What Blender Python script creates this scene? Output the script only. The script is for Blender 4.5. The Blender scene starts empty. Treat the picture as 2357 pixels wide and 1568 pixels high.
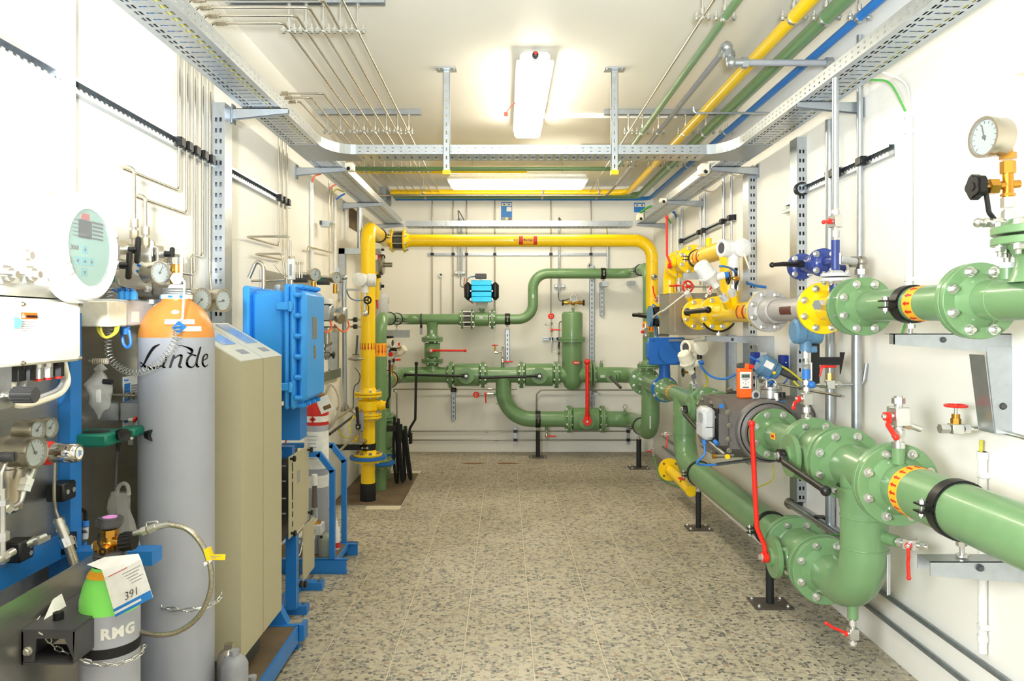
import bpy, math, random
from mathutils import Vector as V, Matrix
from math import sin, cos, pi, radians
sc = bpy.context.scene
COL = sc.collection
random.seed(7)
# ---------------------------------------------------------------- camera, world, lights, exposure
F, U0, V0, CH = 1690.0, 1162.0, 745.0, 1.43          # focal length in px, vanishing point, camera height
cam = bpy.data.cameras.new('camera'); camo = bpy.data.objects.new('camera', cam); COL.objects.link(camo)
cam.sensor_fit = 'HORIZONTAL'; cam.sensor_width = 36; cam.lens = 36*F/2357
cam.shift_x = (1178.5-U0)/2357; cam.shift_y = (V0-784)/2357
cam.clip_start = .05
camo.location = (0, 0, CH); camo.rotation_euler = (pi/2, 0, 0)
sc.camera = camo
w = bpy.data.worlds.new('world'); sc.world = w; w.use_nodes = True
w.node_tree.nodes['Background'].inputs[0].default_value = (.93, .96, 1, 1)
w.node_tree.nodes['Background'].inputs[1].default_value = .5
def light(kind, name, loc, aim, energy, col=(1, 1, 1), **k):
    l = bpy.data.lights.new(name, kind); l.energy = energy; l.color = col
    for a, b in k.items(): setattr(l, a, b)
    o = bpy.data.objects.new(name, l); COL.objects.link(o); o.location = loc
    o.rotation_euler = (V(aim)-V(loc)).to_track_quat('-Z', 'Y').to_euler()
    return o
# photographer's flashes beside the camera: one bounced off the ceiling, one off the left wall
light('SPOT', 'ceiling_bounce_flash', (.1, .0, 1.6), (.3, 1.75, 2.96), 260, (.84, .92, 1), spot_size=radians(84), spot_blend=.8, shadow_soft_size=.1)
light('SPOT', 'bounce_flash', (-.45, .1, 1.7), (-1.37, 1.45, 2.05), 330, (.9, .95, 1), spot_size=radians(62), spot_blend=.7, shadow_soft_size=.1)
light('SPOT', 'side_fill', (-.6, .2, 1.5), (1.45, 3.0, .55), 165, (.9, .95, 1), spot_size=radians(82), spot_blend=.75, shadow_soft_size=.3)  # added fill spot, stands in for light bounced off the left side
vs = sc.view_settings
vs.view_transform = 'Standard'; vs.look = 'None'; vs.gamma = 1; vs.use_curve_mapping = False; vs.exposure = 1.3
# ---------------------------------------------------------------- materials
MT = {}
def lin(c):
    return tuple((x/255/12.92 if x <= 10 else ((x/255+.055)/1.055)**2.4) for x in c)
def mat(name, rgb, rough=.5, metal=0, var=.06, scale=40, bump=0, coat=0, emis=0, trans=0, spec=.5, bscale=None, alpha=1, ior=1.45, stretch=None):
    m = bpy.data.materials.new(name); m.use_nodes = True; MT[name] = m
    nt = m.node_tree; n = nt.nodes; b = n['Principled BSDF']; c = lin(rgb)
    b.inputs['Roughness'].default_value = rough; b.inputs['Metallic'].default_value = metal
    b.inputs['Coat Weight'].default_value = coat; b.inputs['Specular IOR Level'].default_value = spec
    b.inputs['Coat Roughness'].default_value = .1
    b.inputs['Transmission Weight'].default_value = trans; b.inputs['IOR'].default_value = ior
    b.inputs['Alpha'].default_value = alpha
    tc = n.new('ShaderNodeTexCoord'); mp = n.new('ShaderNodeMapping'); nt.links.new(tc.outputs['Object'], mp.inputs[0])
    if stretch: mp.inputs['Scale'].default_value = stretch
    no = n.new('ShaderNodeTexNoise'); no.inputs['Scale'].default_value = scale; no.inputs['Detail'].default_value = 3
    nt.links.new(mp.outputs[0], no.inputs['Vector'])
    cr = n.new('ShaderNodeValToRGB'); e = cr.color_ramp.elements
    e[0].position = .3; e[1].position = .7
    e[0].color = tuple(x*(1-var) for x in c)+(1,); e[1].color = tuple(min(1, x*(1+var)) for x in c)+(1,)
    nt.links.new(no.outputs[0], cr.inputs[0]); nt.links.new(cr.outputs[0], b.inputs['Base Color'])
    if bump:
        n2 = n.new('ShaderNodeTexNoise'); n2.inputs['Scale'].default_value = bscale or scale*4
        nt.links.new(mp.outputs[0], n2.inputs['Vector'])
        bu = n.new('ShaderNodeBump'); bu.inputs['Strength'].default_value = bump; bu.inputs['Distance'].default_value = .002
        nt.links.new(n2.outputs[0], bu.inputs['Height']); nt.links.new(bu.outputs[0], b.inputs['Normal'])
    if emis:
        b.inputs['Emission Color'].default_value = c+(1,); b.inputs['Emission Strength'].default_value = emis
    return m
mat('wall', (244, 241, 232), .45, var=.015, scale=3, bump=.03, bscale=60, stretch=(1, 1, .08))
mat('ceil', (240, 236, 224), .55, var=.012, scale=2)
mat('grout', (206, 196, 170), .8)
mat('green', (108, 144, 98), .32, var=.04, scale=12, coat=.25)
mat('yellow', (248, 206, 12), .32, var=.012, scale=12, coat=.25)
mat('blue', (40, 122, 200), .4, var=.04, scale=10, coat=.1)
mat('exblue', (56, 158, 240), .4, var=.03, scale=10, coat=.1)
mat('actblue', (30, 104, 190), .45, var=.05, scale=12)
mat('cyan', (40, 190, 236), .3, .15)
mat('navy', (38, 58, 128), .3, coat=.3)
mat('boxblue', (32, 58, 150), .4)
mat('steelblue', (92, 132, 164), .45)
mat('cableblue', (52, 120, 200), .45)
mat('red', (226, 38, 24), .35, coat=.2)
mat('orange', (250, 108, 34), .4)
mat('cableorange', (236, 110, 60), .45)
mat('black', (22, 22, 22), .4)
mat('rubber', (30, 30, 30), .65)
mat('dgrey', (74, 74, 76), .45)
mat('meter', (112, 108, 104), .5, .2, var=.08, scale=14)
mat('meterpipe', (176, 172, 168), .45, .1)
mat('lgrey', (196, 198, 200), .45)
mat('mgrey', (150, 152, 156), .45)
mat('bottle', (172, 176, 186), .42, var=.03, scale=8, bump=.06, bscale=50)
mat('bottlegreen', (138, 236, 106), .45, var=.06, scale=9)
mat('bottleorange', (214, 142, 66), .35, var=.05, scale=9, bump=.08, bscale=60)
mat('olive', (150, 156, 140), .45)
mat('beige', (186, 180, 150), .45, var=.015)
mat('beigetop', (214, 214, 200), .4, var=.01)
mat('white', (228, 228, 224), .35)
mat('cream', (238, 232, 212), .4)
mat('paper', (238, 238, 232), .6)
mat('plastic', (228, 228, 222), .4)
mat('galv', (182, 188, 192), .34, .85, var=.06, scale=30)
mat('galvd', (150, 158, 164), .4, .8, var=.12, scale=30)
mat('zinc', (212, 212, 206), .28, .9, var=.05)
mat('zincd', (164, 160, 148), .35, .9, var=.08)
mat('steel', (196, 188, 172), .25, .95, var=.015)
mat('sheet', (176, 174, 168), .3, .85, var=.05, scale=6, stretch=(1, 1, 30), bump=.02, bscale=80)
mat('boxsteel', (160, 154, 140), .34, .8, var=.04, scale=6)
mat('chrome', (228, 228, 228), .08, 1)
mat('brass', (204, 150, 62), .25, .9, var=.05)
mat('copper', (190, 140, 90), .3, .8)
mat('teal', (20, 112, 92), .45)
mat('dialwhite', (226, 232, 228), .5)
mat('screen', (140, 158, 148), .3)
mat('mint', (176, 222, 204), .4, var=.01)
mat('glassblue', (150, 172, 210), .08, spec=.8)
mat('keyblue', (130, 214, 222), .5)
mat('labelorange', (250, 176, 40), .5)
mat('arrowred', (196, 36, 26), .5)
mat('labelred', (206, 40, 34), .5)
mat('labelblue', (44, 128, 206), .5)
mat('platedark', (92, 84, 76), .5, .4)
mat('inkgrey', (150, 150, 150), .6)
mat('pink', (226, 150, 224), .5)
mat('brown', (104, 88, 66), .75, var=.22, scale=6, bump=.1)
mat('rust', (128, 96, 58), .8, var=.2)
mat('greenwire', (80, 160, 70), .5)
mat('yellowwire', (206, 196, 60), .5)
mat('maroon', (92, 40, 32), .3)
mat('lampbody', (244, 244, 240), .4)
mat('glow', (255, 245, 224), .4, emis=13)
mat('clear', (235, 238, 238), .06, trans=.9, var=0, ior=1.2)
mat('film', (226, 226, 220), .18, trans=.75, var=.05, ior=1.08, bump=.6, bscale=50)
mat('braid', (168, 160, 140), .3, .8, var=.35, scale=300)
mat('hosegrey', (190, 180, 160), .45)
def terrazzo():
    m = bpy.data.materials.new('terrazzo'); m.use_nodes = True; MT['terrazzo'] = m
    nt = m.node_tree; n = nt.nodes; b = n['Principled BSDF']; L = nt.links.new
    tc = n.new('ShaderNodeNewGeometry')
    wn = n.new('ShaderNodeTexNoise'); wn.inputs['Scale'].default_value = 45
    mx = n.new('ShaderNodeMixRGB'); mx.inputs[0].default_value = .012
    L(tc.outputs['Position'], wn.inputs['Vector']); L(tc.outputs['Position'], mx.inputs[1]); L(wn.outputs[1], mx.inputs[2])
    def layer(scale, rnd):
        v1 = n.new('ShaderNodeTexVoronoi'); v1.feature = 'DISTANCE_TO_EDGE'; v1.inputs['Scale'].default_value = scale
        v2 = n.new('ShaderNodeTexVoronoi'); v2.inputs['Scale'].default_value = scale
        for v in (v1, v2): v.inputs['Randomness'].default_value = rnd; L(mx.outputs[0], v.inputs['Vector'])
        return v1, v2
    e1, c1 = layer(58, 1)
    e2, c2 = layer(120, 1)
    def ramp(src, pts, const=False):
        r = n.new('ShaderNodeValToRGB'); cr = r.color_ramp
        if const: cr.interpolation = 'CONSTANT'
        while len(cr.elements) < len(pts): cr.elements.new(.5)
        for e, (p, c) in zip(cr.elements, pts):
            e.position = p; e.color = (c if len(c) == 4 else lin(c)+(1,))
        L(src, r.inputs[0]); return r
    sep = n.new('ShaderNodeSeparateColor'); L(c1.outputs['Color'], sep.inputs[0])
    stone = ramp(sep.outputs[0], [(0, (208, 198, 172)), (.34, (192, 183, 160)), (.54, (170, 163, 146)), (.72, (142, 138, 128)), (.86, (112, 111, 106)), (.96, (176, 150, 124))], True)
    sep2 = n.new('ShaderNodeSeparateColor'); L(c2.outputs['Color'], sep2.inputs[0])
    fine = ramp(sep2.outputs[0], [(0, (216, 206, 180)), (.55, (202, 192, 166)), (.8, (170, 162, 142))], True)
    mask = ramp(e1.outputs['Distance'], [(0.03, (0, 0, 0, 1)), (.075, (1, 1, 1, 1))])
    m1 = n.new('ShaderNodeMixRGB'); L(mask.outputs[0], m1.inputs[0]); L(fine.outputs[0], m1.inputs[1]); L(stone.outputs[0], m1.inputs[2])
    # traffic dirt
    dn = n.new('ShaderNodeTexNoise'); dn.inputs['Scale'].default_value = 1.6; L(tc.outputs['Position'], dn.inputs['Vector'])
    dr = ramp(dn.outputs[0], [(.35, (.64, .63, .60, 1)), (.7, (.8, .80, .80, 1))])
    m2 = n.new('ShaderNodeMixRGB'); m2.blend_type = 'MULTIPLY'; m2.inputs[0].default_value = 1
    L(m1.outputs[0], m2.inputs[1]); L(dr.outputs[0], m2.inputs[2])
    L(m2.outputs[0], b.inputs['Base Color']); b.inputs['Roughness'].default_value = .5
terrazzo()
# ---------------------------------------------------------------- helpers
def P(u, v, y): return V(((u-U0)*y/F, y, CH+(V0-v)*y/F))     # photo bearing at a known distance y from the camera
def PW(u, v, x): return P(u, v, x*F/(u-U0))                   # same bearing where it meets the plane X = x
def ZV(v, y): return CH+(V0-v)*y/F
def XU(u, y): return (u-U0)*y/F
X, Y, Z = V((1, 0, 0)), V((0, 1, 0)), V((0, 0, 1))
def frame(ax):
    ax = V(ax).normalized(); h = Z if abs(ax.z) < .9 else X
    a = h.cross(ax).normalized(); return ax, a, ax.cross(a)
def fillet(pts, R, seg=6):
    pts = [V(p) for p in pts]
    if not R or len(pts) < 3: return pts
    out = [pts[0]]
    for i in range(1, len(pts)-1):
        p, a, b = pts[i], pts[i-1]-pts[i], pts[i+1]-pts[i]
        la, lb = a.length, b.length; a.normalize(); b.normalize()
        ang = a.angle(b)
        if ang > 3.1 or ang < .05: out.append(p); continue
        t = min(R/math.tan(ang/2), la*.49 if i > 1 else la*.98, lb*.49 if i < len(pts)-2 else lb*.98); r = t*math.tan(ang/2)
        c = p+(a+b).normalized()*(r/sin(ang/2)); s, e = p+a*t-c, p+b*t-c
        th = s.angle(e); ax = s.cross(e).normalized()
        for k in range(seg+1): out.append(c+Matrix.Rotation(th*k/seg, 3, ax) @ s)
    out.append(pts[-1]); return out
def spline(pts, n=8):
    p = [V(q) for q in pts]; p = [p[0]*2-p[1]]+p+[p[-1]*2-p[-2]]; out = []
    for i in range(1, len(p)-2):
        for k in range(n):
            t = k/n; a, b, c, d = p[i-1:i+3]
            out.append(.5*((2*b)+(c-a)*t+(2*a-5*b+4*c-d)*t*t+(3*b-a-3*c+d)*t**3))
    return out+[p[-2]]
class B:
    def __init__(s, m=None): s.v, s.f, s.m, s.mats, s.cm = [], [], [], [], 0; s.use(m)
    def use(s, m):
        if m is None: return s
        if m not in s.mats: s.mats.append(m)
        s.cm = s.mats.index(m); return s
    def add(s, vs, fs):
        k = len(s.v); s.v += [V(q) for q in vs]; s.f += [tuple(i+k for i in q) for q in fs]; s.m += [s.cm]*len(fs); return s
    def box(s, c, d, rot=None, bev=0):
        c = V(c); hx, hy, hz = d[0]/2, d[1]/2, d[2]/2
        if bev:
            e = min(bev, hx*.9, hy*.9, hz*.9); vs, idx = [], {}
            for sx in (-1, 1):
                for sy in (-1, 1):
                    for sz in (-1, 1):
                        for k in range(3):
                            q = [sx*hx, sy*hy, sz*hz]; h = (hx, hy, hz)
                            for j in range(3):
                                if j != k: q[j] = (sx, sy, sz)[j]*(h[j]-e)
                            idx[(sx, sy, sz, k)] = len(vs); vs.append(V(q))
            fs = []
            for k in range(3):
                o = [j for j in range(3) if j != k]
                for sg in (-1, 1):
                    q = []
                    for a, b in ((-1, -1), (1, -1), (1, 1), (-1, 1)):
                        t = [0, 0, 0]; t[k] = sg; t[o[0]] = a; t[o[1]] = b; q.append(idx[(*t, k)])
                    fs.append(q)
                for a in (-1, 1):
                    for b in (-1, 1):
                        t0 = [0, 0, 0]; t1 = [0, 0, 0]
                        t0[k], t1[k] = -1, 1
                        for t in (t0, t1): t[o[0]] = a; t[o[1]] = b
                        fs.append([idx[(*t0, o[0])], idx[(*t1, o[0])], idx[(*t1, o[1])], idx[(*t0, o[1])]])
            for sx in (-1, 1):
                for sy in (-1, 1):
                    for sz in (-1, 1): fs.append([idx[(sx, sy, sz, k)] for k in range(3)])
        else:
            vs = [V((x*hx, y*hy, z*hz)) for x in (-1, 1) for y in (-1, 1) for z in (-1, 1)]
            fs = [(0, 1, 3, 2), (4, 6, 7, 5), (0, 4, 5, 1), (2, 3, 7, 6), (0, 2, 6, 4), (1, 5, 7, 3)]
        if rot is not None: vs = [rot @ q for q in vs]
        fs2 = []
        cc = V((0, 0, 0))
        for f in fs:   # outward winding
            n = (vs[f[1]]-vs[f[0]]).cross(vs[f[2]]-vs[f[0]]); m = sum((vs[i] for i in f), V((0, 0, 0)))/len(f)
            fs2.append(tuple(f) if n.dot(m-cc) > 0 else tuple(reversed(f)))
        return s.add([q+c for q in vs], fs2)
    def b2(s, a, b, bev=0): a, b = V(a), V(b); return s.box((a+b)/2, [abs(x) for x in (b-a)], bev=bev)
    def lathe(s, o, ax, prof, n=24):
        o = V(o); ax, a, b = frame(ax); vs, fs, prev = [], [], None
        for t, r in prof:
            if r < 1e-6: ring = [len(vs)]; vs.append(o+ax*t)
            else:
                ring = list(range(len(vs), len(vs)+n))
                vs += [o+ax*t+(a*cos(2*pi*k/n)+b*sin(2*pi*k/n))*r for k in range(n)]
            if prev:
                for k in range(n):
                    j = (k+1) % n
                    if len(prev) == 1 and len(ring) == 1: break
                    if len(prev) == 1: fs.append((prev[0], ring[j], ring[k]))
                    elif len(ring) == 1: fs.append((prev[k], prev[j], ring[0]))
                    else: fs.append((prev[k], prev[j], ring[j], ring[k]))
            prev = ring
        return s.add(vs, fs)
    def cyl(s, a, b, r, r2=None, n=16):
        a, b = V(a), V(b); h = (b-a).length
        return s.lathe(a, b-a, [(0, 0), (0, r), (h, r if r2 is None else r2), (h, 0)], n)
    def hexa(s, a, b, r): return s.cyl(a, b, r, n=6)
    def sph(s, c, r, n=14, sz=1): return s.lathe(c, Z, [(-r*sz*cos(pi*k/8), r*sin(pi*k/8)) for k in range(9)], n)
    def sweep(s, pts, r, n=10, closed=False):
        pts = [V(p) for p in pts]; N = len(pts); vs, fs = [], []
        t0 = (pts[1]-pts[0]).normalized(); _, a, b = frame(t0)
        for i in range(N):
            t = ((pts[(i+1) % N]-pts[i-1]) if closed or 0 < i < N-1 else (pts[1]-pts[0] if i == 0 else pts[-1]-pts[-2])).normalized()
            q = t0.rotation_difference(t); a = q @ a; b = q @ b; t0 = t
            rr = r[i] if isinstance(r, (list, tuple)) else r
            vs += [pts[i]+(a*cos(2*pi*k/n)+b*sin(2*pi*k/n))*rr for k in range(n)]
        for i in range(N if closed else N-1):
            for k in range(n):
                j = (k+1) % n; i2 = (i+1) % N; fs.append((i*n+k, i*n+j, i2*n+j, i2*n+k))
        if not closed: fs += [tuple(reversed(range(n))), tuple(range((N-1)*n, N*n))]
        return s.add(vs, fs)
    def tube(s, pts, r, R=None, n=10, seg=6): return s.sweep(fillet(pts, R, seg), r, n)
    def torus(s, c, ax, R, r, n=24, m=8):
        _, a, b = frame(ax); return s.sweep([V(c)+(a*cos(2*pi*k/n)+b*sin(2*pi*k/n))*R for k in range(n)], r, m, True)
    def prism(s, pts, ext):
        pts = [V(p) for p in pts]; ext = V(ext); n = len(pts)
        nn = V((0, 0, 0))
        for i in range(n): nn += pts[i].cross(pts[(i+1) % n])
        if nn.dot(ext) > 0: pts.reverse()
        return s.add(pts+[p+ext for p in pts], [tuple(range(n)), tuple(reversed(range(n, 2*n)))]+[(i, i+n, (i+1) % n+n, (i+1) % n) for i in range(n)])
    def ring(s, o, ax, r0, r1, t, n=28):   # open collar: inner r0, outer r1, length t centred on o
        return s.lathe(o, ax, [(-t/2, r0), (-t/2, r1), (t/2, r1), (t/2, r0), (-t/2, r0)], n)
    def mesh(s, name, org=V((0, 0, 0)), ang=38):
        me = bpy.data.meshes.new(name); me.from_pydata([q-org for q in s.v], [], s.f)
        for m in s.mats: me.materials.append(MT[m])
        me.polygons.foreach_set('material_index', s.m)
        me.polygons.foreach_set('use_smooth', [True]*len(s.f)); me.set_sharp_from_angle(angle=radians(ang)); me.update(); return me
ORG = {}
def T(name, label, cat, loc, group=None):
    o = bpy.data.objects.new(name, None); COL.objects.link(o); o.location = loc; o.empty_display_size = .05
    o['label'] = label; o['category'] = cat
    if group: o['group'] = group
    ORG[o.name] = V(loc); return o
def O(b, name, par=None, label=None, cat=None, group=None, kind=None, ang=38, mod=None):
    if par is not None: org = ORG[par.name]
    else:
        xs, ys, zs = [[q[i] for q in b.v] for i in range(3)]
        org = V(((min(xs)+max(xs))/2, (min(ys)+max(ys))/2, min(zs)))
    o = bpy.data.objects.new(name, b.mesh(name, org, ang)); COL.objects.link(o)
    if par is not None: o.parent = par
    else: o.location = org
    ORG[o.name] = org
    if label: o['label'] = label
    if cat: o['category'] = cat
    if group: o['group'] = group
    if kind: o['kind'] = kind
    return o
def inst(me, name, par, loc, rot=None):
    o = bpy.data.objects.new(name, me); COL.objects.link(o); o.parent = par
    m = rot.to_4x4() if rot is not None else Matrix.Identity(4)
    m.translation = V(loc)-ORG[par.name]; o.matrix_local = m; ORG[o.name] = ORG[par.name]; return o
def dup(root, loc, label=None, group=None, rotz=None):
    r = root.copy(); COL.objects.link(r); r.location = loc; ORG[r.name] = V(loc)
    if rotz is not None: r.rotation_euler = (0, 0, rotz)
    if label: r['label'] = label
    if group: r['group'] = group
    for ch in list(root.children):
        c = ch.copy(); COL.objects.link(c); c.parent = r
        for g in list(ch.children):
            d = g.copy(); COL.objects.link(d); d.parent = c
    return r
def axrot(ax):
    ax, a, b = frame(ax); return Matrix((a, b, ax)).transposed()
def perf(b, o, ud, vd, lu, lv, slots, t):
    """sheet from o along ud (lu) and vd (lv), thickness t along ud x vd, with rectangular slots (u0,u1,v0,v1) cut through"""
    o, ud, vd = V(o), V(ud), V(vd); nd = ud.cross(vd)
    us = sorted({0, lu}|{round(x, 5) for q in slots for x in q[:2]}); vv = sorted({0, lv}|{round(x, 5) for q in slots for x in q[2:]})
    hole = set(); iu = {x: i for i, x in enumerate(us)}; iv = {x: i for i, x in enumerate(vv)}
    for q in slots:
        for i in range(iu[round(q[0], 5)], iu[round(q[1], 5)]):
            for j in range(iv[round(q[2], 5)], iv[round(q[3], 5)]): hole.add((i, j))
    nv, nu = len(vv), len(us); vs = [o+ud*a+vd*c+nd*h for h in (0, t) for a in us for c in vv]; k = nu*nv; fs = []
    solid = lambda i, j: 0 <= i < nu-1 and 0 <= j < nv-1 and (i, j) not in hole
    for i in range(nu-1):
        for j in range(nv-1):
            if not solid(i, j): continue
            a, c, d, e = i*nv+j, (i+1)*nv+j, (i+1)*nv+j+1, i*nv+j+1
            fs.append((a, e, d, c)); fs.append((a+k, c+k, d+k, e+k))
            if not solid(i, j-1): fs.append((a, c, c+k, a+k))
            if not solid(i+1, j): fs.append((c, d, d+k, c+k))
            if not solid(i, j+1): fs.append((d, e, e+k, d+k))
            if not solid(i-1, j): fs.append((e, a, a+k, e+k))
    return b.add(vs, fs)
def text(s, size, o, xd, yd, m, par, name='lettering', bold=0, ext=.0006, shear=0, wrap=None, align='LEFT', label=None, spacing=1):
    cu = bpy.data.curves.new('t', 'FONT'); cu.body = s; cu.size = size; cu.offset = bold; cu.extrude = ext; cu.shear = shear; cu.align_x = align
    cu.space_character = spacing; cu.resolution_u = 3
    to = bpy.data.objects.new('t', cu); COL.objects.link(to)
    dg = bpy.context.evaluated_depsgraph_get(); me = bpy.data.meshes.new_from_object(to.evaluated_get(dg))
    bpy.data.objects.remove(to); o, xd, yd = V(o), V(xd).normalized(), V(yd).normalized(); zd = xd.cross(yd)
    b = B(m)
    if wrap:   # wrap = (centre xy, radius): bend round an upright cylinder, o gives angle by its x distance along the arc
        (cx, cy), R, a0 = wrap
        b.add([V((cx+sin(a0+q.co.x/R)*(R+.0008+q.co.z), cy-cos(a0+q.co.x/R)*(R+.0008+q.co.z), o.z+q.co.y)) for q in me.vertices], [tuple(p.vertices) for p in me.polygons])
    else: b.add([o+xd*q.co.x+yd*q.co.y+zd*(q.co.z+.0008) for q in me.vertices], [tuple(p.vertices) for p in me.polygons])
    bpy.data.meshes.remove(me)
    return O(b, name, par, label)
# ---------------------------------------------------------------- components
ORD = ['first', 'second', 'third', 'fourth', 'fifth', 'sixth', 'seventh', 'eighth', 'ninth']
_bm = {}
def boltmesh(r, L, m):
    k = (round(r, 4), round(L, 4), m)
    if k not in _bm:
        b = B(m).cyl((0, 0, 0), (0, 0, .003), r*1.35, n=14)
        b.lathe((0, 0, 0), Z, [(.003, r*1.02), (.003+r*.85, r*1.02), (.003+r*1.05, r*.8), (.003+r*1.05, 0)], 6)
        if L: b.cyl((0, 0, r), (0, 0, r+L), r*.55, n=10)
        _bm[k] = b.mesh('bolt')
    return _bm[k]
def bolts(par, c, ax, R, n, r, L=0, ph=.5, indiv=True, m='zinc', skip=()):
    ax, a, b = frame(ax); c = V(c); rot = axrot(ax); me = boltmesh(r, L, m)
    if not indiv:
        bb = B(m)
        for k in range(n):
            t = 2*pi*(k+ph)/n; q = c+(a*cos(t)+b*sin(t))*R
            bb.cyl(q, q+ax*r*1.1, r, n=6)
            if L: bb.cyl(q, q+ax*(r+L), r*.5, n=6)
        return O(bb, 'bolt_ring', par)
    for k in range(n):
        if k in skip: continue
        t = 2*pi*(k+ph)/n; inst(me, 'bolt', par, c+(a*cos(t)+b*sin(t))*R, rot)
def flange(par, c, ax, R, t, rp, m, n=8, br=.012, L=.012, indiv=True, hub=.035, ph=.5, both=False, name='flange', bm='zinc', pr=None):
    """disc whose joint face is at c; hub and bolt heads on the side ax points to"""
    ax = V(ax).normalized(); c = V(c); e = .002
    f = O(B(m).lathe(c, ax, [(0, 0), (0, R-e), (e, R), (t-e, R), (t, R-e), (t, rp+.02), (t+hub*.3, rp+.012), (t+hub, rp+.001), (t+hub, 0)], 40), name, par)
    bolts(f, c+ax*t, ax, pr or R*.81, n, br, L, ph, indiv, bm)
    return f
def pipe(par, pts, r, m, R=None, name='pipe', welds=(), n=24, seg=10, extra=None):
    b = B(m).tube(pts, r, R, n, seg)
    for c, ax in welds: b.torus(c, ax, r, .0022, n, 6)
    if extra: extra(b)
    return O(b, name, par)
def clamp(label, c, ax, r, ear, foot=None, wid=.03, m='black', group=None, fm='zinc', ears=True):
    c = V(c); ax = V(ax).normalized(); ear = V(ear).normalized(); s = ax.cross(ear)
    t = T('pipe_clamp', label, 'pipe clamp', c-V((0, 0, r)), group)
    b = B(m).ring(c, ax, r+.0005, r+.007, wid, 36)
    M = Matrix((ax, ear, s)).transposed()
    if ears:
        for k in (-1, 1): b.box(c+ear*(r+.022)+s*k*.011, (wid, .04, .005), M)
    O(b, 'band', t)
    O(B('rubber').ring(c, ax, r+.0003, r+.003, wid+.008, 36), 'rubber_liner', t)
    if ears:
        q = c+ear*(r+.028); k = B(fm).cyl(q-s*.03, q+s*.028, .005, n=8)
        k.hexa(q+s*.013, q+s*.024, .011); k.hexa(q-s*.013, q-s*.024, .011); O(k, 'clamp_bolt', t)
    if foot:
        d, L = V(foot[0]).normalized(), foot[1]; q = c+d*(r+.006)
        k = B(fm).cyl(q, q+d*L, .007, n=10); k.hexa(q+d*.004, q+d*.018, .015); k.cyl(q+d*(L-.006), q+d*L, .018, n=12); O(k, 'foot_stud', t)
    return t
def lever(b, p, d, L, out, r=.011, m=None, crank=.035, knob=1.5):
    """cranked valve lever: hub at p, leaves along out by crank and then runs along d"""
    p, d, out = V(p), V(d).normalized(), V(out).normalized()
    b.cyl(p-out*.012, p+out*.014, r*2.1, n=14); side = out.cross(d)
    pts = [p, p+d*L*.09, p+d*L*.22+out*crank, p+d*L+out*crank]
    b.sweep(fillet(pts, .05, 4), r, 10); b.sph(pts[-1], r*knob, 12)
    b.box(p+d*L*.05, (r*3, r*3, .014), Matrix((side, d, out)).transposed(), bev=.004)
def mini(label, p, up, handle, point, s=1., lev=.09, name='ball_valve', hm='red', body='zinc', top=True, kind='block', group=None, stubs=(.03, .03), cat='valve', straight=False):
    """small block ball valve: p = start of its inlet stub, flow along up, lever on the face `handle`, pointing along `point`"""
    p, up, h, pt = V(p), V(up).normalized(), V(handle).normalized(), V(point).normalized()
    t = T(name, label, cat, p, group); b = B(body); a = stubs[0]*s; q = p+up*a; w = .042*s; M = Matrix((h, up.cross(h), up)).transposed()
    b.cyl(p, q, .011*s, n=12); b.hexa(p+up*a*.25, p+up*a*.75, .017*s)
    if kind == 'block': b.box(q+up*w*.6, (w, w, w*1.2), M, bev=.002)
    else: b.lathe(q, up, [(0, .012*s), (.012*s, .021*s), (w*1.2-.012*s, .021*s), (w*1.2, .012*s), (w*1.2, 0)], 16)
    e = q+up*w*1.2; b.cyl(e, e+up*stubs[1]*s, .011*s, n=12); b.hexa(e+up*stubs[1]*.3*s, e+up*stubs[1]*.8*s, .017*s)
    c = q+up*w*.6+h*w*.5; b.cyl(c, c+h*.012*s, .008*s, n=10); O(b, 'body', t)
    c = c+h*.012*s; l = B(hm); l.cyl(c-h*.006*s, c+h*.008*s, .012*s, n=12); cr = 0 if straight else .016*s
    l.sweep(fillet([c, c+pt*lev*.3+h*.002, c+pt*lev*.45+h*cr, c+pt*lev*s+h*cr], .02, 4), [.0075*s]*0 or .0068*s, 8); l.sph(c+pt*lev*s+h*cr, .009*s, 10)
    O(l, 'lever', t); inst(boltmesh(.006*s, 0, 'zinc'), 'nut', t, c+h*.007*s, axrot(h))
    return t
def gauge(label, c, ax, R, dep, up=Z, case='steel', stem=None, ang=.6, par=None, cat='gauge', name='pressure_gauge', dial='dialwhite', group=None, glass=True):
    """round dial gauge: c = centre of the dial face, ax = where it looks"""
    c, ax, up = V(c), V(ax).normalized(), V(up); s = up.cross(ax).normalized(); up = ax.cross(s)
    t = par or T(name, label, cat, c-ax*dep/2-V((0, 0, R)), group)
    O(B(case).lathe(c, ax, [(-dep, 0), (-dep, R*.94), (-dep+.004, R*.97), (-dep*.25, R*.97), (-dep*.2, R*1.03), (.008, R*1.03), (.008, R*.9), (0, R*.88), (0, 0)], 30), 'case', t)
    O(B(dial).cyl(c+ax*.0004, c+ax*.0016, R*.86, n=28), 'dial', t)
    k = B('black')
    for i in range(13):
        a = radians(-135+i*22.5); d = up*cos(a)+s*sin(a); e = ax.cross(d)
        k.box(c+d*R*.74+ax*.002, (R*.03, R*.14, .0006), Matrix((e, d, ax)).transposed())
    O(k, 'scale_marks', t)
    d = up*cos(ang)+s*sin(ang); e = ax.cross(d)
    O(B('black').box(c+d*R*.25+ax*.0035, (R*.06, R*.85, .001), Matrix((e, d, ax)).transposed()).cyl(c+ax*.002, c+ax*.006, R*.1, n=12), 'needle', t)
    if glass: O(B('clear').cyl(c+ax*.0062, c+ax*.0074, R*.9, n=28), 'glass', t)
    if stem:
        for sm, pts, r in stem: O(B(sm).tube(pts, r, n=10), 'stem', t)
    return t
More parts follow.
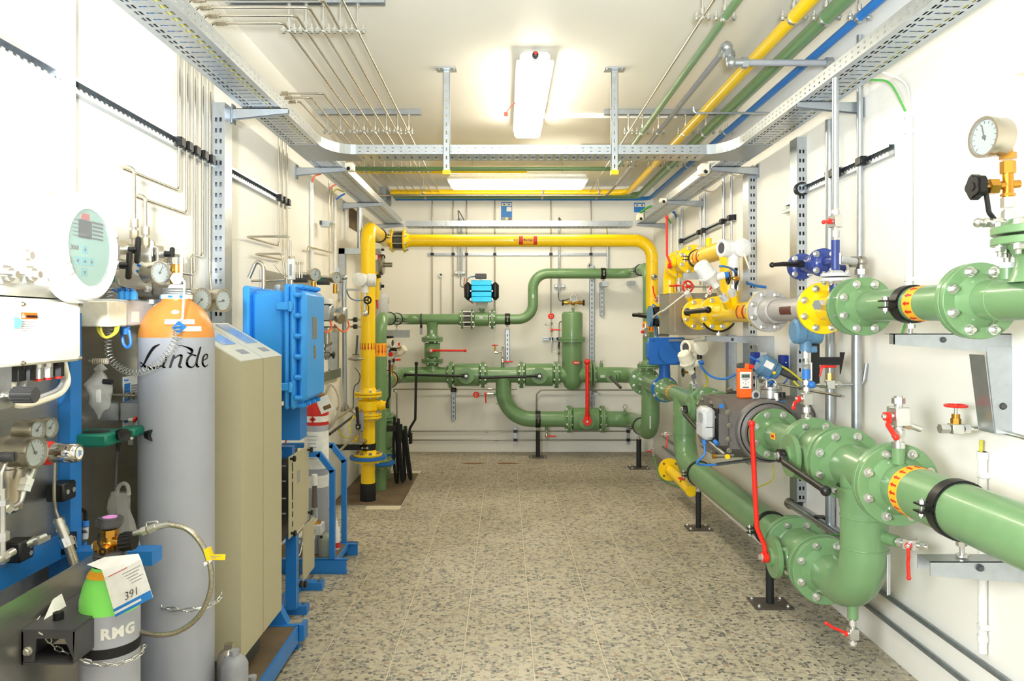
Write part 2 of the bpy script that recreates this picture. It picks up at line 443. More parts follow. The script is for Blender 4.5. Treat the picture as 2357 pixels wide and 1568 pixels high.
def handwheel(b, c, ax, R, r, spokes=3):
    ax, a, e = frame(ax); c = V(c); b.torus(c, ax, R, r, 24, 8); b.cyl(c-ax*r, c+ax*r*1.4, R*.28, n=12)
    for k in range(spokes):
        d = a*cos(2*pi*k/spokes)+e*sin(2*pi*k/spokes); b.cyl(c, c+d*R, r*.7, n=6)
def starknob(b, c, ax, R, t, n=5):
    ax, a, e = frame(ax); c = V(c)
    ring = [c+(a*cos(x)+e*sin(x))*R*(1-.16*(.5-.5*cos(n*x))) for x in [2*pi*k/40 for k in range(40)]]
    cc = c; b.prism([cc+(q-cc)*.86 for q in ring], ax*t); b.prism([q+ax*t*.18 for q in ring], ax*t*.64)
def arrows(par, c, ax, r, wid, d=1, n=18, a0=0, a1=2*pi, bg='labelorange', size=1.0):
    """pipe marker tape with a row of flow arrows pointing along ax*d"""
    ax, a, e = frame(ax); c = V(c)
    tp = O(B(bg).ring(c, ax, r, r+.0006, wid, 40), 'marker_tape', par)
    b = B('arrowred'); L = wid*.72; h = 2*pi*r/n*.36
    for k in range(n):
        th = 2*pi*k/n; o = a*cos(th)+e*sin(th); tn = ax.cross(o); q = c+o*(r+.0009); f = ax*d
        pts = [(-.5, -.42), (.1, -.42), (.1, -1), (.5, 0), (.1, 1), (.1, .42), (-.5, .42)]
        b.prism([q+f*x*L+tn*y*h*.8 for x, y in pts], o*.0006)
    O(b, 'flow_arrows', tp if False else par)
def tray(label, o, ld, wd, L, W, H=.055, per=.05, ends=(0, 0)):
    """perforated cable tray: o = lower corner, runs along ld, width along wd, sides up"""
    o, ld, wd = V(o), V(ld), V(wd); t = T('cable_tray', label, 'cable tray', o+ld*L/2+wd*W/2)
    n = int(L/per); sl = []
    for k in range(n):
        u = k*per
        for v in (.14, .225, .72, .805): sl.append((u+.01, u+.04, W*v, W*(v+.05)))
        sl.append((u+.02, u+.03, W*.34, W*.64))
    nd = ld.cross(wd); th = .0015
    b = B('galv'); perf(b, o if nd.z > 0 else o, ld, wd, L, W, sl, th if nd.z > 0 else -th)
    O(b, 'tray_bottom', t)
    for k in (0, 1):
        s2 = []
        for i in range(n):
            for v in (.3, .68): s2.append((i*per+.015, i*per+.03, H*v-.003, H*v+.003))
        b = B('galv'); perf(b, o+wd*(W*k), ld, Z, L, H, s2, .0015*(1 if k else -1)); b.b2(o+wd*(W*k)+Z*H, o+wd*(W*k+(.008 if k == 0 else -.008))+ld*L+Z*(H+.0015))
        O(b, 'side_rail', t)
    return t
def post(label, x0, x1, y0, y1, z0, z1):
    """slotted upright: slotted web faces the room entrance"""
    t = T('slotted_upright', label, 'support post', ((x0+x1)/2, (y0+y1)/2, z0)); b = B('galv'); wd = x1-x0; H = z1-z0
    sl = [(wd*v-.005, wd*v+.005, k*.05+.015, k*.05+.035) for k in range(int(H/.05)-1) for v in (.33, .68)]
    perf(b, (x0, y0, z0), X, Z, wd, H, sl, -.002); O(b, 'slotted_web', t)
    O(B('galvd').b2((x0+.002, y1-.004, z0), (x1-.002, y1, z1)).b2((x0+.002, y0+.003, z0), (x1-.002, y1, z0+.002)).b2((x0+.002, y0+.003, z1-.002), (x1-.002, y1, z1)), 'cavity_backing', t)  # back and end plates added to close the cavity so the slots read dark
    for x in (x0, x1-.002): O(B('galv').b2((x, y0+.002, z0), (x+.002, y1, z1)), 'side_flange', t)
    return t
def arm(label, y, xw, xe, z, h0=.05, h1=.022, plate=.05):
    """cantilever arm from the wall side xw to its tip xe, top edge at z"""
    t = T('cantilever_arm', label, 'bracket', ((xw+xe)/2, y, z-h0)); s = 1 if xe > xw else -1
    O(B('galv').prism([(xw, y-.015, z), (xe, y-.015, z), (xe, y-.015, z-h1), (xw, y-.015, z-h0)], (0, .003, 0)).prism([(xw, y+.012, z), (xe, y+.012, z), (xe, y+.012, z-h1), (xw, y+.012, z-h0)], (0, .003, 0)).b2((xw, y-.015, z-.003), (xe, y+.015, z)), 'arm', t)
    O(B('galvd').b2((xw, y-plate/2, z-h0-.02), (xw+s*.006, y+plate/2, z+.02)), 'wall_plate', t)
    return t
def hanger(label, c, r, top, group, w=.04):
    """two-ear pipe clamp on a threaded rod from a ceiling channel; pipe along Y at c"""
    c = V(c); t = T('pipe_hanger', label, 'pipe hanger', c-Z*(r+.01), group); q = c+Z*(r+.004)
    O(B('zinc').cyl(q, (c.x, c.y, top), .005, n=8).hexa(q+Z*.004, q+Z*.03, .010).hexa((c.x, c.y, top-.012), (c.x, c.y, top), .011), 'rod', t)
    b = B('zinc').ring(c, Y, r+.0003, r+.004, .02, 20)
    for k in (-1, 1): b.b2(c+V((k*(r+.002), -.01, .001)), c+V((k*(r+w*.7), .01, .004))); b.b2(c+V((k*(r+.002), -.01, -.004)), c+V((k*(r+w*.7), .01, -.001)))
    O(b, 'clamp_band', t)
    for k in (-1, 1):
        x = c+V((k*(r+w*.45), 0, 0)); O(B('zinc').cyl(x-Z*.014, x+Z*.03, .004, n=8).hexa(x-Z*.014, x-Z*.004, .009).hexa(x+Z*.004, x+Z*.012, .009), 'clamp_bolt', t)
    return t
def rail(label, a, b_, nrm, h=.04, d=.022):
    """slotted mounting channel from a to b_, open side towards nrm"""
    a, b_, nrm = V(a), V(b_), V(nrm).normalized(); ld = (b_-a).normalized(); L = (b_-a).length; up = ld.cross(nrm)
    if up.z < 0: up = -up
    t = T('mounting_rail', label, 'rail', (a+b_)/2-Z*h/2); M = Matrix((ld, nrm, up)).transposed(); mid = (a+b_)/2
    b = B('galvd').box(mid+nrm*.001, (L, .002, h), M)
    O(b, 'rail_back', t); b = B('galv')
    for k in (-1, 1): b.box(mid+nrm*d/2+up*k*(h/2-.001), (L, d, .002), M); b.box(mid+nrm*d+up*k*(h/2-.006), (L, .002, .012), M)
    n = int(L/.03)
    for i in range(n): b.box(a+ld*(i+.5)*L/n+nrm*d-up*(h/2-.015), (.014, .002, .007), M)
    O(b, 'rail_lips', t); return t
def cable(pts, r, m, label, cat='cable', name='cable', n=8, sp=10, group=None, extra=None):
    b = B(m).sweep(spline(pts, sp), r, n)
    if extra: extra(b)
    return O(b, name, None, label, cat, group)
def line(pts, r, m, label, R=.03, cat='pipe', name='tube_line', group=None, extra=None, n=12):
    b = B(m).tube(pts, r, R, n)
    if extra: extra(b)
    return O(b, name, None, label, cat, group)
def nuts(b, *q):
    for p, ax, r, L in q: p, ax = V(p), V(ax).normalized(); b.hexa(p-ax*L/2, p+ax*L/2, r)
# ================================================================ room shell
XL, XR, YB, ZC = -1.37, 1.657, 8.19, 2.96
def S(b, name): return O(b, name, None, kind='structure')
fl = S(B('grout').b2((XL-.1, -1.2, -.1), (XR+.1, YB+.1, -.003)), 'floor')
px1, py0, py1 = -.825, 5.78, 7.0
TM = {}
for i in range(-5, 6):
    for j in range(-1, 27):
        x0, x1, y0, y1 = .12+.3*i, .42+.3*i, .25+.3*j, .55+.3*j
        x0, x1, y1 = max(x0, XL), min(x1, XR), min(y1, YB)
        if y0 < py1 and y1 > py0 and x0 < px1:
            if x1 <= px1:
                if y0 < py0: y1 = py0-.004
                elif y1 > py1: y0 = py1+.004
                else: continue
            elif y0 >= py0 and y1 <= py1 or True: x0 = px1+.012
        g = .0045; w_, h_ = round(x1-x0-g, 4), round(y1-y0-g, 4)
        if w_ < .01 or h_ < .01: continue
        if (w_, h_) not in TM:
            TM[(w_, h_)] = B('terrazzo').box((0, 0, -.0085), (w_, h_, .017), bev=.0012).mesh('tile')
        inst(TM[(w_, h_)], 'tile', fl, ((x0+x1)/2, (y0+y1)/2, random.uniform(-.0004, 0)))
S(B('wall').b2((XL-.1, -1.2, -.1), (XL, YB+.1, ZC+.1)), 'wall_left')
S(B('wall').b2((XR, -1.2, -.1), (XR+.1, YB+.1, ZC+.1)), 'wall_right')
S(B('wall').b2((XL, YB, -.1), (XR, YB+.1, ZC+.1)), 'wall_back')
S(B('ceil').b2((XL-.1, -1.2, ZC), (XR+.1, YB+.1, ZC+.1)), 'ceiling')
S(B('wall').b2((XL, -1.3, -.1), (-.75, -1.2, ZC)).b2((.95, -1.3, -.1), (XR, -1.2, ZC)).b2((-.75, -1.3, 2.15), (.95, -1.2, ZC)), 'wall_front')
pl = T('floor_plate', 'brown steel cover plate let into the floor under the yellow riser', 'floor plate', (-1.1, 6.4, 0))
O(B('brown').b2((XL+.002, py0, -.003), (px1, py1, .003)), 'plate', pl)
O(B('zincd').b2((px1, py0-.004, -.003), (px1+.01, py1+.004, .004)).b2((XL+.002, py0-.008, -.003), (px1+.01, py0-.001, .004)), 'edge_strip', pl)
for k, (x, y) in enumerate([(-.32, 7.5), (.02, 7.5)]):
    ring = [V((x+.11*cos(a)*(1+.2*sin(3*a+k)), y+.05*sin(a)*(1+.2*cos(2*a)), .0006)) for a in [2*pi*i/20 for i in range(20)]]
    O(B('rust').prism(ring, (0, 0, .0004)), 'rust_stain', None, 'rust-brown stain on the floor tiles by the back wall, '+('left one' if k == 0 else 'right one')+' of two', 'stain')
# ================================================================ lamps
def lamp(label, x, y0, y1, z0, w_, ax):
    """damp-proof luminaire; ax X: lies crosswise"""
    L = y1-y0; t = T('ceiling_light', label, 'ceiling light', (x, (y0+y1)/2, z0))
    def bx(b, u0, u1, wd, za, zb, bev=.01):
        if ax == 'Y': b.box((x, (u0+u1)/2, (za+zb)/2), (wd, u1-u0, zb-za), bev=bev)
        else: b.box(((u0+u1)/2, x, (za+zb)/2), (u1-u0, wd, zb-za), bev=bev)
    b = B('lampbody'); bx(b, y0, y1, w_*.8, z0+.06, z0+.125, .02); bx(b, y0-.005, y1+.005, w_, z0+.05, z0+.07, .008); O(b, 'housing', t)
    b = B('glow'); bx(b, y0+.02, y1-.02, w_*.9, z0, z0+.05, .018); O(b, 'diffuser', t)
    return t
l1 = lamp('long glowing ceiling light running lengthwise above the aisle', .17, 4.1, 5.6, ZC-.125, .215, 'Y')
O(B('black').cyl((.17, 4.101, 2.925), (.17, 4.075, 2.925), .017, n=14).hexa((.17, 4.075, 2.925), (.17, 4.06, 2.925), .014).use('red').cyl((.17, 4.06, 2.925), (.17, 4.052, 2.925), .009), 'cable_gland', l1)
for x_, y_ in ((.068, 4.3), (.265, 4.7), (.265, 5.2)): O(B('lampbody').b2((x_, y_, 2.86), (x_+.007, y_+.04, 2.88)), 'latch', l1)
O(B('red').sweep(spline([(.07, 4.75, 2.86), (.04, 4.76, 2.84), (.01, 4.76, 2.80)], 4), .003, 6).b2((-.005, 4.755, 2.775), (.02, 4.765, 2.80)), 'red_tag', l1, 'small red tag on a thread')
l2 = T('ceiling_light', 'glowing strip light mounted crosswise near the back wall', 'ceiling light', (.12, 6.9, 2.70))
O(B('lampbody').box((.12, 6.93, 2.815), (1.30, .15, .06), bev=.02).box((.12, 6.92, 2.775), (1.32, .2, .02), bev=.008), 'housing', l2)
O(B('glow').box((.12, 6.91, 2.735), (1.26, .17, .07), bev=.025), 'diffuser', l2)
for x_ in (-.3, .54): O(B('zinc').cyl((x_, 6.93, 2.84), (x_, 6.93, ZC), .006), 'hanging_rod', l2)
lamp('added unseen ceiling light over the entrance end of the room', .17, -.6, .7, ZC-.125, .215, 'Y')  # extra lamp out of view, added to light the near end
O(B('ceil').b2((.28, 5.34, 2.925), (1.25, 5.37, ZC)), 'cable_duct', None, 'slim white cable duct along the ceiling from the long light', 'cable duct')
# ================================================================ cable trays and their supports
ZT = 2.455
tray('perforated cable tray along the left wall, near part before the cross tray', (-1.245, .6, ZT), Y, X, 3.6, .18)
tray('perforated cable tray along the left wall, far part behind the cross tray', (-1.245, 4.62, ZT), Y, X, 3.0, .18)
tray('perforated cable tray along the right wall, near part before the cross tray', (1.36, .6, ZT), Y, X, 3.6, .175)
tray('perforated cable tray along the right wall, far part behind the cross tray', (1.36, 4.62, ZT), Y, X, 3.0, .175)
tray('perforated cross tray hung from the ceiling in mid room', (-.90, 4.62, ZT), X, -Y, 2.12, .18)
tray('perforated cross tray close to the back wall', (-1.04, 7.90, ZT-.002), X, -Y, 2.38, .2)
for sd, x0, y0, y1 in (('left', -1.235, .6, 7.6), ('right', 1.37, .6, 7.6)):
    for i, (dx, r, m, nm) in enumerate(((.015, .010, 'dgrey', 'thick dark'), (.037, .009, 'black', 'black'), (.058, .008, 'cableblue', 'blue'), (.078, .010, 'mgrey', 'grey'), (.10, .011, 'dgrey', 'stout dark'), (.122, .008, 'yellowwire', 'yellow'), (.142, .009, 'black', 'slim black'))):
        O(B(m).cyl((x0+dx, y0, ZT+.0018+r), (x0+dx, y1, ZT+.0018+r), r, n=8), 'cable', None, nm+' cable lying along the '+sd+' wall tray', 'cable')
for nm, y0, z0 in (('middle', 4.45, ZT), ('back', 7.72, ZT-.002)):
    for i, (dy, r, m, c_) in enumerate(((.02, .009, 'dgrey', 'dark'), (.05, .008, 'mgrey', 'grey'), (.08, .008, 'cableblue', 'blue'), (.12, .009, 'black', 'black'), (.15, .007, 'yellowwire', 'yellow'))):
        O(B(m).cyl((-.88, y0+dy, z0+.0018+r), (1.2, y0+dy, z0+.0018+r), r, n=8), 'cable', None, c_+' cable lying in the '+nm+' cross tray', 'cable')
def corner(label, sx):
    """radiused tee piece where the cross tray joins a wall tray"""
    s = 1 if sx > 0 else -1; xi = -1.065 if s < 0 else 1.36; xo = -1.245 if s < 0 else 1.535; xe = -.90 if s < 0 else 1.22
    t = T('tray_corner', label, 'cable tray', ((xi+xo)/2, 4.5, ZT)); R = .165
    for y, q in ((4.44, -1),):
        cx = xe; cy = y-R*0
    arc = [V((xe-(-s)*0, 4.44, ZT)), ] if False else []
    # inside radius curves from the wall tray side (xi, 4.2) to the cross tray side (xe, 4.44)
    for k in range(9):
        a = pi/2*k/8; arc.append(V((xi+(xe-xi)*(1-cos(a)), 4.2+.24*sin(a), ZT)))
    b = B('galv')
    for i in range(8): b.prism([arc[i], arc[i+1], arc[i+1]+Z*.058, arc[i]+Z*.058], V((0, .0015, 0)))
    O(b, 'curved_side', t)
    pts = [V((xo, 4.2, ZT))]+arc+[V((xe, 4.62, ZT)), V((xo, 4.62, ZT))]
    O(B('galvd').prism(pts, (0, 0, -.0015)), 'corner_sheet', t)
    O(B('galv').b2((xo, 4.2, ZT), (xo+.0015, 4.62, ZT+.055)).b2((xi, 4.62, ZT), (xe, 4.6215, ZT+.055)), 'outer_side', t)
corner('radiused corner piece joining the cross tray to the left tray', -1)
corner('radiused corner piece joining the cross tray to the right tray', 1)
post('tall slotted upright on the left wall behind the big grey gas bottle', -1.357, -1.297, 3.40, 3.49, .3, 2.455)
post('slotted upright on the right wall nearest the entrance', 1.603, 1.656, 4.03, 4.13, .45, 2.455)
post('slotted upright on the right wall behind the yellow bypass', 1.603, 1.656, 4.83, 4.945, .5, 2.455)
arm('tray arm on the tall left upright', 3.50, -1.296, -1.03, ZT-.003)
arm('second tray arm along the left wall', 4.82, XL+.001, -1.04, ZT-.003)
arm('third tray arm along the left wall', 6.22, XL+.001, -1.04, ZT-.003)
arm('last tray arm on the left wall by the back corner', 7.55, XL+.001, -1.04, ZT-.003)
arm('nearest tray arm on the right wall', 3.40, XR-.001, 1.35, ZT-.003)
arm('second tray arm along the right wall', 4.80, XR-.001, 1.35, ZT-.003)
arm('third tray arm along the right wall', 6.12, XR-.001, 1.35, ZT-.003)
arm('last tray arm on the right wall by the back corner', 7.5, XR-.001, 1.35, ZT-.003)
for lab, u in (('left', 1028), ('right', 1414)):
    x = XU(u, 4.42); t = T('ceiling_strut', lab+' one of two slotted struts that hang the cross tray', 'strut', (x, 4.42, 2.32))
    sl = [(.016, .024, .03+k*.05, .052+k*.05) for k in range(12)]
    b = B('galv'); perf(b, (x-.02, 4.405, 2.335), X, Z, .04, .615, sl, -.002)
    b.b2((x-.02, 4.405, 2.335), (x-.018, 4.43, 2.95)).b2((x+.018, 4.405, 2.335), (x+.02, 4.43, 2.95)); O(b, 'slotted_channel', t)
    O(B('galv').b2((x-.06, 4.37, 2.952), (x+.06, 4.45, 2.959)).hexa((x-.045, 4.385, 2.945), (x-.045, 4.385, 2.953), .01).hexa((x+.045, 4.385, 2.945), (x+.045, 4.385, 2.953), .01), 'ceiling_plate', t)
    O(B('yellow').b2((x-.023, 4.40, 2.325), (x+.023, 4.434, 2.352)), 'end_cap', t, 'yellow plastic end cap')
# ================================================================ right-hand pipework
XP, ZU, ZL, ZB = 1.36, 1.495, .872, .382
rA, rB = .057, .084
G, YE = 'green', 'yellow'
def W(y, z=ZL): return (V((XP, y, z)), Y)
def spool(name, label, cat='pipe'):
    return lambda loc: T(name, label, cat, loc)
# ---- big green main, nearest spool
t = T('pipe_spool', 'big green pipe running out of the picture at the right, in front', 'pipe', (XP, 1.7, ZL-rB))
pipe(t, [(XP, .9, ZL), (XP, 2.52, ZL)], rB, G, n=40)
flange(t, (XP, 2.555, ZL), -Y, .1425, .022, rB, G, br=.0125, L=.012)
arrows(t, (XP, 2.42, ZL), Y, rB, .05, 1, 20)
b = B(G).cyl((XP-.02, 2.50, ZL+.08), (XP-.02, 2.50, ZL+.135), .02, n=16); b.use('zinc').cyl((XP-.02, 2.50, ZL+.135), (XP-.02, 2.50, ZL+.155), .021, n=16); O(b, 'sampling_socket', t)
clamp('large black clamp round the big green pipe at the right', (XP, 2.2, ZL), Y, rB, (-1, 0, .05), foot=((.08, 0, -1), .05), wid=.04)
# ---- tee with down leg
t = T('pipe_tee', 'green tee on the big main with its leg turning down and under', 'pipe', (XP, 2.85, .3))
pipe(t, [(XP, 2.60, ZL), (XP, 2.93, ZL)], rB, G, n=36)
flange(t, (XP, 2.56, ZL), Y, .1425, .022, rB, G, br=.0125, L=0)
flange(t, (XP, 2.945, ZL), -Y, .1425, .022, rB, G, br=.013, L=0)
b = B(G).tube([(XP, 2.78, ZL), (XP, 2.78, ZB), (XP, 3.12, ZB)], rB, .2, 36, 14)
for q, ax in (((XP, 2.78, .70), Z), ((XP, 2.78, .585), Z)): b.torus(q, ax, rB, .003, 36, 6)
b.lathe((XP, 2.78, ZL-.06), -Z, [(0, .098), (.05, .09), (.09, rB)], 36)
O(b, 'down_leg', t)
flange(t, (XP, 3.125, ZB), -Y, .1425, .022, rB, G, br=.013, L=0)
O(B(G).cyl((XP+.04, 2.71, .64), (XP+.06, 2.66, .64), .022, n=16), 'side_socket', t); O(B(G).cyl((XP, 2.87, ZB-.05), (XP, 2.87, ZB-.105), .02, n=16), 'drain_socket', t)
O(B('lgrey').box((XP+.062, 2.72, .50), (.02, .003, .15), Matrix.Rotation(.65, 3, 'Z')), 'paper_strip', t, 'long pale sticker')
mini('red-levered block valve on the leg of the green tee, lever hanging down', (XP+.056, 2.665, .64), (.75, -.66, 0), (-.66, -.75, 0), (0, -.1, -1), .9, .12, stubs=(.03, .035))
mini('red-levered drain valve hanging under the lowest green elbow', (XP, 2.87, ZB-.10), -Z, (-1, 0, 0), (-.8, -.2, .55), .85, .1, stubs=(.05, .03))
# ---- upper ball valve
def ballvalve(label, y0, y1, z, fr, br, boss, hm, lv=None, tone=G, out=(-1, 0, 0), bw=.09, bo=.13, ydir=0, L0=0, indiv=True, plate='lever', bosslen=.06):
    yc = (y0+y1)/2; t = T('flanged_ball_valve', label, 'valve', (XP, yc, z-br)); o = V(out)
    bb = B(tone).lathe((XP, y0, z), Y, [(.0, rB), (.03, rB), (.05, br-.006), (.06, br), (y1-y0-.06, br), (y1-y0-.05, br-.006), (y1-y0-.03, rB), (y1-y0, rB)], 40)
    bb.torus((XP, y0+.065, z), Y, br, .0025, 36, 6)
    O(bb, 'valve_body', t)
    flange(t, (XP, y0, z), Y, fr, .022, rB, tone, br=.012, L=0, hub=.01, indiv=indiv)
    flange(t, (XP, y1, z), -Y, fr, .022, rB, tone, br=.012, L=0, hub=.01, indiv=indiv)
    c = V((XP, yc, z))+o*(br-.02); O(B(tone).lathe(c, o, [(0, .05), (.02, .046), (.03, .038), (.05, .038), (.055, bw), (.075, bw), (.078, .04), (.09, .04), (.09, 0)], 32), 'boss_flange', t)
    if lv:
        l = B(hm); lever(l, c+o*.105, lv[0], lv[1], o, lv[2], crank=.03, knob=1.45); O(l, 'lever', t)
        inst(boltmesh(.013, 0, 'zinc'), 'lever_nut', t, c+o*.118, axrot(o))
    return t
ballvalve('green ball valve on the upper main with a long black lever', 2.965, 3.235, ZL, .1425, .108, 1, 'black', ((.0, -1, -.07), .50, .0135))
ballvalve('low green ball valve with a long upright red lever', 3.145, 3.44, ZB, .1425, .108, 1, 'red', ((-.05, .0, 1), .60, .011))
# ---- reducer spool towards the meter
t = T('pipe_spool', 'short green reducer spool between the black-levered valve and the dark meter', 'pipe', (XP, 3.5, ZL-rB))
O(B(G).lathe((XP, 3.26, ZL), Y, [(0, rB), (.14, rB), (.30, .07), (.44, .07)], 36).torus((XP, 3.4, ZL), Y, rB, .0025, 36, 6), 'reducer', t)
flange(t, (XP, 3.24, ZL), Y, .1425, .022, rB, G, br=.012, L=.01)
flange(t, (XP, 3.715, ZL), -Y, .13, .022, .07, G, br=.013, L=0)
O(B('labelorange').box((XP-.075, 3.52, ZL+.018), (.002, .06, .03)).use('arrowred').box((XP-.0765, 3.52, ZL+.018), (.0012, .03, .012)), 'direction_label', t, 'small orange and red arrow label')
O(B(G).cyl((XP+.02, 3.36, ZL+.07), (XP+.02, 3.36, ZL+.12), .02, n=16).use('zinc').cyl((XP+.02, 3.36, ZL+.12), (XP+.02, 3.36, ZL+.14), .021, n=16), 'sampling_socket', t)
# ---- rotary gas meter
t = T('gas_meter', 'dark grey rotary gas meter set between green flanges', 'gas meter', (XP, 4.05, .72))
def octa(x, hy, hz, cut): return [V((x, 4.06+a*hy, ZL+c*hz)) for a, c in ((-1, -cut), (-cut, -1), (cut, -1), (1, -cut), (1, cut), (cut, 1), (-cut, 1), (-1, cut))]
O(B('meter').prism(octa(1.17, .24, .155, .62), (.40, 0, 0)), 'body', t)
e1 = B('meter').prism(octa(1.12, .21, .15, .55), (.05, 0, 0)); O(e1, 'end_cover', t)
e2 = B('meter').prism(octa(1.57, .21, .15, .55), (.05, 0, 0)); O(e2, 'end_cover', t)
for yy, s in ((3.80, 1), (4.32, -1)):
    O(B('meter').lathe((XP, 3.735 if s > 0 else 4.385, ZL), Y*s, [(0, .128), (.03, .128), (.05, .16), (.09, .165)], 36), 'throat', t)
for a in range(8):
    q = octa(1.119, .185, .13, .5)[a]; inst(boltmesh(.011, 0, 'zincd'), 'cover_bolt', t, q, axrot(-X))
for q in ((1.16, 3.815, .97), (1.165, 3.815, .9), (1.16, 3.815, .83), (1.165, 3.815, .77)): inst(boltmesh(.011, 0, 'zincd'), 'cover_bolt', t, q, axrot(-Y))
h = B('lgrey').box((1.075, 3.93, .90), (.07, .15, .17), bev=.02); O(h, 'index_head', t, 'light grey index head')
O(B('black').box((1.118, 3.93, .895), (.014, .165, .185), bev=.01), 'gasket_frame', t)
O(B('clear').box((1.039, 3.90, .93), (.003, .07, .05)), 'index_window', t)
O(B('dgrey').box((1.075, 3.855, .885), (.04, .002, .004)), 'seam_mark', t)
O(B('cableblue').cyl((1.06, 3.9, .815), (1.06, 3.9, .79), .012, n=10).cyl((1.10, 3.85, .815), (1.11, 3.83, .8), .012, n=10).box((1.13, 3.83, 1.0), (.02, .02, .02)), 'cable_gland', t)
O(B('zincd').cyl((1.09, 3.9, .8), (1.15, 3.84, .745), .014, n=10).cyl((1.1, 3.82, .74), (1.19, 3.82, .745), .011, n=10).use('brass').hexa((1.08, 3.82, .74), (1.1, 3.82, .74), .014).use('yellow').cyl((1.15, 3.8, .742), (1.15, 3.79, .742), .013), 'oil_fitting', t)
O(B('black').ring((XP, 3.79, ZL), Y, .128, .150, .03, 36), 'ring_gasket', t)
cable([(1.06, 3.9, .79), (1.055, 3.88, .74), (1.02, 3.9, .69), (1.06, 3.92, .675), (1.13, 3.92, .675)], .006, 'cableblue', 'blue cable looping below the index head of the dark meter')
line([(1.13, 3.93, .675), (1.6, 4.2, .675)], .009, 'galvd', 'grey conduit under the dark meter', cat='conduit', name='conduit')
# things standing on the meter
t = T('gas_detector', 'orange hand-held gas detector standing upright on the dark meter', 'detector', (1.295, 3.96, 1.028))
O(B('orange').box((1.292, 3.96, 1.11), (.078, .04, .165), bev=.008).box((1.30, 3.955, 1.20), (.03, .03, .03), bev=.005), 'case', t)
O(B('dgrey').box((1.274, 3.96, 1.203), (.04, .036, .03), bev=.005), 'sensor_cap', t)
O(B('paper').box((1.292, 3.939, 1.125), (.06, .002, .09), bev=.0009).use('screen').box((1.292, 3.9375, 1.148), (.046, .0015, .024)), 'front_panel', t)
k = B('black')
for q in ((0, .01), (-.014, 0), (.014, .002), (0, -.006)): k.box((1.292+q[0], 3.9372, 1.112+q[1]), (.004, .001, .004))
k.box((1.292, 3.9372, 1.088), (.034, .001, .004)).box((1.292, 3.9372, 1.129), (.03, .001, .002)); O(k, 'key_marks', t)
k = B('black')
for i, c in enumerate((-.014, -.004, .006, .015)): k.box((1.292+c, 3.9366, 1.148), (.006, .0006, .012))
O(k, 'screen_digits', t)
O(B('red').cyl((1.322, 3.955, 1.195), (1.322, 3.93, 1.2), .012, n=12), 'lamp_button', t)
t = T('pulse_sensor', 'round flat steel sensor head on top of the dark meter', 'sensor', (1.435, 3.96, 1.03))
O(B('zinc').cyl((1.435, 3.96, 1.03), (1.435, 3.96, 1.075), .055, n=32).cyl((1.435, 3.96, 1.078), (1.435, 3.96, 1.09), .056, n=32), 'drum', t)
O(B('zinc').tube([(1.40, 3.93, 1.09), (1.40, 3.93, 1.125), (1.38, 3.93, 1.14)], .008, .01).sph((1.445, 3.92, 1.10), .014).tube([(1.38, 3.93, 1.11), (1.44, 3.93, 1.14), (1.46, 3.92, 1.09)], .005, .02), 'pipe_fittings', t)
O(B('black').cyl((1.475, 3.90, 1.035), (1.475, 3.90, 1.065), .015, n=14).use('zinc').hexa((1.445, 3.90, 1.02), (1.445, 3.90, 1.06), .011), 'plugs', t)
O(B('labelblue').box((1.475, 3.896, 1.0), (.035, .003, .04), bev=.001), 'hanging_tag', t, 'small blue tag')
O(B('lgrey').torus((1.35, 3.95, 1.045), (.3, -1, 0), .02, .007).use('dgrey').cyl((1.35, 3.955, 1.045), (1.35, 3.945, 1.045), .014, n=14), 'eye_plate', t)
line([(1.352, 3.96, 1.06), (1.352, 3.96, 1.14), (1.41, 3.98, 1.125)], .004, 'zincd', 'thin bent steel tube beside the orange detector', .015)
# pressure transmitter (steel blue) lying on the meter
t = T('pressure_transmitter', 'steel-blue pressure transmitter with a white label tilted above the dark meter', 'transmitter', (1.47, 4.05, 1.10))
M = Matrix.Rotation(radians(28), 3, 'Y')
O(B('steelblue').lathe((1.40, 4.05, 1.215), M @ X, [(0, 0), (0, .045), (.02, .062), (.075, .062), (.085, .05), (.11, .05), (.12, .04), (.12, 0)], 28).cyl((1.44, 4.05, 1.20), (1.425, 4.05, 1.125), .022), 'housing', t)
O(B('paper').box((1.435, 3.987, 1.205), (.05, .002, .036), M).use('yellow').cyl((1.462, 3.987, 1.163), (1.462, 3.984, 1.163), .009), 'type_label', t)
O(B('cableblue').cyl((1.44, 4.03, 1.13), (1.46, 4.0, 1.105), .02, n=14).cyl((1.40, 4.04, 1.22), (1.345, 4.04, 1.25), .006), 'blue_plug', t)
O(B('dgrey').lathe((1.515, 4.03, 1.165), (.9, 0, -.36), [(0, 0), (0, .017), (.07, .02), (.1, .012), (.1, 0)], 16), 'cable_boot', t)
cable([(1.51, 4.03, 1.2), (1.56, 4.02, 1.17), (1.63, 3.98, 1.10), (1.655-.02, 3.95, 1.055), (1.60, 3.95, 1.075), (1.56, 3.97, 1.12)], .006, 'yellowwire', 'yellow cable looping from the tilted transmitter')
line([(1.465, 4.0, 1.105), (1.56, 3.9, 1.09), (1.57, 3.75, 1.085), (1.60, 3.5, 1.085)], .006, 'zincd', 'thin steel impulse tube from the tilted transmitter', .03)
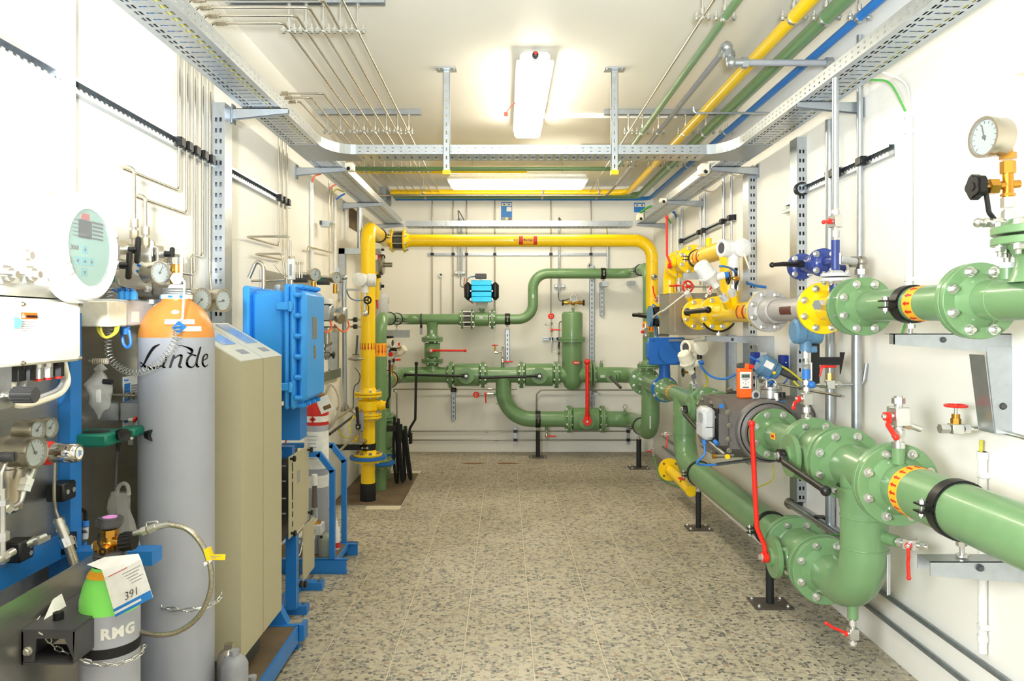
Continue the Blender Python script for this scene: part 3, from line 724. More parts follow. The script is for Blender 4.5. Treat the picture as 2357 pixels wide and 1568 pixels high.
# sample valve assembly on reducer spool
mini('block valve with a short red lever above the green reducer spool', (XP+.02, 3.36, ZL+.14), Z, (-1, 0, 0), (-.3, -.5, -.5), 1.05, .055, stubs=(.045, .03))
t = T('test_fitting', 'steel test fitting stacked on the block valve by the dark meter', 'fitting', (XP+.02, 3.36, 1.14))
b = B('zinc').cyl((XP+.02, 3.36, 1.135), (XP+.02, 3.36, 1.24), .011).hexa((XP+.02, 3.36, 1.15), (XP+.02, 3.36, 1.17), .018).hexa((XP+.02, 3.36, 1.195), (XP+.02, 3.36, 1.215), .017).sph((XP+.02, 3.36, 1.245), .017)
b.cyl((XP+.02, 3.36, 1.155), (XP+.10, 3.34, 1.15), .011).hexa((XP+.04, 3.36, 1.155), (XP+.06, 3.355, 1.154), .018).hexa((XP+.075, 3.35, 1.152), (XP+.095, 3.345, 1.151), .017); O(b, 'tee', t)
t = T('needle_valve', 'small steel needle valve with brass bonnet and red lever, high above the big valve', 'valve', (1.478, 3.34, 1.14))
O(B('zinc').box((1.478, 3.34, 1.153), (.036, .036, .04), bev=.002).cyl((1.49, 3.34, 1.153), (1.53, 3.34, 1.153), .011).hexa((1.505, 3.34, 1.153), (1.522, 3.34, 1.153), .017), 'body', t)
O(B('brass').hexa((1.478, 3.34, 1.172), (1.478, 3.34, 1.205), .014).use('zinc').cyl((1.478, 3.34, 1.205), (1.478, 3.34, 1.235), .006), 'bonnet', t)
O(B('red').box((1.47, 3.335, 1.235), (.07, .02, .012), bev=.004).sweep([(1.44, 3.335, 1.235), (1.425, 3.33, 1.19)], .007, 8).cyl((1.447, 3.335, 1.235), (1.445, 3.335, 1.26), .009), 'lever', t)
line([(1.53, 3.34, 1.153), (1.63, 3.34, 1.153), (1.645, 3.34, 1.25)], .008, 'galv', 'thin pipe from the needle valve to the wall conduit', .03)
# two-line gauge (tall stand) at upper right transmitter 2
t = T('pressure_transmitter', 'steel-blue pressure transmitter hanging under the yellow flange on a black bracket', 'transmitter', (1.47, 3.32, 1.20))
x, y = XU(1855, 3.30), 3.30
O(B('steelblue').lathe((x-.06, y, 1.395), X, [(0, 0), (0, .045), (.01, .056), (.045, .056), (.05, .05), (.075, .05), (.08, .056), (.12, .056), (.125, .045), (.125, 0)], 28).cyl((x, y, 1.36), (x, y, 1.305), .026).box((x+.02, y, 1.315), (.05, .04, .03), bev=.004), 'housing', t)
O(B('zinc').hexa((x, y, 1.31), (x, y, 1.275), .014).cyl((x, y, 1.275), (x, y, 1.25), .01).use('clear').cyl((x, y, 1.25), (x, y, 1.19), .016), 'connector', t)
O(B('cableblue').cyl((x, y-.002, 1.225), (x, y-.002, 1.18), .0165, n=14).use('paper').box((x+.02, y, 1.215), (.004, .03, .08)), 'blue_sleeve', t)
O(B('black').box((x+.055, y+.03, 1.26), (.035, .01, .20)).box((x+.12, y+.03, 1.26), (.11, .008, .035)), 'bracket', t)
O(B('black').prism([(x+.17, y+.03, 1.30), (x+.19, y+.03, 1.30), (x+.17, y+.03, 1.20)], (0, .01, 0)), 'bracket_gusset', t)
O(B('cableblue').sph((x+.03, y+.01, 1.155), .018), 'blue_plug', t)
# ---- green flanged valve beyond the meter
t = T('pipe_spool', 'short green spool with a slanted brass plug just beyond the dark meter', 'pipe', (XP, 4.5, ZL-rB))
O(B(G).lathe((XP, 4.40, ZL), Y, [(0, .068), (.06, .07), (.2, .07)], 32).cyl((XP+.06, 4.47, ZL+.05), (XP+.03, 4.46, ZL+.115), .02, n=16), 'pipe', t)
flange(t, (XP, 4.62, ZL), -Y, .13, .022, .07, G, br=.013, L=0)
O(B('zincd').hexa((XP+.03, 4.46, ZL+.105), (XP+.012, 4.455, ZL+.145), .022).cyl((XP+.012, 4.455, ZL+.145), (XP+.002, 4.45, ZL+.165), .016).use('lgrey').cyl((XP+.036, 4.463, ZL+.095), (XP+.03, 4.46, ZL+.108), .024), 'plug', t)
XPs = XP
ballvalve('green ball valve beyond the dark meter with a black lever pointing down', 4.635, 4.93, ZL, .13, .105, 1, 'black', ((.0, -1, -.15), .50, .012), indiv=True)
t = T('pipe_tee', 'green tee with an orange flow band and a leg dropping to the lower pipe', 'pipe', (XP, 5.5, .38))
b = B(G).tube([(XP, 4.96, ZL), (XP, 5.72, ZL)], .068, None, 32).tube([(XP, 5.72, ZL), (XP, 6.15, ZL)], .064, None, 32); O(b, 'run', t)
flange(t, (XP, 4.945, ZL), Y, .13, .022, .068, G, br=.012, L=.008)
flange(t, (XP, 6.20, ZL), -Y, .10, .018, .064, G, br=.009, L=0)
b = B(G).tube([(XP, 5.55, ZL), (XP, 5.55, ZB), (XP, 5.15, ZB)], rB, .2, 32, 12).torus((XP, 5.55, .74), Z, rB, .0025, 32, 6).torus((XP, 5.55, .6), Z, rB, .0025, 32, 6); O(b, 'down_leg', t)
arrows(t, (XP, 5.9, ZL), Y, .064, .05, 1, 16)
O(B(G).cyl((XP+.02, 5.4, ZL+.05), (XP+.02, 5.4, ZL+.115), .022).use('lgrey').hexa((XP+.02, 5.4, ZL+.115), (XP+.02, 5.4, ZL+.135), .02).use(G).cyl((XP+.06, 5.02, ZL+.05), (XP+.06, 5.02, ZL+.09), .018), 'sockets', t)
# lower long pipe
t = T('pipe_spool', 'long low green pipe near the floor along the right wall', 'pipe', (XP, 4.3, ZB-rB))
pipe(t, [(XP, 3.48, ZB), (XP, 5.15, ZB)], rB, G, n=36)
flange(t, (XP, 3.455, ZB), Y, .1425, .022, rB, G, br=.012, L=.01)
def stand(label, x, y, ztop, pw=.17, s=.03):
    t = T('pipe_stand', label, 'pipe stand', (x, y, 0))
    O(B('platedark').box((x, y, .004), (pw, pw*.8, .008)), 'foot_plate', t)
    O(B('rubber').cyl((x, y, .008), (x, y, ztop-.03), s/2*1.1, n=20), 'post', t)
    O(B('zinc').hexa((x, y, ztop-.035), (x, y, ztop-.01), .02).cyl((x, y, ztop-.01), (x, y, ztop), .009), 'adjusting_nut', t)
    me = boltmesh(.008, 0, 'zinc')
    for a in (-1, 1):
        for c in (-1, 1): inst(me, 'anchor_bolt', t, (x+a*pw*.38, y+c*pw*.29, .008))
    return t
clamp('black clamp on the low green pipe by the red-levered valve', (XP, 3.74, ZB), Y, rB, (-1, 0, -.05), wid=.03)
stand('black pipe stand under the low green pipe by the red-levered valve', XP-.01, 3.74, ZB-rB-.007, .19, .036)
clamp('black clamp on the far end of the low green pipe', (XP, 5.12, ZB), Y, rB, (-1, 0, -.02), wid=.03)
stand('black pipe stand under the far end of the low green pipe', XP-.01, 5.12, ZB-rB-.007, .17, .034)
mini('small grey drain valve with a red knob under the low green pipe', (XP+.04, 3.62, ZB-rB+.005), -Z, (-1, -.2, 0), (-1, -.4, 0), .7, .03, stubs=(.03, .03))
mini('small red-levered valve hanging on the far green down leg', (1.26, 5.5, .60), (-1, 0, 0), (0, -1, 0), (-.2, 0, -1), .8, .12, stubs=(.03, .03))
# ---- blue butterfly valve with actuator
t = T('actuated_butterfly_valve', 'blue butterfly valve with a big blue square actuator on top', 'valve', (XP, 6.26, .78))
O(B('actblue').ring((XP, 6.25, ZL), Y, .06, .112, .05, 36).lathe((XP, 6.25, ZL), Z, [(.095, .05), (.20, .045), (.26, .055)], 24), 'valve_body', t)
bx = B('actblue').box((XP-.01, 6.24, 1.20), (.28, .24, .20), bev=.04); O(bx, 'actuator', t)
O(B('actblue').cyl((XP+.015, 6.12, 1.195), (XP+.015, 6.07, 1.195), .10, n=36), 'round_cover', t)
O(B('actblue').box((XP-.10, 6.13, 1.2), (.06, .02, .22), bev=.02).box((XP+.14, 6.17, 1.2), (.03, .1, .2), bev=.01).box((XP-.01, 6.125, 1.2), (.3, .012, .23), bev=.03), 'cover_flange', t)
for a in (-1, 1):
    for c in (-1, 1): inst(boltmesh(.01, 0, 'actblue'), 'cover_screw', t, (XP-.01+a*.12, 6.118, 1.2+c*.095), axrot(-Y))
O(B('zinc').cyl((XP+.07, 6.09, 1.19), (XP+.07, 5.9, 1.185), .008).use('zincd').cyl((XP+.15, 6.2, 1.25), (XP+.27, 6.3, 1.25), .004).cyl((XP+.15, 6.2, 1.17), (XP+.27, 6.3, 1.17), .004), 'rods', t)
for k, z_ in enumerate((.82, .92)): inst(boltmesh(.01, 0, 'zinc'), 'wafer_bolt', t, (XP-.09, 6.224, z_), axrot(-Y))
t = T('control_box', 'small beige control box with a yellow label above the blue actuator', 'control box', (1.39, 6.45, 1.31))
O(B('boxsteel').box((1.39, 6.5, 1.36), (.11, .1, .09), bev=.004), 'case', t); O(B('yellow').box((1.37, 6.449, 1.37), (.025, .002, .03)), 'warning_label', t)
# ---- corner tee
t = T('pipe_tee', 'green corner tee with one leg rising and one leg dropping', 'pipe', (XP, 6.9, .4))
b = B(G).tube([(XP, 6.30, ZL), (XP, 7.12, ZL)], rB, None, 32); O(b, 'run', t)
flange(t, (XP, 6.30, ZL), Y, .10, .018, .07, G, br=.009, indiv=False)
flange(t, (XP, 7.14, ZL), -Y, .1425, .022, rB, G, br=.012, L=0, ph=.5)
O(B(G).tube([(XP, 6.95, ZL), (XP, 6.95, ZL+.115)], .054, None, 28), 'rising_leg', t)
flange(t, (XP, 6.95, ZL+.155), -Z, .105, .018, .054, G, br=.009, indiv=False)
b = B(G).tube([(XP, 6.85, ZL), (XP, 6.85, .408), (XP, 7.25, .408)], rB, .19, 32, 12)
for z_ in (.70, .62, .595): b.torus((XP, 6.85, z_), Z, rB, .002, 32, 6)
O(b, 'down_leg', t); O(B('lgrey').box((XP-.02, 6.766, .52), (.014, .002, .12)), 'paper_strip', t)
t = T('pipe_riser', 'green riser up the far right corner turning along the back wall', 'pipe', (XP, 7.2, 1.03))
pipe(t, [(XP, 6.95, ZL+.17), (XP, 6.95, 1.965), (XP, 7.85, 1.965), (.30, 7.85, 1.965), (.30, 7.85, 1.476), (-.118, 7.85, 1.476)], .054, G, .16, n=28, seg=10, welds=[((XP, 6.95, 1.75), Z), ((.55, 7.85, 1.965), X), ((.30, 7.85, 1.8), Z), ((.30, 7.85, 1.62), Z)])
flange(t, (XP, 6.95, ZL+.158), Z, .105, .018, .054, G, br=.009, indiv=False)
flange(t, (-.137, 7.85, 1.476), X, .105, .018, .054, G, br=.009, L=.0, indiv=True)
arrows(t, (XP, 6.95, 1.40), Z, .054, .10, 1, 10)
O(B('lgrey').box((.30, 7.795, 1.72), (.02, .002, .04)), 'paper_label', t)
clamp('black clamp on the green elbow in the far right corner, high up', (XP-.0, 7.35, 1.965), Y, .054, (-1, 0, 0), wid=.03)
clamp('black clamp on the high green pipe along the back wall', (1.05, 7.85, 1.965), X, .054, (0, -1, 0), foot=(-Z, .04), wid=.045)
clamp('black clamp on the low green elbow in the far right corner', (XP-.0, 7.30, .408), Y, rB, (-1, 0, -.1), wid=.03)
stand('black pipe stand in the far right corner', 1.325, 7.26, .408-rB-.007, .2, .045)
mini('small red-knobbed drain valve in the far right corner beside a stand', (1.39, 6.86, .30), -Z, (-1, -.2, 0), (-1, -.2, -.2), .8, .035, stubs=(.05, .03))
# ================================================================ upper run
t = T('pipe_tee', 'green upper tee at the right edge with a flanged leg going up', 'pipe', (XP, 1.7, ZU-rA))
b = B(G).tube([(XP, .9, ZU), (XP, 2.08, ZU)], rA, None, 36).torus((XP, 2.0, ZU), Y, rA, .002, 36, 6).torus((XP, 1.76, ZU), Y, rA, .002, 36, 6); O(b, 'run', t)
O(B(G).lathe((XP, 1.86, ZU), Z, [(.04, .075), (.06, .066), (.085, rA), (.11, rA)], 32), 'rising_leg', t)
flange(t, (XP, 2.115, ZU), -Y, .11, .02, rA, G, br=.0115, L=.012)
flange(t, (XP, 1.86, ZU+.155), -Z, .11, .02, rA, G, br=.0125, L=.014, hub=.03)
O(B('lgrey').box((1.335, 2.05, ZU+.012), (.001, .001, .001)).box((XP-.028, 2.052, ZU+.0), (.028, .0018, .028)).box((XP, 1.803+.055, ZU-.03), (.001, .001, .001)), 'type_plate', t) if False else None
O(B(G).cyl((XP+.0, 1.985, ZU+.04), (XP, 1.985, ZU+.085), .019).use('lgrey').cyl((XP, 1.985, ZU+.085), (XP, 1.985, ZU+.1), .02), 'gauge_socket', t)
t = T('flange_cover', 'green upper flange and cap standing on the tee at the right edge', 'flange', (XP, 1.86, ZU+.16))
flange(t, (XP, 1.86, ZU+.162), Z, .11, .02, .07, G, br=.0125, L=0, hub=.02)
t = T('pipe_spool', 'green upper spool with an orange flow band and a clamp', 'pipe', (XP, 2.45, ZU-rA))
pipe(t, [(XP, 2.15, ZU), (XP, 2.76, ZU)], rA, G, n=36)
flange(t, (XP, 2.12, ZU), Y, .11, .02, rA, G, br=.0115, L=.0)
flange(t, (XP, 2.785, ZU), -Y, .11, .018, rA, G, br=.0115, L=0)
arrows(t, (XP, 2.385, ZU), Y, rA, .055, 1, 13)
clamp('black clamp on the green upper spool, resting on a wall bracket', (XP, 2.46, ZU), Y, rA, (-1, 0, 0), foot=(-Z, .04), wid=.045)
t = T('flange_adapter', 'green flange adapter bolted to the yellow flange with a gap', 'flange', (XP, 2.84, ZU-.11))
flange(t, (XP, 2.86, ZU), -Y, .11, .018, .05, G, br=.006, L=.05, indiv=False, hub=.01)
O(B('dgrey').cyl((XP, 2.80, ZU), (XP, 2.85, ZU), .07, n=28), 'gasket', t)
t = T('pipe_spool', 'yellow flanged spool with a dark blue branch on its top', 'pipe', (XP, 3.0, ZU-.11))
pipe(t, [(XP, 2.88, ZU), (XP, 3.1, ZU)], rA, YE, n=32)
flange(t, (XP, 3.15, ZU), -Y, .11, .02, rA, YE, br=.0115, L=.01)
O(B(YE).cyl((XP-.04, 2.99, ZU+.01), (XP-.075, 2.97, ZU+.01), .02).use('zinc').hexa((XP-.075, 2.97, ZU+.01), (XP-.105, 2.955, ZU+.01), .022), 'side_plug', t)
O(B('navy').cyl((XP, 3.02, ZU+.05), (XP, 3.02, ZU+.10), .024), 'blue_branch', t)
flange(t, (XP, 3.02, ZU+.122), -Z, .057, .014, .024, 'lgrey', n=4, br=.008, L=.008, hub=.012)
t = T('meter_tube', 'grey metering tube with a black plate between grey and yellow flanges', 'pipe', (XP, 3.5, ZU-.11))
pipe(t, [(XP, 3.17, ZU), (XP, 3.70, ZU)], .053, 'meterpipe', n=32, extra=lambda b: b.lathe((XP, 3.70, ZU), Y, [(-.03, .053), (0, .068), (.06, .07)], 32).torus((XP, 3.66, ZU), Y, .058, .006, 32, 6))
flange(t, (XP, 3.79, ZU), -Y, .11, .022, .065, 'meterpipe', br=.0125, L=0, hub=.01)
O(B('maroon').prism([(XP-.0535*cos(a), 3.36, ZU+.0535*sin(a)) for a in [(-5+i)*.09 for i in range(9)]]+[(XP-.050*cos(a), 3.36, ZU+.050*sin(a)) for a in [(3-i)*.09 for i in range(9)]], (0, .14, 0)), 'name_plate', t)
t = T('pipe_tee', 'yellow tee where the bypass drops into the upper run', 'pipe', (XP, 4.3, ZU-.11))
pipe(t, [(XP, 3.83, ZU), (XP, 4.68, ZU)], rA, YE, n=32)
flange(t, (XP, 3.795, ZU), Y, .108, .02, rA, YE, br=.011, indiv=False)
flange(t, (XP, 4.715, ZU), -Y, .11, .02, rA, YE, br=.0125, L=0)
pipe(t, [(XP, 4.44, ZU), (XP, 4.44, 1.89), (XP, 5.28, 1.89)], rA, YE, .12, name='bypass', n=32, seg=12, welds=[((XP, 4.44, 1.77), Z), ((XP, 4.44, 1.6), Z)])
flange(t, (XP, 5.31, 1.89), -Y, .11, .02, rA, YE, br=.0115, L=0)
def gaslabel(par, c, ax, r, side, L, h):
    """orange arrow-shaped pipe label wrapped on the camera side of a horizontal pipe"""
    c, ax, side = V(c), V(ax), V(side); n = 20; A = h/2/r
    def pt(u, a, e): return c+ax*u+(side*cos(a)+Z*sin(a))*(r+e)
    def patch(m_, u0, u1, e, f0=1, f1=1, nm='label_print'):
        b = B(m_); pts = [(pt(u0, A*s_*f0, e), pt(u1, A*s_*f1, e)) for s_ in [-1+2*i/n for i in range(n+1)]]
        q = [x for p in pts for x in p]; f = [(2*i, 2*i+1, 2*i+3, 2*i+2) for i in range(n)]
        b.add(q, f if (q[1]-q[0]).cross(q[2]-q[0]).dot(side) > 0 else [tuple(reversed(x)) for x in f]); O(b, nm, par)
    patch('maroon', -L/2, L/2, .0008, 1.08, 1.08, 'label_border'); patch('maroon', -L/2, -L/2-h*.66, .0008, 1.08, .03, 'label_border')
    patch('labelorange', -L/2+.003, L/2-.004, .0018, nm='label_field'); patch('labelorange', -L/2-.002, -L/2-h*.52, .0018, .93, .05, 'label_arrow')
    patch('labelred', -L/2+.003, -L/2+.2*L, .0028, nm='red_band'); patch('labelred', L/2-.2*L, L/2-.004, .0028, nm='red_band')
gaslabel(t, (XP, 4.08, ZU), Y, rA, (-.8, -.6*0, 0) if False else -X, .13, .075)
gaslabel(t, (XP, 5.05, 1.89), Y, rA, -X, .13, .075)
O(B('mgrey').box((XP-.058, 3.97, ZU+.005), (.002, .025, .03)), 'type_plate', t)
O(B(YE).cyl((XP-.03, 4.25, ZU+.04), (XP-.05, 4.22, ZU+.10), .024).cyl((XP+.03, 4.05, ZU+.04), (XP+.03, 4.05, ZU+.09), .024).cyl((XP+.0, 4.9, 1.94), (XP, 4.9, 2.0), .02), 'sockets', t)
O(B('lgrey').hexa((XP-.05, 4.22, ZU+.095), (XP-.06, 4.205, ZU+.125), .024), 'socket_nut', t); O(B('lgrey').cyl((XP+.03, 4.05, ZU+.09), (XP+.03, 4.05, ZU+.11), .025), 'socket_nut', t)
t = T('pipe_saddle', 'black saddle under the yellow upper flange on a wall bracket', 'pipe clamp', (XP, 4.6, ZU-.16))
O(B('black').sweep([(XP+.116*cos(a), 4.67, ZU+.116*sin(a)) for a in [pi*(1.18+.64*i/14) for i in range(15)]], .006, 8), 'saddle_band', t)
O(B('zinc').cyl((XP, 4.67, ZU-.115), (XP, 4.67, 1.353), .008).hexa((XP, 4.67, 1.353), (XP, 4.67, 1.37), .016), 'foot_stud', t)
# lever valve 2 on upper run
t = T('flanged_ball_valve', 'yellow ball valve on the upper run with a short black lever', 'valve', (XP, 5.0, ZU-.11))
O(B(YE).lathe((XP, 4.74, ZU), Y, [(0, rA), (.05, rA), (.08, .082), (.30, .082), (.33, rA), (.42, rA)], 36).cyl((XP-.07, 4.93, ZU), (XP-.12, 4.93, ZU), .03), 'valve_body', t)
flange(t, (XP, 4.72, ZU), Y, .11, .02, rA, YE, br=.011, indiv=False); flange(t, (XP, 5.17, ZU), -Y, .11, .02, rA, YE, br=.0125, L=0)
b = B('black'); b.box((XP-.135, 4.93, ZU+.012), (.035, .05, .05), bev=.01); b.sweep([(XP-.145, 4.93, ZU+.012), (XP-.10, 4.55, ZU+.02)], .016, 12); b.sph((XP-.10, 4.55, ZU+.02), .021); O(b, 'lever', t)
t = T('pipe_spool', 'short yellow flanged spool with a slanted sample stub beside the steel box', 'pipe', (XP, 5.27, ZU-.11))
pipe(t, [(XP, 5.2, ZU), (XP, 5.71, ZU)], rA, YE, n=28); flange(t, (XP, 5.18, ZU), Y, .108, .02, rA, YE, br=.011, indiv=False)
O(B(YE).cyl((XP-.0, 5.28, ZU+.05), (XP-.06, 5.2, ZU+.13), .024).use('lgrey').hexa((XP-.06, 5.2, ZU+.13), (XP-.075, 5.18, ZU+.155), .024), 'sample_stub', t)
# steel cabinet
t = T('valve_enclosure', 'square stainless steel enclosure around the yellow upper run', 'enclosure', (1.375, 5.5, 1.345))
O(B('boxsteel').b2((1.20, 5.37, 1.345), (1.55, 5.375, 1.435)).b2((1.20, 5.37, 1.555), (1.55, 5.375, 1.652)).b2((1.20, 5.37, 1.435), (1.28, 5.375, 1.555)).b2((1.44, 5.37, 1.435), (1.55, 5.375, 1.555)), 'front_sheet', t)
O(B('boxsteel').b2((1.20, 5.375, 1.345), (1.204, 5.70, 1.652)).b2((1.546, 5.375, 1.345), (1.55, 5.70, 1.652)).b2((1.20, 5.375, 1.345), (1.55, 5.70, 1.349)).b2((1.20, 5.375, 1.648), (1.55, 5.70, 1.652)), 'sheet_walls', t)
O(B('boxsteel').b2((1.245, 5.364, 1.37), (1.29, 5.3695, 1.625)).b2((1.43, 5.364, 1.37), (1.53, 5.3695, 1.625)).b2((1.29, 5.364, 1.37), (1.43, 5.3695, 1.43)).b2((1.29, 5.364, 1.56), (1.43, 5.3695, 1.625)), 'front_plate', t)
line([(1.295, 5.16, ZU+.165), (1.18, 5.42, 1.53), (1.17, 5.6, 1.51), (1.26, 6.28, 1.475)], .006, 'plastic', 'pale impulse tube slanting in front of the steel enclosure', .02)
# bypass top valve
XP_ = XP
t = T('flanged_ball_valve', 'yellow ball valve on the high bypass with a tall red lever', 'valve', (XP, 5.65, 1.78))
O(B(YE).lathe((XP, 5.33, 1.89), Y, [(0, rA), (.06, rA), (.09, .082), (.27, .082), (.30, rA), (.36, rA)], 36).cyl((XP-.07, 5.5, 1.89), (XP-.115, 5.5, 1.89), .032).ring((XP-.095, 5.5, 1.89), X, .02, .045, .02, 24), 'valve_body', t)
flange(t, (XP, 5.325, 1.89), Y, .108, .02, rA, YE, br=.011, indiv=False); flange(t, (XP, 5.70, 1.89), -Y, .108, .02, rA, YE, br=.011, indiv=False)
b = B('red'); lever(b, (XP-.125, 5.5, 1.86), (0, .03, 1), .37, -X, .0085, crank=.02, knob=1.7); O(b, 'lever', t)
t = T('pipe_riser', 'yellow riser from the steel enclosure up to the high bypass', 'pipe', (XP, 6.0, 1.655))
pipe(t, [(XP, 6.04, 1.656), (XP, 6.04, 1.89), (XP, 5.73, 1.89)], rA, YE, .11, n=32, welds=[((XP, 6.04, 1.75), Z)]); flange(t, (XP, 5.715, 1.89), Y, .108, .02, rA, YE, br=.011, indiv=False)
clamp('black clamp on the high yellow bypass next to its flange', (XP, 5.2, 1.89), Y, rA, (-1, 0, .05), foot=(-Z, .035), wid=.03)
arm('small galvanized arm carrying the high yellow bypass', 5.2, XR-.002, 1.26, 1.79, .05, .045)
# yellow arch across the back
t = T('pipe_arch', 'yellow pipe arch spanning the room in front of the back wall', 'pipe', (.1, 6.8, 1.5))
pipe(t, [(1.375, 6.45, ZU), (1.375, 6.86, ZU), (1.375, 6.86, 2.205), (-.94, 6.86, 2.205)], rA, YE, .16, n=32, seg=12, welds=[((1.375, 6.86, 2.0), Z), ((1.2, 6.86, 2.205), X), ((1.375, 6.86, 1.68), Z)])
flange(t, (-.945, 6.86, 2.205), X, .11, .018, rA, YE, br=.011, indiv=True)
q = (XU(1216, 6.80), 6.86, 2.205)
gaslabel(t, q, X, rA, -Y, .165, .086)
text('Mischgas', .026, (q[0]-.0, 6.86-rA-.0015, 2.197), X, Z, 'black', t, bold=.0003, align='CENTER')
t = T('isolating_flange_set', 'yellow flange pair with long bolts and dark spacer left on the yellow arch', 'flange', (-.98, 6.86, 2.10))
O(B('dgrey').cyl((-1.035, 6.86, 2.205), (-.95, 6.86, 2.205), .072, n=30), 'spacer', t)
b = B('zinc')
for k in range(8):
    a = 2*pi*(k+.5)/8; b.cyl((-1.06, 6.86+.088*cos(a), 2.205+.088*sin(a)), (-.92, 6.86+.088*cos(a), 2.205+.088*sin(a)), .007, n=8)
O(b, 'bolt_ring', t); flange(t, (-1.04, 6.86, 2.205), -X, .11, .016, rA, YE, br=.011, indiv=True)
t = T('pipe_riser', 'yellow riser at the left wall bending towards the yellow arch', 'pipe', (-1.105, 5.9, .9))
RX, RY = -1.105, 5.93
pipe(t, [(RX, RY, .89), (RX, RY, 2.205), (RX, 6.86, 2.205), (-1.06, 6.86, 2.205)], rA+.0015, YE, .12, n=36, seg=12, welds=[((RX, RY, 2.02), Z)])
flange(t, (RX, RY, .862), Z, .11, .018, rA, YE, br=.011, L=.008)
b = B('arrowred')
for k in range(14):
    a = 2*pi*k/14; d = V((cos(a), sin(a), 0)); tn = V((-sin(a), cos(a), 0)); c = V((RX, RY, 1.243))+d*(rA+.002)
    b.prism([c+Z*zz+tn*xx for zz, xx in ((.03, .004), (.03, -.004), (-.005, -.004), (-.005, -.009), (-.03, 0), (-.005, .009), (-.005, .004))], d*.0008)
O(b, 'flow_arrows', t)
clamp('black clamp on the high yellow elbow at the left', (RX, 6.45, 2.205), Y, rA+.002, (1, 0, -.1), wid=.03)
# ================================================================ back wall pipework
YR = 7.85
def xr(u): return XU(u, YR)
def zr(v): return ZV(v, YR)
z1, z2, z3 = .882, 1.476, .408
def fl2(t, x, s, z, R=.142, rp=rB, tone=G, indiv=True, br=.012): return flange(t, (x, YR, z), (s, 0, 0), R, .02, rp, tone, n=8, br=br, L=0, indiv=indiv)
t = T('pipe_riser', 'thick green riser at the left wall bending onto the lower back run', 'pipe', (-1.14, 6.78, .58))
QX, QY = -1.14, 6.78
pipe(t, [(QX, QY, .60), (QX, QY, z1), (QX, YR, z1), (xr(1036), YR, z1)], rB, G, .21, n=32, seg=12, welds=[((QX+.25, YR, z1), X), ((-1.0, YR, z1), X)])
fl2(t, xr(1038), -1, z1)
flange(t, (QX, QY, .565), Z, .14, .02, rB, G, br=.012, L=.01)
O(B(G).lathe((xr(995), YR, z1), Z, [(.04, .085), (.08, .07), (.11, .058), (.17, .058)], 28), 'branch_leg', t)
flange(t, (xr(995), YR, zr(831)), -Z, .115, .02, .058, G, br=.011, L=0)
arrows(t, (QX, 7.15, z1), Y, rB, .06, 1, 18)
clamp('black clamp on the thick green pipe in the left back corner', (QX, 7.22, z1), Y, rB, (1, 0, -.1), wid=.03)
# branch valve with horizontal red lever
def xvalve(label, c, ax, L, br, fr, rp, boss, lv, tone=G, hm='black', plate=.075, lr=.011):
    """flanged ball valve along ax centred on c with an operating boss towards `boss`"""
    c, ax, o = V(c), V(ax).normalized(), V(boss).normalized(); t = T('flanged_ball_valve', label, 'valve', c-Z*fr); h = L/2
    O(B(tone).lathe(c, ax, [(-h, rp), (-h+.035, rp), (-h+.04, br-.006), (-h+.045, br), (h-.045, br), (h-.04, br-.006), (h-.035, rp), (h, rp)], 32), 'valve_body', t)
    for s in (-1, 1): flange(t, c+ax*h*s, -ax*s, fr, .02, rp, tone, br=.011, L=0, hub=.008)
    q = c+o*(br-.01); O(B(tone).lathe(q, o, [(0, plate*.8), (.015, plate*.8), (.02, plate), (.035, plate), (.036, plate*.5), (.05, plate*.45), (.05, 0)], 28), 'boss_flange', t)
    if lv:
        b = B(hm); lever(b, q+o*.06, lv[0], lv[1], o, lr, crank=.015); O(b, 'lever', t); inst(boltmesh(.012, 0, 'zinc'), 'lever_nut', t, q+o*.073, axrot(o))
    return t
xvalve('green branch valve with a level red lever between the two back runs', (xr(995), YR, zr(806)), Z, .225, .085, .115, .058, -Y, (X, .36), hm='red', plate=.05)
xvalve('first green valve on the lower back run, black lever pointing left', ((xr(1038)+xr(1112))/2, YR, z1), X, xr(1112)-xr(1038)-.001, .122, .142, rB, -Y, ((-1, 0, .02), .63), plate=.085, lr=.013)
xvalve('second green valve on the lower back run, black lever pointing left', ((xr(1200)+xr(1280))/2, YR, z1), X, xr(1280)-xr(1200)-.001, .122, .142, rB, -Y, ((-1, 0, -.03), .62), plate=.085, lr=.013)
t = T('pipe_tee', 'green tee in the middle of the lower back run with a leg bending down', 'pipe', (.1, YR, .33))
b = B(G).tube([(xr(1116), YR, z1), (xr(1197), YR, z1)], rB, None, 32); O(b, 'run', t)
fl2(t, xr(1112), 1, z1); fl2(t, xr(1200), -1, z1)
b = B(G).tube([(xr(1159), YR, z1), (xr(1159), YR, z3), (xr(1306), YR, z3)], rB, .30, 32, 12)
for z_ in (.69, .575): b.torus((xr(1159), YR, z_), Z, rB, .002, 32, 6)
b.torus((.32, YR, z3), X, rB, .002, 32, 6); O(b, 'down_leg', t)
fl2(t, xr(1309), -1, z3)
O(B(G).cyl((xr(1157), YR-.02, z1+.07), (xr(1157), YR-.02, z1+.13), .018).use('lgrey').cyl((xr(1157), YR-.02, z1+.13), (xr(1157), YR-.02, z1+.15), .016), 'top_socket', t)
O(B(G).cyl((xr(1258), YR, z3-.07), (xr(1258), YR, z3-.12), .018), 'bottom_socket', t)
clamp('black clamp on the low green pipe in the middle of the back wall', (xr(1238), YR, z3), X, rB, (0, -1, 0), wid=.045)
stand('black pipe stand in the middle of the back wall', xr(1238), YR, z3-rB-.007, .19, .04)
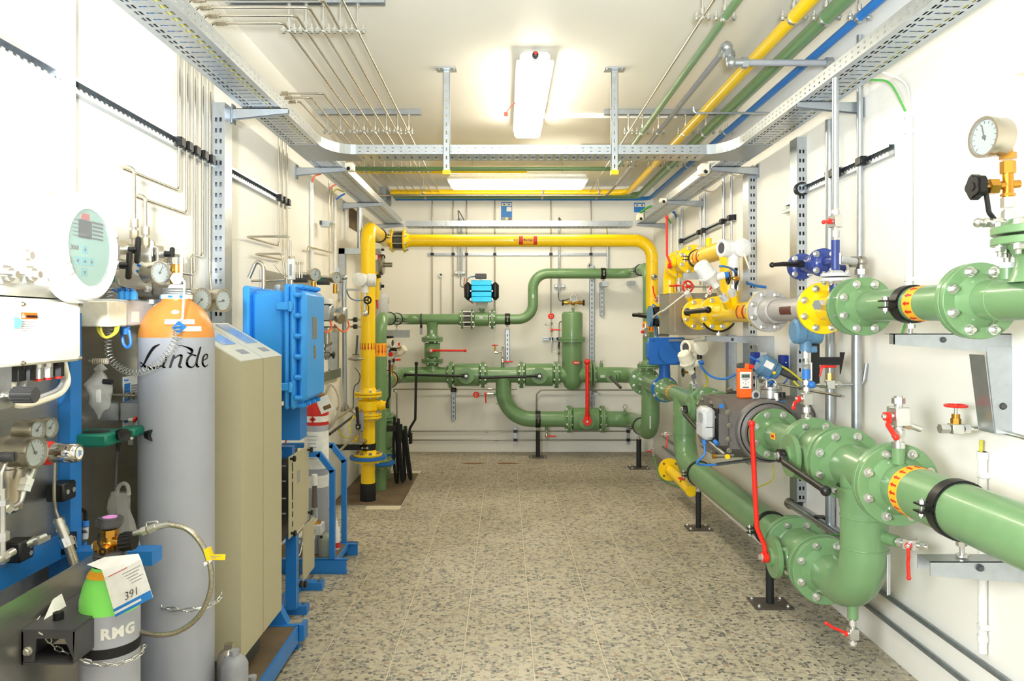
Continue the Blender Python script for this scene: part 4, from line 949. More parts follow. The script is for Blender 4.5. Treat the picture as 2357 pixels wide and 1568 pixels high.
xvalve('low green valve on the back wall with a tall upright red lever', ((xr(1309)+xr(1386))/2, YR, z3), X, xr(1386)-xr(1309)-.001, .122, .142, rB, -Y, ((.0, 0, 1), .62), hm='red', plate=.088, lr=.022)
t = T('pipe_elbow', 'low green elbow leaving the red-levered valve for the right corner', 'pipe', (1.2, 7.6, .32))
pipe(t, [(xr(1389), YR, z3), (XP, YR, z3), (XP, 7.26, z3)], rB, G, .2, n=32, seg=12); fl2(t, xr(1386), 1, z3)
O(B(G).cyl((1.26, 7.7, z3+.07), (1.26, 7.7, z3+.12), .015).use('zinc').torus((1.26, 7.7, z3+.15), Y, .02, .005), 'lifting_stub', t)
# filter vessel
t = T('gas_filter', 'tall green filter vessel standing in the lower back run', 'filter', (xr(1317), YR, .70))
xf = xr(1317)
O(B(G).lathe((xf, YR, 0), Z, [(zr(899), 0), (zr(898), .04), (zr(890), .085), (zr(876), .108), (zr(787), .112)], 40), 'lower_shell', t)
O(B(G).lathe((xf, YR, 0), Z, [(zr(787), .108), (zr(787), .14), (zr(783), .14), (zr(782.6), .132), (zr(782), .132), (zr(781.6), .14), (zr(776), .14), (zr(776), .112)], 40), 'girth_flange', t)
O(B(G).lathe((xf, YR, 0), Z, [(zr(776), .112), (zr(724), .112), (zr(720), .105), (zr(718), .09), (zr(718), 0)], 40), 'top_cover', t)
O(B(G).tube([(xr(1284), YR, z1), (xr(1357), YR, z1)], rB, None, 32), 'nozzles', t)
fl2(t, xr(1280), 1, z1); fl2(t, xr(1360), -1, z1)
O(B('labelred').box((xf+.03, YR-.1135, zr(834)), (.07, .003, .035)).use('paper').box((xf+.035, YR-.1155, zr(834)), (.05, .001, .008)), 'name_plate', t, 'small red name plate')
O(B(G).cyl((xf+.01, YR, zr(718)), (xf+.01, YR, zr(700)), .014), 'gauge_stub', t)
t = T('pressure_regulator', 'brass twin regulator with a round gauge on top of the green filter', 'regulator', (xf, YR, zr(702)))
c = V((xf+.01, YR-.01, zr(697)))
O(B('brass').sph(c, .03, 14).cyl(c-X*.09, c+X*.09, .013, n=12).lathe(c-X*.11, X, [(0, .01), (.01, .02), (.05, .022), (.06, .01)], 12).lathe(c+X*.05, X, [(0, .01), (.01, .022), (.05, .02), (.06, .01)], 12), 'brass_body', t)
for s in (-1, 1): O(B('black').cyl(c+X*s*.105, c+X*s*.12, .033, n=20), 'hand_knob', t)
O(B('zinc').cyl(c-Z*.02, c-Z*.06, .009).hexa(c-Z*.03, c-Z*.045, .016).tube([c+V((-.02, 0, -.03)), c+V((-.04, 0, -.06)), c+V((-.04, 0, -.1))], .004, .01), 'inlet', t)
gauge('', c+V((0, -.035, .045)), -Y, .038, .03, par=t, ang=-.9)
cable([c+V((-.03, -.02, .045)), c+V((-.08, 0, .03)), c+V((-.13, .05, .02)), c+V((-.145, .15, .05)), c+V((-.14, .28, .12))], .005, 'dgrey', 'dark thin cable from the gauge on the filter up to the wall')
# spool right of filter with small valve
t = T('pipe_spool', 'short green spool and elbow between filter and corner tee', 'pipe', (1.2, YR, z1-rB))
pipe(t, [(xr(1366), YR, z1), (XP, YR, z1), (XP, 7.2, z1)], rB, G, .2, n=32, seg=12); fl2(t, xr(1363), 1, z1)
flange(t, (XP, 7.165, z1-.008), Y, .1425, .02, rB, G, br=.012, L=0)
O(B(G).cyl((xr(1384), YR, z1+.07), (xr(1384), YR, z1+.125), .018).use('zinc').hexa((xr(1384), YR, z1+.125), (xr(1384), YR, z1+.14), .014).sph((xr(1384), YR, z1+.15), .014), 'vent_stub', t)
O(B('lgrey').box((xr(1385), YR-.0845, z1-.01), (.05, .002, .03)), 'paper_label', t)
t = T('valve_handle_boss', 'small green side boss with a slanted dark lever near the corner tee', 'valve', (1.12, 7.6, .8))
O(B(G).lathe((1.20, 7.72, z1), (-.6, -.8, 0), [(.07, .03), (.09, .06), (.11, .06), (.12, .045), (.15, .045), (.16, .06), (.175, .06), (.175, 0)], 24), 'boss', t)
O(B('dgrey').sweep([(1.085, 7.55, z1+.0), (1.15, 7.3, z1-.09)], .016, 8), 'lever', t)
# upper back run
t = T('pipe_tee', 'green upper back run with a branch dropping to the level red lever', 'pipe', (-.6, YR, z2-.06))
RGX, RGY = -1.075, 6.32
b = B(G).tube([(RGX, RGY, .25), (RGX, RGY, z2), (RGX, YR, z2), (xr(1064), YR, z2)], .056, .16, 28, 12)
for u in (948, 972, 1017): b.torus((xr(u), YR, z2), X, .056, .0018, 28, 6)
b.torus((RGX, RGY, 1.27), Z, .056, .0018, 28, 6); O(b, 'run', t)
O(B(G).lathe((xr(995), YR, z2), -Z, [(.03, .07), (.07, .06), (.1, .056), (.22, .056)], 28), 'branch_leg', t)
flange(t, (xr(995), YR, zr(781)), Z, .115, .02, .056, G, br=.011, L=0)
flange(t, (xr(1066), YR, z2), -X, .105, .018, .056, G, br=.011, L=0)
arrows(t, (RGX, RGY, 1.205), Z, .056, .115, -1, 12)
O(B('lgrey').box((xr(995), YR-.057, zr(764)), (.025, .002, .04)), 'paper_label', t)
O(B('dgrey').ring((xr(970), YR, z2), X, .0565, .06, .02, 24).use('mgrey').box((xr(970), YR-.02, z2-.12), (.03, .004, .09)).use('black').box((xr(970), YR-.02, z2-.075), (.025, .012, .03)), 'hanging_tag', t)
clamp('first black clamp on the upper green run in the left corner', (RGX, 6.85, z2), Y, .056, (1, 0, -.15), wid=.03)
clamp('second black clamp on the upper green run in the left corner', (RGX, 7.3, z2), Y, .056, (1, 0, -.15), foot=(-Z, .05), wid=.03)
O(B('galv').b2((XL, 7.28, z2-.185), (-.95, 7.33, z2-.11)), 'wall_bracket', None, 'flat galvanized bracket under the upper green run in the left corner', 'bracket')
# actuated ball valve (cyan actuator)
xa = xr(1109); t = T('actuated_ball_valve', 'green ball valve with a black and cyan pneumatic actuator on top', 'valve', (xa, YR, z2-.1))
O(B(G).lathe((xa, YR, z2), X, [(-.075, .056), (-.07, .075), (.07, .075), (.075, .056)], 32), 'valve_body', t)
for s in (-1, 1): flange(t, (xa+s*.115, YR, z2), (-s, 0, 0), .105, .018, .06, G, br=.011, L=0, hub=.01)
O(B('dgrey').cyl((xr(1069), YR, z2), (xr(1085), YR, z2), .07, n=28), 'spacer', t)
b = B('zinc')
for k in range(8):
    a = 2*pi*(k+.5)/8; b.cyl((xr(1064), YR+.085*cos(a), z2+.085*sin(a)), (xr(1092), YR+.085*cos(a), z2+.085*sin(a)), .007, n=8)
O(b, 'bolt_ring', t)
O(B(G).lathe((xa, YR, z2), Z, [(.06, .02), (.09, .02), (.092, .034), (.115, .034), (.115, 0)], 20), 'neck', t)
O(B('white').lathe((xa, YR, z2), Z, [(.12, .055), (.19, .07), (.19, 0)], 4), 'white_yoke', t)
za = zr(671)
b = B('cyan')
for k in range(4): b.box((xa, YR-.06-.004*(k % 2), za+.085-.058*k), (.215, .12+.02*(k % 2), .056), bev=.006)
b.box((xa, YR+.02, za), (.21, .14, .2), bev=.02); O(b, 'actuator_barrel', t)
for s in (-1, 1):
    O(B('black').box((xa+s*.145, YR-.02, za), (.075, .2, .19), bev=.03), 'end_cap', t)
    for q in (-1, 0, 1): inst(boltmesh(.006, 0, 'zinc'), 'cap_screw', t, (xa+s*.113, YR-.123, za+q*.085), axrot(-Y))
O(B('dgrey').box((xa-.01, YR, zr(636)), (.12, .09, .052), bev=.006), 'switch_box', t); O(B('zinc').cyl((xa-.01, YR, za+.1), (xa-.01, YR, zr(640)), .012), 'switch_stem', t)
O(B('lgrey').box((xa-.005, YR-.0755, z2+.02), (.04, .002, .03)), 'paper_label', t)
cable([(xa-.07, YR, zr(636)), (xa-.14, YR, zr(640)), (xa-.17, YR, zr(655)), (xa-.2, YR, zr(661)), (xa-.235, YR+.1, zr(655)), (xa-.24, YR+.25, zr(636))], .006, 'steelblue', 'grey-blue cable looping from the actuator switch box')
cable([(xa-.1, YR+.05, zr(698)), (xa-.17, YR+.1, zr(685)), (xa-.20, YR+.2, zr(660)), (xa-.20, YR+.27, zr(636))], .006, 'cableorange', 'orange cable rising from the actuator to the wall conduit')
clamp('black clamp on the upper green run right of the actuator', (xr(1168), YR, z2), X, .056, (0, -1, 0), foot=(-Z, .05), wid=.05)
def strut(label, u, v0, v1, y=8.16, wd=.045, name='wall_strut'):
    x = XU(u, y); t = T(name, label, 'strut', (x, y, ZV(v1, y))); b = B('galv'); H = ZV(v0, y)-ZV(v1, y)
    sl = [(wd*.38, wd*.62, .03+k*.05, .055+k*.05) for k in range(int(H/.05)-1)]
    perf(b, (x-wd/2, y-.02, ZV(v1, y)), X, Z, wd, H, sl, -.002)
    for s in (-1, 1): b.b2((x+s*wd/2, y-.02, ZV(v1, y)), (x+s*(wd/2-.003), YB-.001, ZV(v0, y)))
    O(b, 'channel', t); return t
strut('short galvanized strut on the back wall below the upper green clamp', 1168, 757, 833)
strut('short galvanized strut on the back wall below the first black-levered valve', 1044, 902, 967)
strut('short galvanized strut on the back wall below the high green clamp', 1385, 652, 726)
strut('tall galvanized strut on the back wall behind the filter vessel', 1362, 612, 935, 8.17, .055)
O(B('galv').box((XU(1390, 7.98), 7.98, ZV(655, 7.98)), (.07, .3, .05)), 'wall_bracket', None, 'short galvanized bracket holding the high green clamp', 'bracket')
O(B('galv').box((XU(1370, 8.05), 8.05, ZV(905, 8.05)), (.05, .2, .03)), 'wall_bracket', None, 'short galvanized bracket under the lower run near the filter', 'bracket')
O(B('galv').box((XU(1452, 8.1), 8.1, ZV(652, 8.1)), (.07, .15, .045)), 'wall_bracket', None, 'short galvanized bracket left of the right corner riser', 'bracket')
O(B('black').box((xr(1044), 7.86, zr(898)), (.06, .06, .05), bev=.01).use('galvd').box((xr(1044), 7.95, zr(904)), (.05, .3, .02)), 'flange_support', None, 'black support shoe under the first black-levered valve', 'support')
# wall lines
def vline(u, v0, v1, r, label, m='zincd', y=8.155, nodes=()):
    b = B(m).cyl(P(u, v0, y), P(u, v1, y), r, n=10)
    return O(b, 'tube_line', None, label, 'pipe')
rail('long thin mounting rail across the back wall below the yellow arch', (XU(985, 8.16), YB-.002, ZV(585, 8.16)), (XU(1397, 8.16), YB-.002, ZV(585, 8.16)), -Y, .03, .02)
for i, (u, v1) in enumerate([(995, 735), (1043, 722), (1074, 660), (1139, 720), (1268, 722), (1360, 610)]):
    vline(u, 459, v1, .007, ORD[i]+' thin steel line from the left down the back wall')
    x = XU(u, 8.155); O(B('black').box((x, 8.15, ZV(585, 8.15)), (.035, .03, .03), bev=.004), 'tube_clip', None, ORD[i]+' black tube clip from the left on the back wall rail', 'clip')
for u, v0, v1, lab in ((1056, 503, 636, 'left one of two grey conduits beside the actuator'), (1063, 503, 636, 'right one of two grey conduits beside the actuator'), (1287, 503, 675, 'grey conduit down the back wall left of the filter'), (1399, 540, 620, 'grey conduit down the back wall near the right riser')):
    vline(u, v0, v1, .013 if u > 1200 else .011, lab, 'galv')
for u, v, lab in ((1059, 628, 'conduit saddle by the actuator'), (1288, 659, 'conduit saddle left of the filter gauge')):
    p = P(u, v, 8.16); O(B('lgrey').box(p, (.12, .03, .035), bev=.004).use('zinc').hexa(p+V((-.04, -.015, 0)), p+V((-.04, -.025, 0)), .012).hexa(p+V((.04, -.015, 0)), p+V((.04, -.025, 0)), .012), 'conduit_saddle', None, 'pale '+lab, 'bracket')
cable([P(1057, 508, 7.89), P(1055, 485, 7.9), P(1068, 507, 7.89)], .005, 'dgrey', 'dark cable loop over the back cross tray, left')
cable([P(1288, 509, 7.89), P(1287, 501, 7.9), P(1292, 508, 7.89)], .005, 'dgrey', 'tiny dark cable loop over the back cross tray, right')
cable([P(1397, 522, 8.0), P(1397, 530, 8.1), P(1399, 542, 8.15)], .006, 'yellowwire', 'yellow-green wire dropping from the back cross tray')
def eyelet(u, v, r, lab, m='zinc'): return O(B(m).ring(P(u, v, 8.17), Y, r*.55, r, .03, 24).use('dgrey').cyl(P(u, v, 8.175), P(u, v, 8.165), r*.4, n=12), 'wall_gland', None, lab, 'wall fitting')
eyelet(1015, 633, .025, 'small round wall gland left of the cyan actuator'); vline(1015, 637, 735, .004, 'thin steel line below the round gland left of the actuator')
eyelet(1358, 612, .035, 'round steel wall gland above the high green pipe')
for i, (v, u0, u1) in enumerate(((896, 905, 1190), (993, 918, 1445), (1013, 918, 1465))):
    b = B('zincd').cyl(P(u0, v, 8.14), P(u1, v, 8.14), .008 if i else .007, n=10)
    for u in ((1128,), (1120, 1188), (1143, 1188))[i]: b.hexa(P(u-4, v, 8.14), P(u+4, v, 8.14), .013)
    O(b, 'tube_line', None, ['thin level steel line behind the middle tee', 'upper one of two level steel lines low on the back wall', 'lower one of two level steel lines low on the back wall'][i], 'pipe')
line([P(1235, 945, 8.15), P(1235, 908, 8.15), P(1245, 898, 8.15), P(1490, 898, 8.15)], .008, 'zincd', 'thin steel line running along the back wall behind the filter foot', .03)
for u, lab in ((1186, 'first slotted clip strut on the low level lines'), (1446, 'second slotted clip strut on the low level lines, by the right corner')):
    O(B('galv').box(P(u, 1003, 8.16), (.03, .03, .19)).use('black').box(P(u, 993, 8.13), (.04, .03, .03)).box(P(u, 1013, 8.13), (.04, .03, .03)), 'clip_strut', None, lab, 'bracket')
# small valves on back run
t = T('needle_valve', 'small steel valve with red handwheel by the short strut on the upper back wall', 'valve', P(1140, 815, 7.9))
b = B('zinc').tube([P(1139, 722, 7.95), P(1139, 800, 7.9), P(1139, 810, 7.86), P(1157, 811, 7.84)], .007, .02).hexa(P(1139, 812, 7.86), P(1147, 812, 7.86), .016).cyl(P(1157, 800, 7.84), P(1157, 824, 7.84), .010).hexa(P(1157, 798, 7.84), P(1157, 804, 7.84), .014); O(b, 'body', t)
O(B('brass').cyl(P(1139, 806, 7.86), P(1139, 797, 7.86), .012, .006), 'bonnet', t); b = B('red'); handwheel(b, P(1139, 795, 7.86), Z, .028, .006); O(b, 'handwheel', t)
mini('small valve with a level red lever on top of the middle tee', P(1157, 841, 7.83), Z, -Y, X, .9, .11, kind='barrel', stubs=(.02, .04), straight=True)
t = T('sampling_valve', 'horizontal little valve set with red wheel and red lever left of the middle down leg', 'valve', P(1115, 909, 7.85))
O(B('zinc').cyl(P(1096, 908, 7.85), P(1143, 906, 7.85), .011).hexa(P(1107, 908, 7.85), P(1112, 908, 7.85), .016).hexa(P(1122, 907, 7.85), P(1127, 907, 7.85), .017).use(G).cyl(P(1136, 906, 7.85), P(1146, 906, 7.85), .018), 'body', t)
b = B('red'); handwheel(b, P(1096, 909, 7.80), Y, .026, .008); O(b, 'handwheel', t)
b = B('red'); b.cyl(P(1117.5, 906, 7.83), P(1117.5, 906, 7.80), .014).sweep([P(1117.5, 907, 7.80), P(1118.5, 928, 7.79)], .007, 8); O(b, 'lever', t)
t = T('sampling_valve', 'upright little valve set with red wheel and red lever left of the filter', 'valve', P(1268, 770, 7.95))
O(B('zinc').tube([P(1268, 722, 8.05), P(1269, 790, 7.95), P(1269, 811, 7.95), P(1283, 811, 7.95)], .007, .02).hexa(P(1269, 742, 7.95), P(1269, 748, 7.95), .014).cyl(P(1258, 747, 7.95), P(1269, 747, 7.95), .009).sph(P(1257, 747, 7.95), .013).hexa(P(1269, 757, 7.95), P(1269, 764, 7.95), .016), 'body', t)
b = B('red'); handwheel(b, P(1268.5, 728, 7.92), Y, .026, .008); O(b, 'handwheel', t)
b = B('red'); b.cyl(P(1268.5, 759, 7.94), P(1268.5, 759, 7.91), .013).sweep([P(1268.5, 759, 7.91), P(1290, 759.5, 7.91)], .007, 8); O(b, 'lever', t)
t = T('impulse_line', 'thin impulse tube with a small black-levered valve hugging the filter left side', 'pipe', P(1287, 790, 7.95))
O(B('zincd').tube([P(1296, 740, 7.9), P(1287, 741, 7.95), P(1286, 835, 7.95), P(1286, 845, 7.9)], .006, .03).hexa(P(1286, 795, 7.95), P(1286, 803, 7.95), .015).hexa(P(1286, 811, 7.95), P(1286, 817, 7.95), .013), 'tube', t)
O(B('black').sweep([P(1286, 797, 7.93), P(1288, 782, 7.92)], .008, 8), 'lever', t)
rail('short mounting rail left of the filter girth flange', P(1249, 780, YB-.003), P(1290, 780, YB-.003), -Y, .035, .02)
for u in (1269, 1285): O(B('black').box(P(u, 780, 8.1), (.035, .1, .03), bev=.004), 'tube_clip', None, 'black tube clip on the short rail left of the filter, '+('left one' if u < 1275 else 'right one')+' of two', 'clip')
mini('small drain valve with a level red lever under the low green back pipe', P(1258, 992, 7.85), -Z, -Y, (1, 0, -.06), .9, .10, kind='barrel', stubs=(.03, .03), straight=True)
# notices on the back wall
for u, v0, v1, lab in ((1166, 465, 507, 'blue and white notice sheet high on the back wall, centre'), (1472, 467, 489, 'blue notice sheet high on the back wall in the right corner')):
    p = P(u, (v0+v1)/2, YB-.003); w_ = .122; h_ = (v1-v0)*YB/F; t = T('notice', lab, 'notice', p-Z*h_/2)
    O(B('labelblue').box(p, (w_, .003, h_)), 'sheet', t); top = p.z+h_/2
    O(B('paper').b2((p.x-.055, YB-.0056, top-.045), (p.x+.055, YB-.0046, top-.012)), 'heading', t); b = B('paper')
    if v1 > 500: b.b2((p.x+.0, YB-.0056, top-.105), (p.x+.055, YB-.0046, top-.055)); b.use('mgrey').b2((p.x-.055, YB-.0056, top-.205), (p.x+.055, YB-.0046, top-.17)); b.use('yellow').b2((p.x-.01, YB-.006, top-.2), (p.x+.012, YB-.005, top-.172)); b.use('maroon').b2((p.x+.025, YB-.006, top-.2), (p.x+.05, YB-.005, top-.175))
    if v1 > 500: O(b, 'pictures', t)
    for s_ in (-1, 1): O(B('brown').cyl((p.x+s_*.028, YB-.0057, top-.028), (p.x+s_*.028, YB-.0068, top-.028), .009), 'round_mark', t)
# ================================================================ left risers: lower fittings
def insul(label, x, y, z, rp, tone, R=.115, RB=.145, below=None):
    t = T('insulating_flange', label, 'flange', (x, y, z-.05))
    f = flange(t, (x, y, z+.012), Z, R, .018, rp, tone, br=.012, L=.006, bm='zincd')
    O(B('actblue').cyl((x, y, z-.012), (x, y, z+.010), RB, n=40), 'blue_disc', t)
    O(B('zincd').cyl((x, y, z-.018), (x, y, z-.013), R*.9, n=36), 'gasket', t)
    flange(t, (x, y, z-.019), -Z, R, .016, rp, tone, br=.010, L=.004, indiv=False, hub=.01); return t
insul('yellow insulating flange with a blue disc low on the yellow riser', RX, RY, .352, rA, YE)
insul('green insulating flange with a blue disc low on the thin green riser', RGX, RGY, .235, .056, G, .105, .13)
insul('green insulating flange with a blue disc low on the thick green riser', QX, QY, .225, rB, G, .14, .165)
t = T('pipe_stub', 'yellow pipe stub rising from the floor plate in a black wrapping', 'pipe', (RX, RY, .003))
pipe(t, [(RX, RY, .003), (RX, RY, .32)], rA, YE, n=32)
O(B('rubber').lathe((RX, RY, .003), Z, [(0, .062), (.01, .064), (.03, .062), (.035, .064), (.06, .062), (.065, .064), (.09, .062), (.11, .063), (.125, .0625), (.14, .062), (.142, .058)], 32), 'black_wrapping', t)
t = T('pipe_stub', 'thin green pipe stub rising from the floor plate', 'pipe', (RGX, RGY, .003)); pipe(t, [(RGX, RGY, .003), (RGX, RGY, .2)], .056, G, n=28)
t = T('pipe_stub', 'thick green pipe stub rising from the floor plate', 'pipe', (QX, QY, .003)); pipe(t, [(QX, QY, .003), (QX, QY, .19)], rB, G, n=28)
t = T('flanged_ball_valve', 'yellow ball valve on the riser with a black upright lever', 'valve', (RX, RY, .68))
O(B(YE).lathe((RX, RY, .705), Z, [(0, rA), (.012, rA), (.03, .085), (.10, .085), (.115, rA), (.14, rA)], 32).lathe((RX, RY, .77), X, [(.07, .035), (.1, .035), (.1, .042), (.115, .042), (.115, .035), (.145, .035), (.145, 0)], 24), 'valve_body', t)
flange(t, (RX, RY, .858), -Z, .11, .018, rA, YE, br=.011, L=0); flange(t, (RX, RY, .69), Z, .11, .018, rA, YE, br=.011, L=0)
b = B('black'); lever(b, (RX+.155, RY, .765), (.0, 0, 1), .36, X, .009, crank=.02); O(b, 'lever', t)
t = T('pipe_spool', 'yellow lower spool of the riser with a small test lug', 'pipe', (RX, RY, .37))
pipe(t, [(RX, RY, .40), (RX, RY, .66)], rA, YE, n=32); flange(t, (RX, RY, .686), -Z, .11, .018, rA, YE, br=.011, L=0)
O(B(YE).b2((RX-.115, RY-.04, .48), (RX-.055, RY-.03, .53)).use('zinc').hexa((RX-.09, RY-.04, .505), (RX-.09, RY-.05, .505), .012), 'earth_lug', t)
t = clamp('black clamp with wall strut low on the yellow riser', (RX, RY, .437), Z, rA, (-.1, -1, 0), wid=.045)
O(B('rubber').b2((XL, RY-.075, .42), (RX-.05, RY-.03, .46)), 'wall_strut', t)
t = T('block_valve', 'grey block valve with a black lever mounted in front of the yellow riser', 'valve', (RX-.03, RY-.1, .5))
xb, yb = RX-.035, RY-.13
O(B('mgrey').box((xb, yb, .655), (.05, .045, .14), bev=.003).use('zincd').hexa((xb, yb, .58), (xb, yb, .55), .02).cyl((xb, yb, .58), (xb, yb, .49), .014).cyl((xb, yb, .49), (xb+.02, RY-.05, .49), .02).hexa((xb, yb, .53), (xb, yb, .50), .022).hexa((xb+.01, yb, .725), (xb+.01, yb, .75), .014).tube([(xb-.02, yb, .70), (xb-.06, yb, .74), (xb-.12, yb+.02, .75)], .014, .02).cyl((xb-.12, yb+.02, .75), (xb-.19, yb+.05, .75), .02), 'body', t)
b = B('black'); b.box((xb-.012, yb-.03, .62), (.04, .02, .04), bev=.005).sweep([(xb-.012, yb-.035, .62), (xb-.02, yb-.04, .76)], .012, 8).sph((xb-.02, yb-.04, .765), .014); O(b, 'lever', t); inst(boltmesh(.007, 0, 'zinc'), 'nut', t, (xb-.012, yb-.04, .62), axrot(-Y))
# thick green riser: strainer valve
t = T('flanged_ball_valve', 'stout green valve on the thick riser with a long upright black lever', 'valve', (QX, QY, .25))
O(B(G).lathe((QX, QY, .27), Z, [(0, rB), (.02, .105), (.04, .118), (.22, .118), (.235, .112), (.25, .118), (.262, .105), (.28, rB)], 36), 'valve_body', t)
flange(t, (QX, QY, .561), -Z, .14, .02, rB, G, br=.012, L=0)
O(B(G).lathe((QX, QY, .40), X, [(.10, .06), (.17, .05), (.20, .085), (.235, .085), (.235, .05), (.25, 0)], 28), 'boss_flange', t)
b = B('black'); lever(b, (QX+.26, QY, .40), (.02, 0, 1), .66, X, .012, crank=.05); b.box((QX+.27, QY, .37), (.03, .05, .1), bev=.006); O(b, 'lever', t)
O(B('black').b2((QX+.03, QY-.13, .46), (QX+.09, QY-.118, .51)).b2((RGX+.05, RGY, .50), (RGX+.13, RGY+.03, .55)), 'rubber_strap', t)
for i, (u, v0, v1, s) in enumerate(((914, 960, 1102, .9), (930, 977, 1098, 1.1))):
    pts = [P(u-6*s, v0, 6.45), P(u-9*s, (v0+v1)/2, 6.5), P(u-4*s, v1, 6.55), P(u+2*s, v1, 6.55), P(u-1*s, (v0+v1)/2, 6.5), P(u-1, v0+14, 6.45), P(u+4*s, (v0+v1)/2, 6.47), P(u+10*s, v1-4, 6.5), P(u+15*s, v1, 6.5), P(u+8*s, (v0+v1)/2, 6.45), P(u+3, v0+4, 6.42)]
    cable(pts, .012, 'rubber', ('left' if i == 0 else 'right')+' one of two black hose loops hanging by the thick green riser', 'hose', 'hanging_hose')
# ================================================================ lines under the ceiling
ZP = 2.80
# five thin lines on the left plus three more
xs5 = [-1.008, -.928, -.848, -.768, -.688]; ys5 = [3.347, 3.265, 3.18, 3.105, 3.03]; low5 = [1.71, 1.73, 1.64, 1.893, 1.977]
XW5 = -1.345
NM = ['first', 'second', 'third', 'fourth', 'fifth']
# down-comers: (wall y, drop z, toward-camera y, x out, end z)
dn = {4: (3.03, 1.977, 2.56, -1.292, 1.76), 3: (3.105, 1.893, 2.65, -1.297, 1.745), 2: (3.18, 1.64, 2.89, -1.345, 1.48), 1: (3.265, 1.725, 3.15, -1.345, 1.56), 0: (3.347, 1.665, 3.33, -1.33, 1.52)}
for i in range(5):
    x, y = xs5[i], ys5[i]; wy, dz, ty, xo, ez = dn[i]
    pts = [(x, 7.95, ZP), (x, y, ZP), (XW5, y, ZP), (XW5, y, dz)]
    if i in (3, 4): pts += [(XW5, ty, dz), (xo, ty, dz), (xo, ty, ez)]
    elif i == 0: pts += [(xo, ty, dz-.1), (xo, ty, ez)]
    else: pts += [(XW5, ty, dz), (XW5, ty, ez)]
    def ex(b, x=x, y=y, i=i):
        nuts(b, ((-1.30, y, ZP), X, .013, .035), ((-1.275, y, ZP), X, .011, .02))
        if i in (3, 4): nuts(b, ((xo, ty, ez+.02), Z, .014, .03), ((xo, ty, ez-.02), Z, .015, .03)); b.cyl((xo, ty, ez), (xo, ty, ez-.06), .009)
    line(pts, .006, 'steel', ['leftmost', 'second from the left', 'middle', 'second from the right', 'rightmost'][i]+' of five thin steel lines under the ceiling, left side', .025, extra=ex)
    O(B('black').box((XW5+.004, y, 2.178), (.035, .045, .04), bev=.004), 'tube_clip', None, NM[4-i]+' black tube clip from the left on the near left-wall rail', 'clip')
x3 = [-1.265, -1.175, -1.08]; y3 = [4.53, 4.45, 4.37]
end3 = [[(XW5, 4.53, 1.95)], [(XW5, 4.45, 1.86), (XW5, 3.95, 1.86), (-1.25, 3.95, 1.87), (-1.12, 3.95, 1.86), (-1.12, 3.95, 1.75)], [(XW5, 4.37, 1.955), (XW5, 3.72, 1.955), (-1.02, 3.72, 1.96), (-.80+-.21, 3.72, 1.90), (-1.0, 3.72, 1.84)]]
end3[0] = [(XW5, 4.53, 1.55)]
end3[1] = [(XW5, 4.45, ZV(598, 4.45)), (XW5, 3.95, ZV(585, 3.95)), (XU(650, 3.95), 3.95, ZV(584, 3.95)), (XU(656, 3.95), 3.95, ZV(640, 3.95))]
end3[2] = [(XW5, 4.37, ZV(566, 4.37)), (XW5, 3.82, ZV(545, 3.82)), (XU(668, 3.82), 3.82, ZV(544, 3.82)), (XU(668, 3.82), 3.82, ZV(592, 3.82))]
for i in range(3):
    ex = lambda b, i=i: nuts(b, ((-1.31, y3[i], ZP), X, .013, .035))
    line([(x3[i], 7.95, ZP), (x3[i], y3[i], ZP), (XW5, y3[i], ZP), (XW5, y3[i], 2.2)]+end3[i], .006, 'steel', ['first', 'second', 'third'][i]+' of three shorter thin steel lines under the ceiling by the left wall', .025, extra=ex)
    O(B('black').box((XW5+.004, y3[i], 2.178), (.035, .045, .04), bev=.004), 'tube_clip', None, ['third', 'second', 'first'][i]+' black tube clip on the second left-wall rail', 'clip')
rail('slotted mounting rail on the left wall, nearest one', (XL+.001, 1.2, 2.178), (XL+.001, 3.40, 2.178), X, .05, .024)
rail('slotted mounting rail on the left wall behind the tall upright', (XL+.001, 3.50, 2.178), (XL+.001, 4.62, 2.178), X, .05, .024)
O(B('black').ring((XL+.02, 3.42, 2.178), -Y, .028, .038, .03, 24), 'rail_end_cap', None, 'black rubber cap where the near rail meets the tall upright', 'cap')
def channel(label, x0, x1, y): 
    return O(B('galv').b2((x0, y-.02, 2.958), (x1, y+.02, 2.956)).b2((x0, y-.02, 2.925), (x1, y-.017, 2.958)).b2((x0, y+.017, 2.925), (x1, y+.02, 2.958)).b2((x0, y-.02, 2.923), (x1, y-.009, 2.925)).b2((x0, y+.009, 2.923), (x1, y+.02, 2.925)), 'ceiling_channel', None, label, 'rail')
channel('galvanized ceiling channel over the thin lines, near left', -1.3, -.56, 3.43)
channel('galvanized ceiling channel over the thin lines, far left', -1.33, -.60, 5.25)
channel('galvanized ceiling channel over the coloured pipes, near right', .75, 1.655, 3.28)
channel('galvanized ceiling channel over the coloured pipes, middle right', .71, 1.64, 5.25)
channel('galvanized ceiling channel over the coloured pipes, far right behind the cross tray', .65, 1.64, 6.35)
for i, x in enumerate(xs5): hanger(ORD[i]+' of five hangers from the left on the near left ceiling channel', (x, 3.43, ZP), .006, 2.924, 'hangers on the near left channel', .045)
for i, x in enumerate(x3+xs5): hanger(ORD[i]+' of eight hangers from the left on the far left ceiling channel', (x, 5.25, ZP), .006, 2.924, 'hangers on the far left channel', .04)
for i, x in enumerate(x3+xs5): hanger(ORD[i]+' of eight thin-line hangers behind the cross tray', (x, 6.6, ZP), .006, ZC, 'hangers behind the cross tray', .04)
CP = [('thin steel line', .885, .006, 'steel', None), ('slim green pipe', .985, .019, G, None), ('grey conduit', 1.10, .016, 'mgrey', None), ('yellow pipe', 1.293, .031, YE, None), ('thick green pipe', 1.437, .035, G, None), ('blue pipe', 1.585, .021, 'blue', None)]
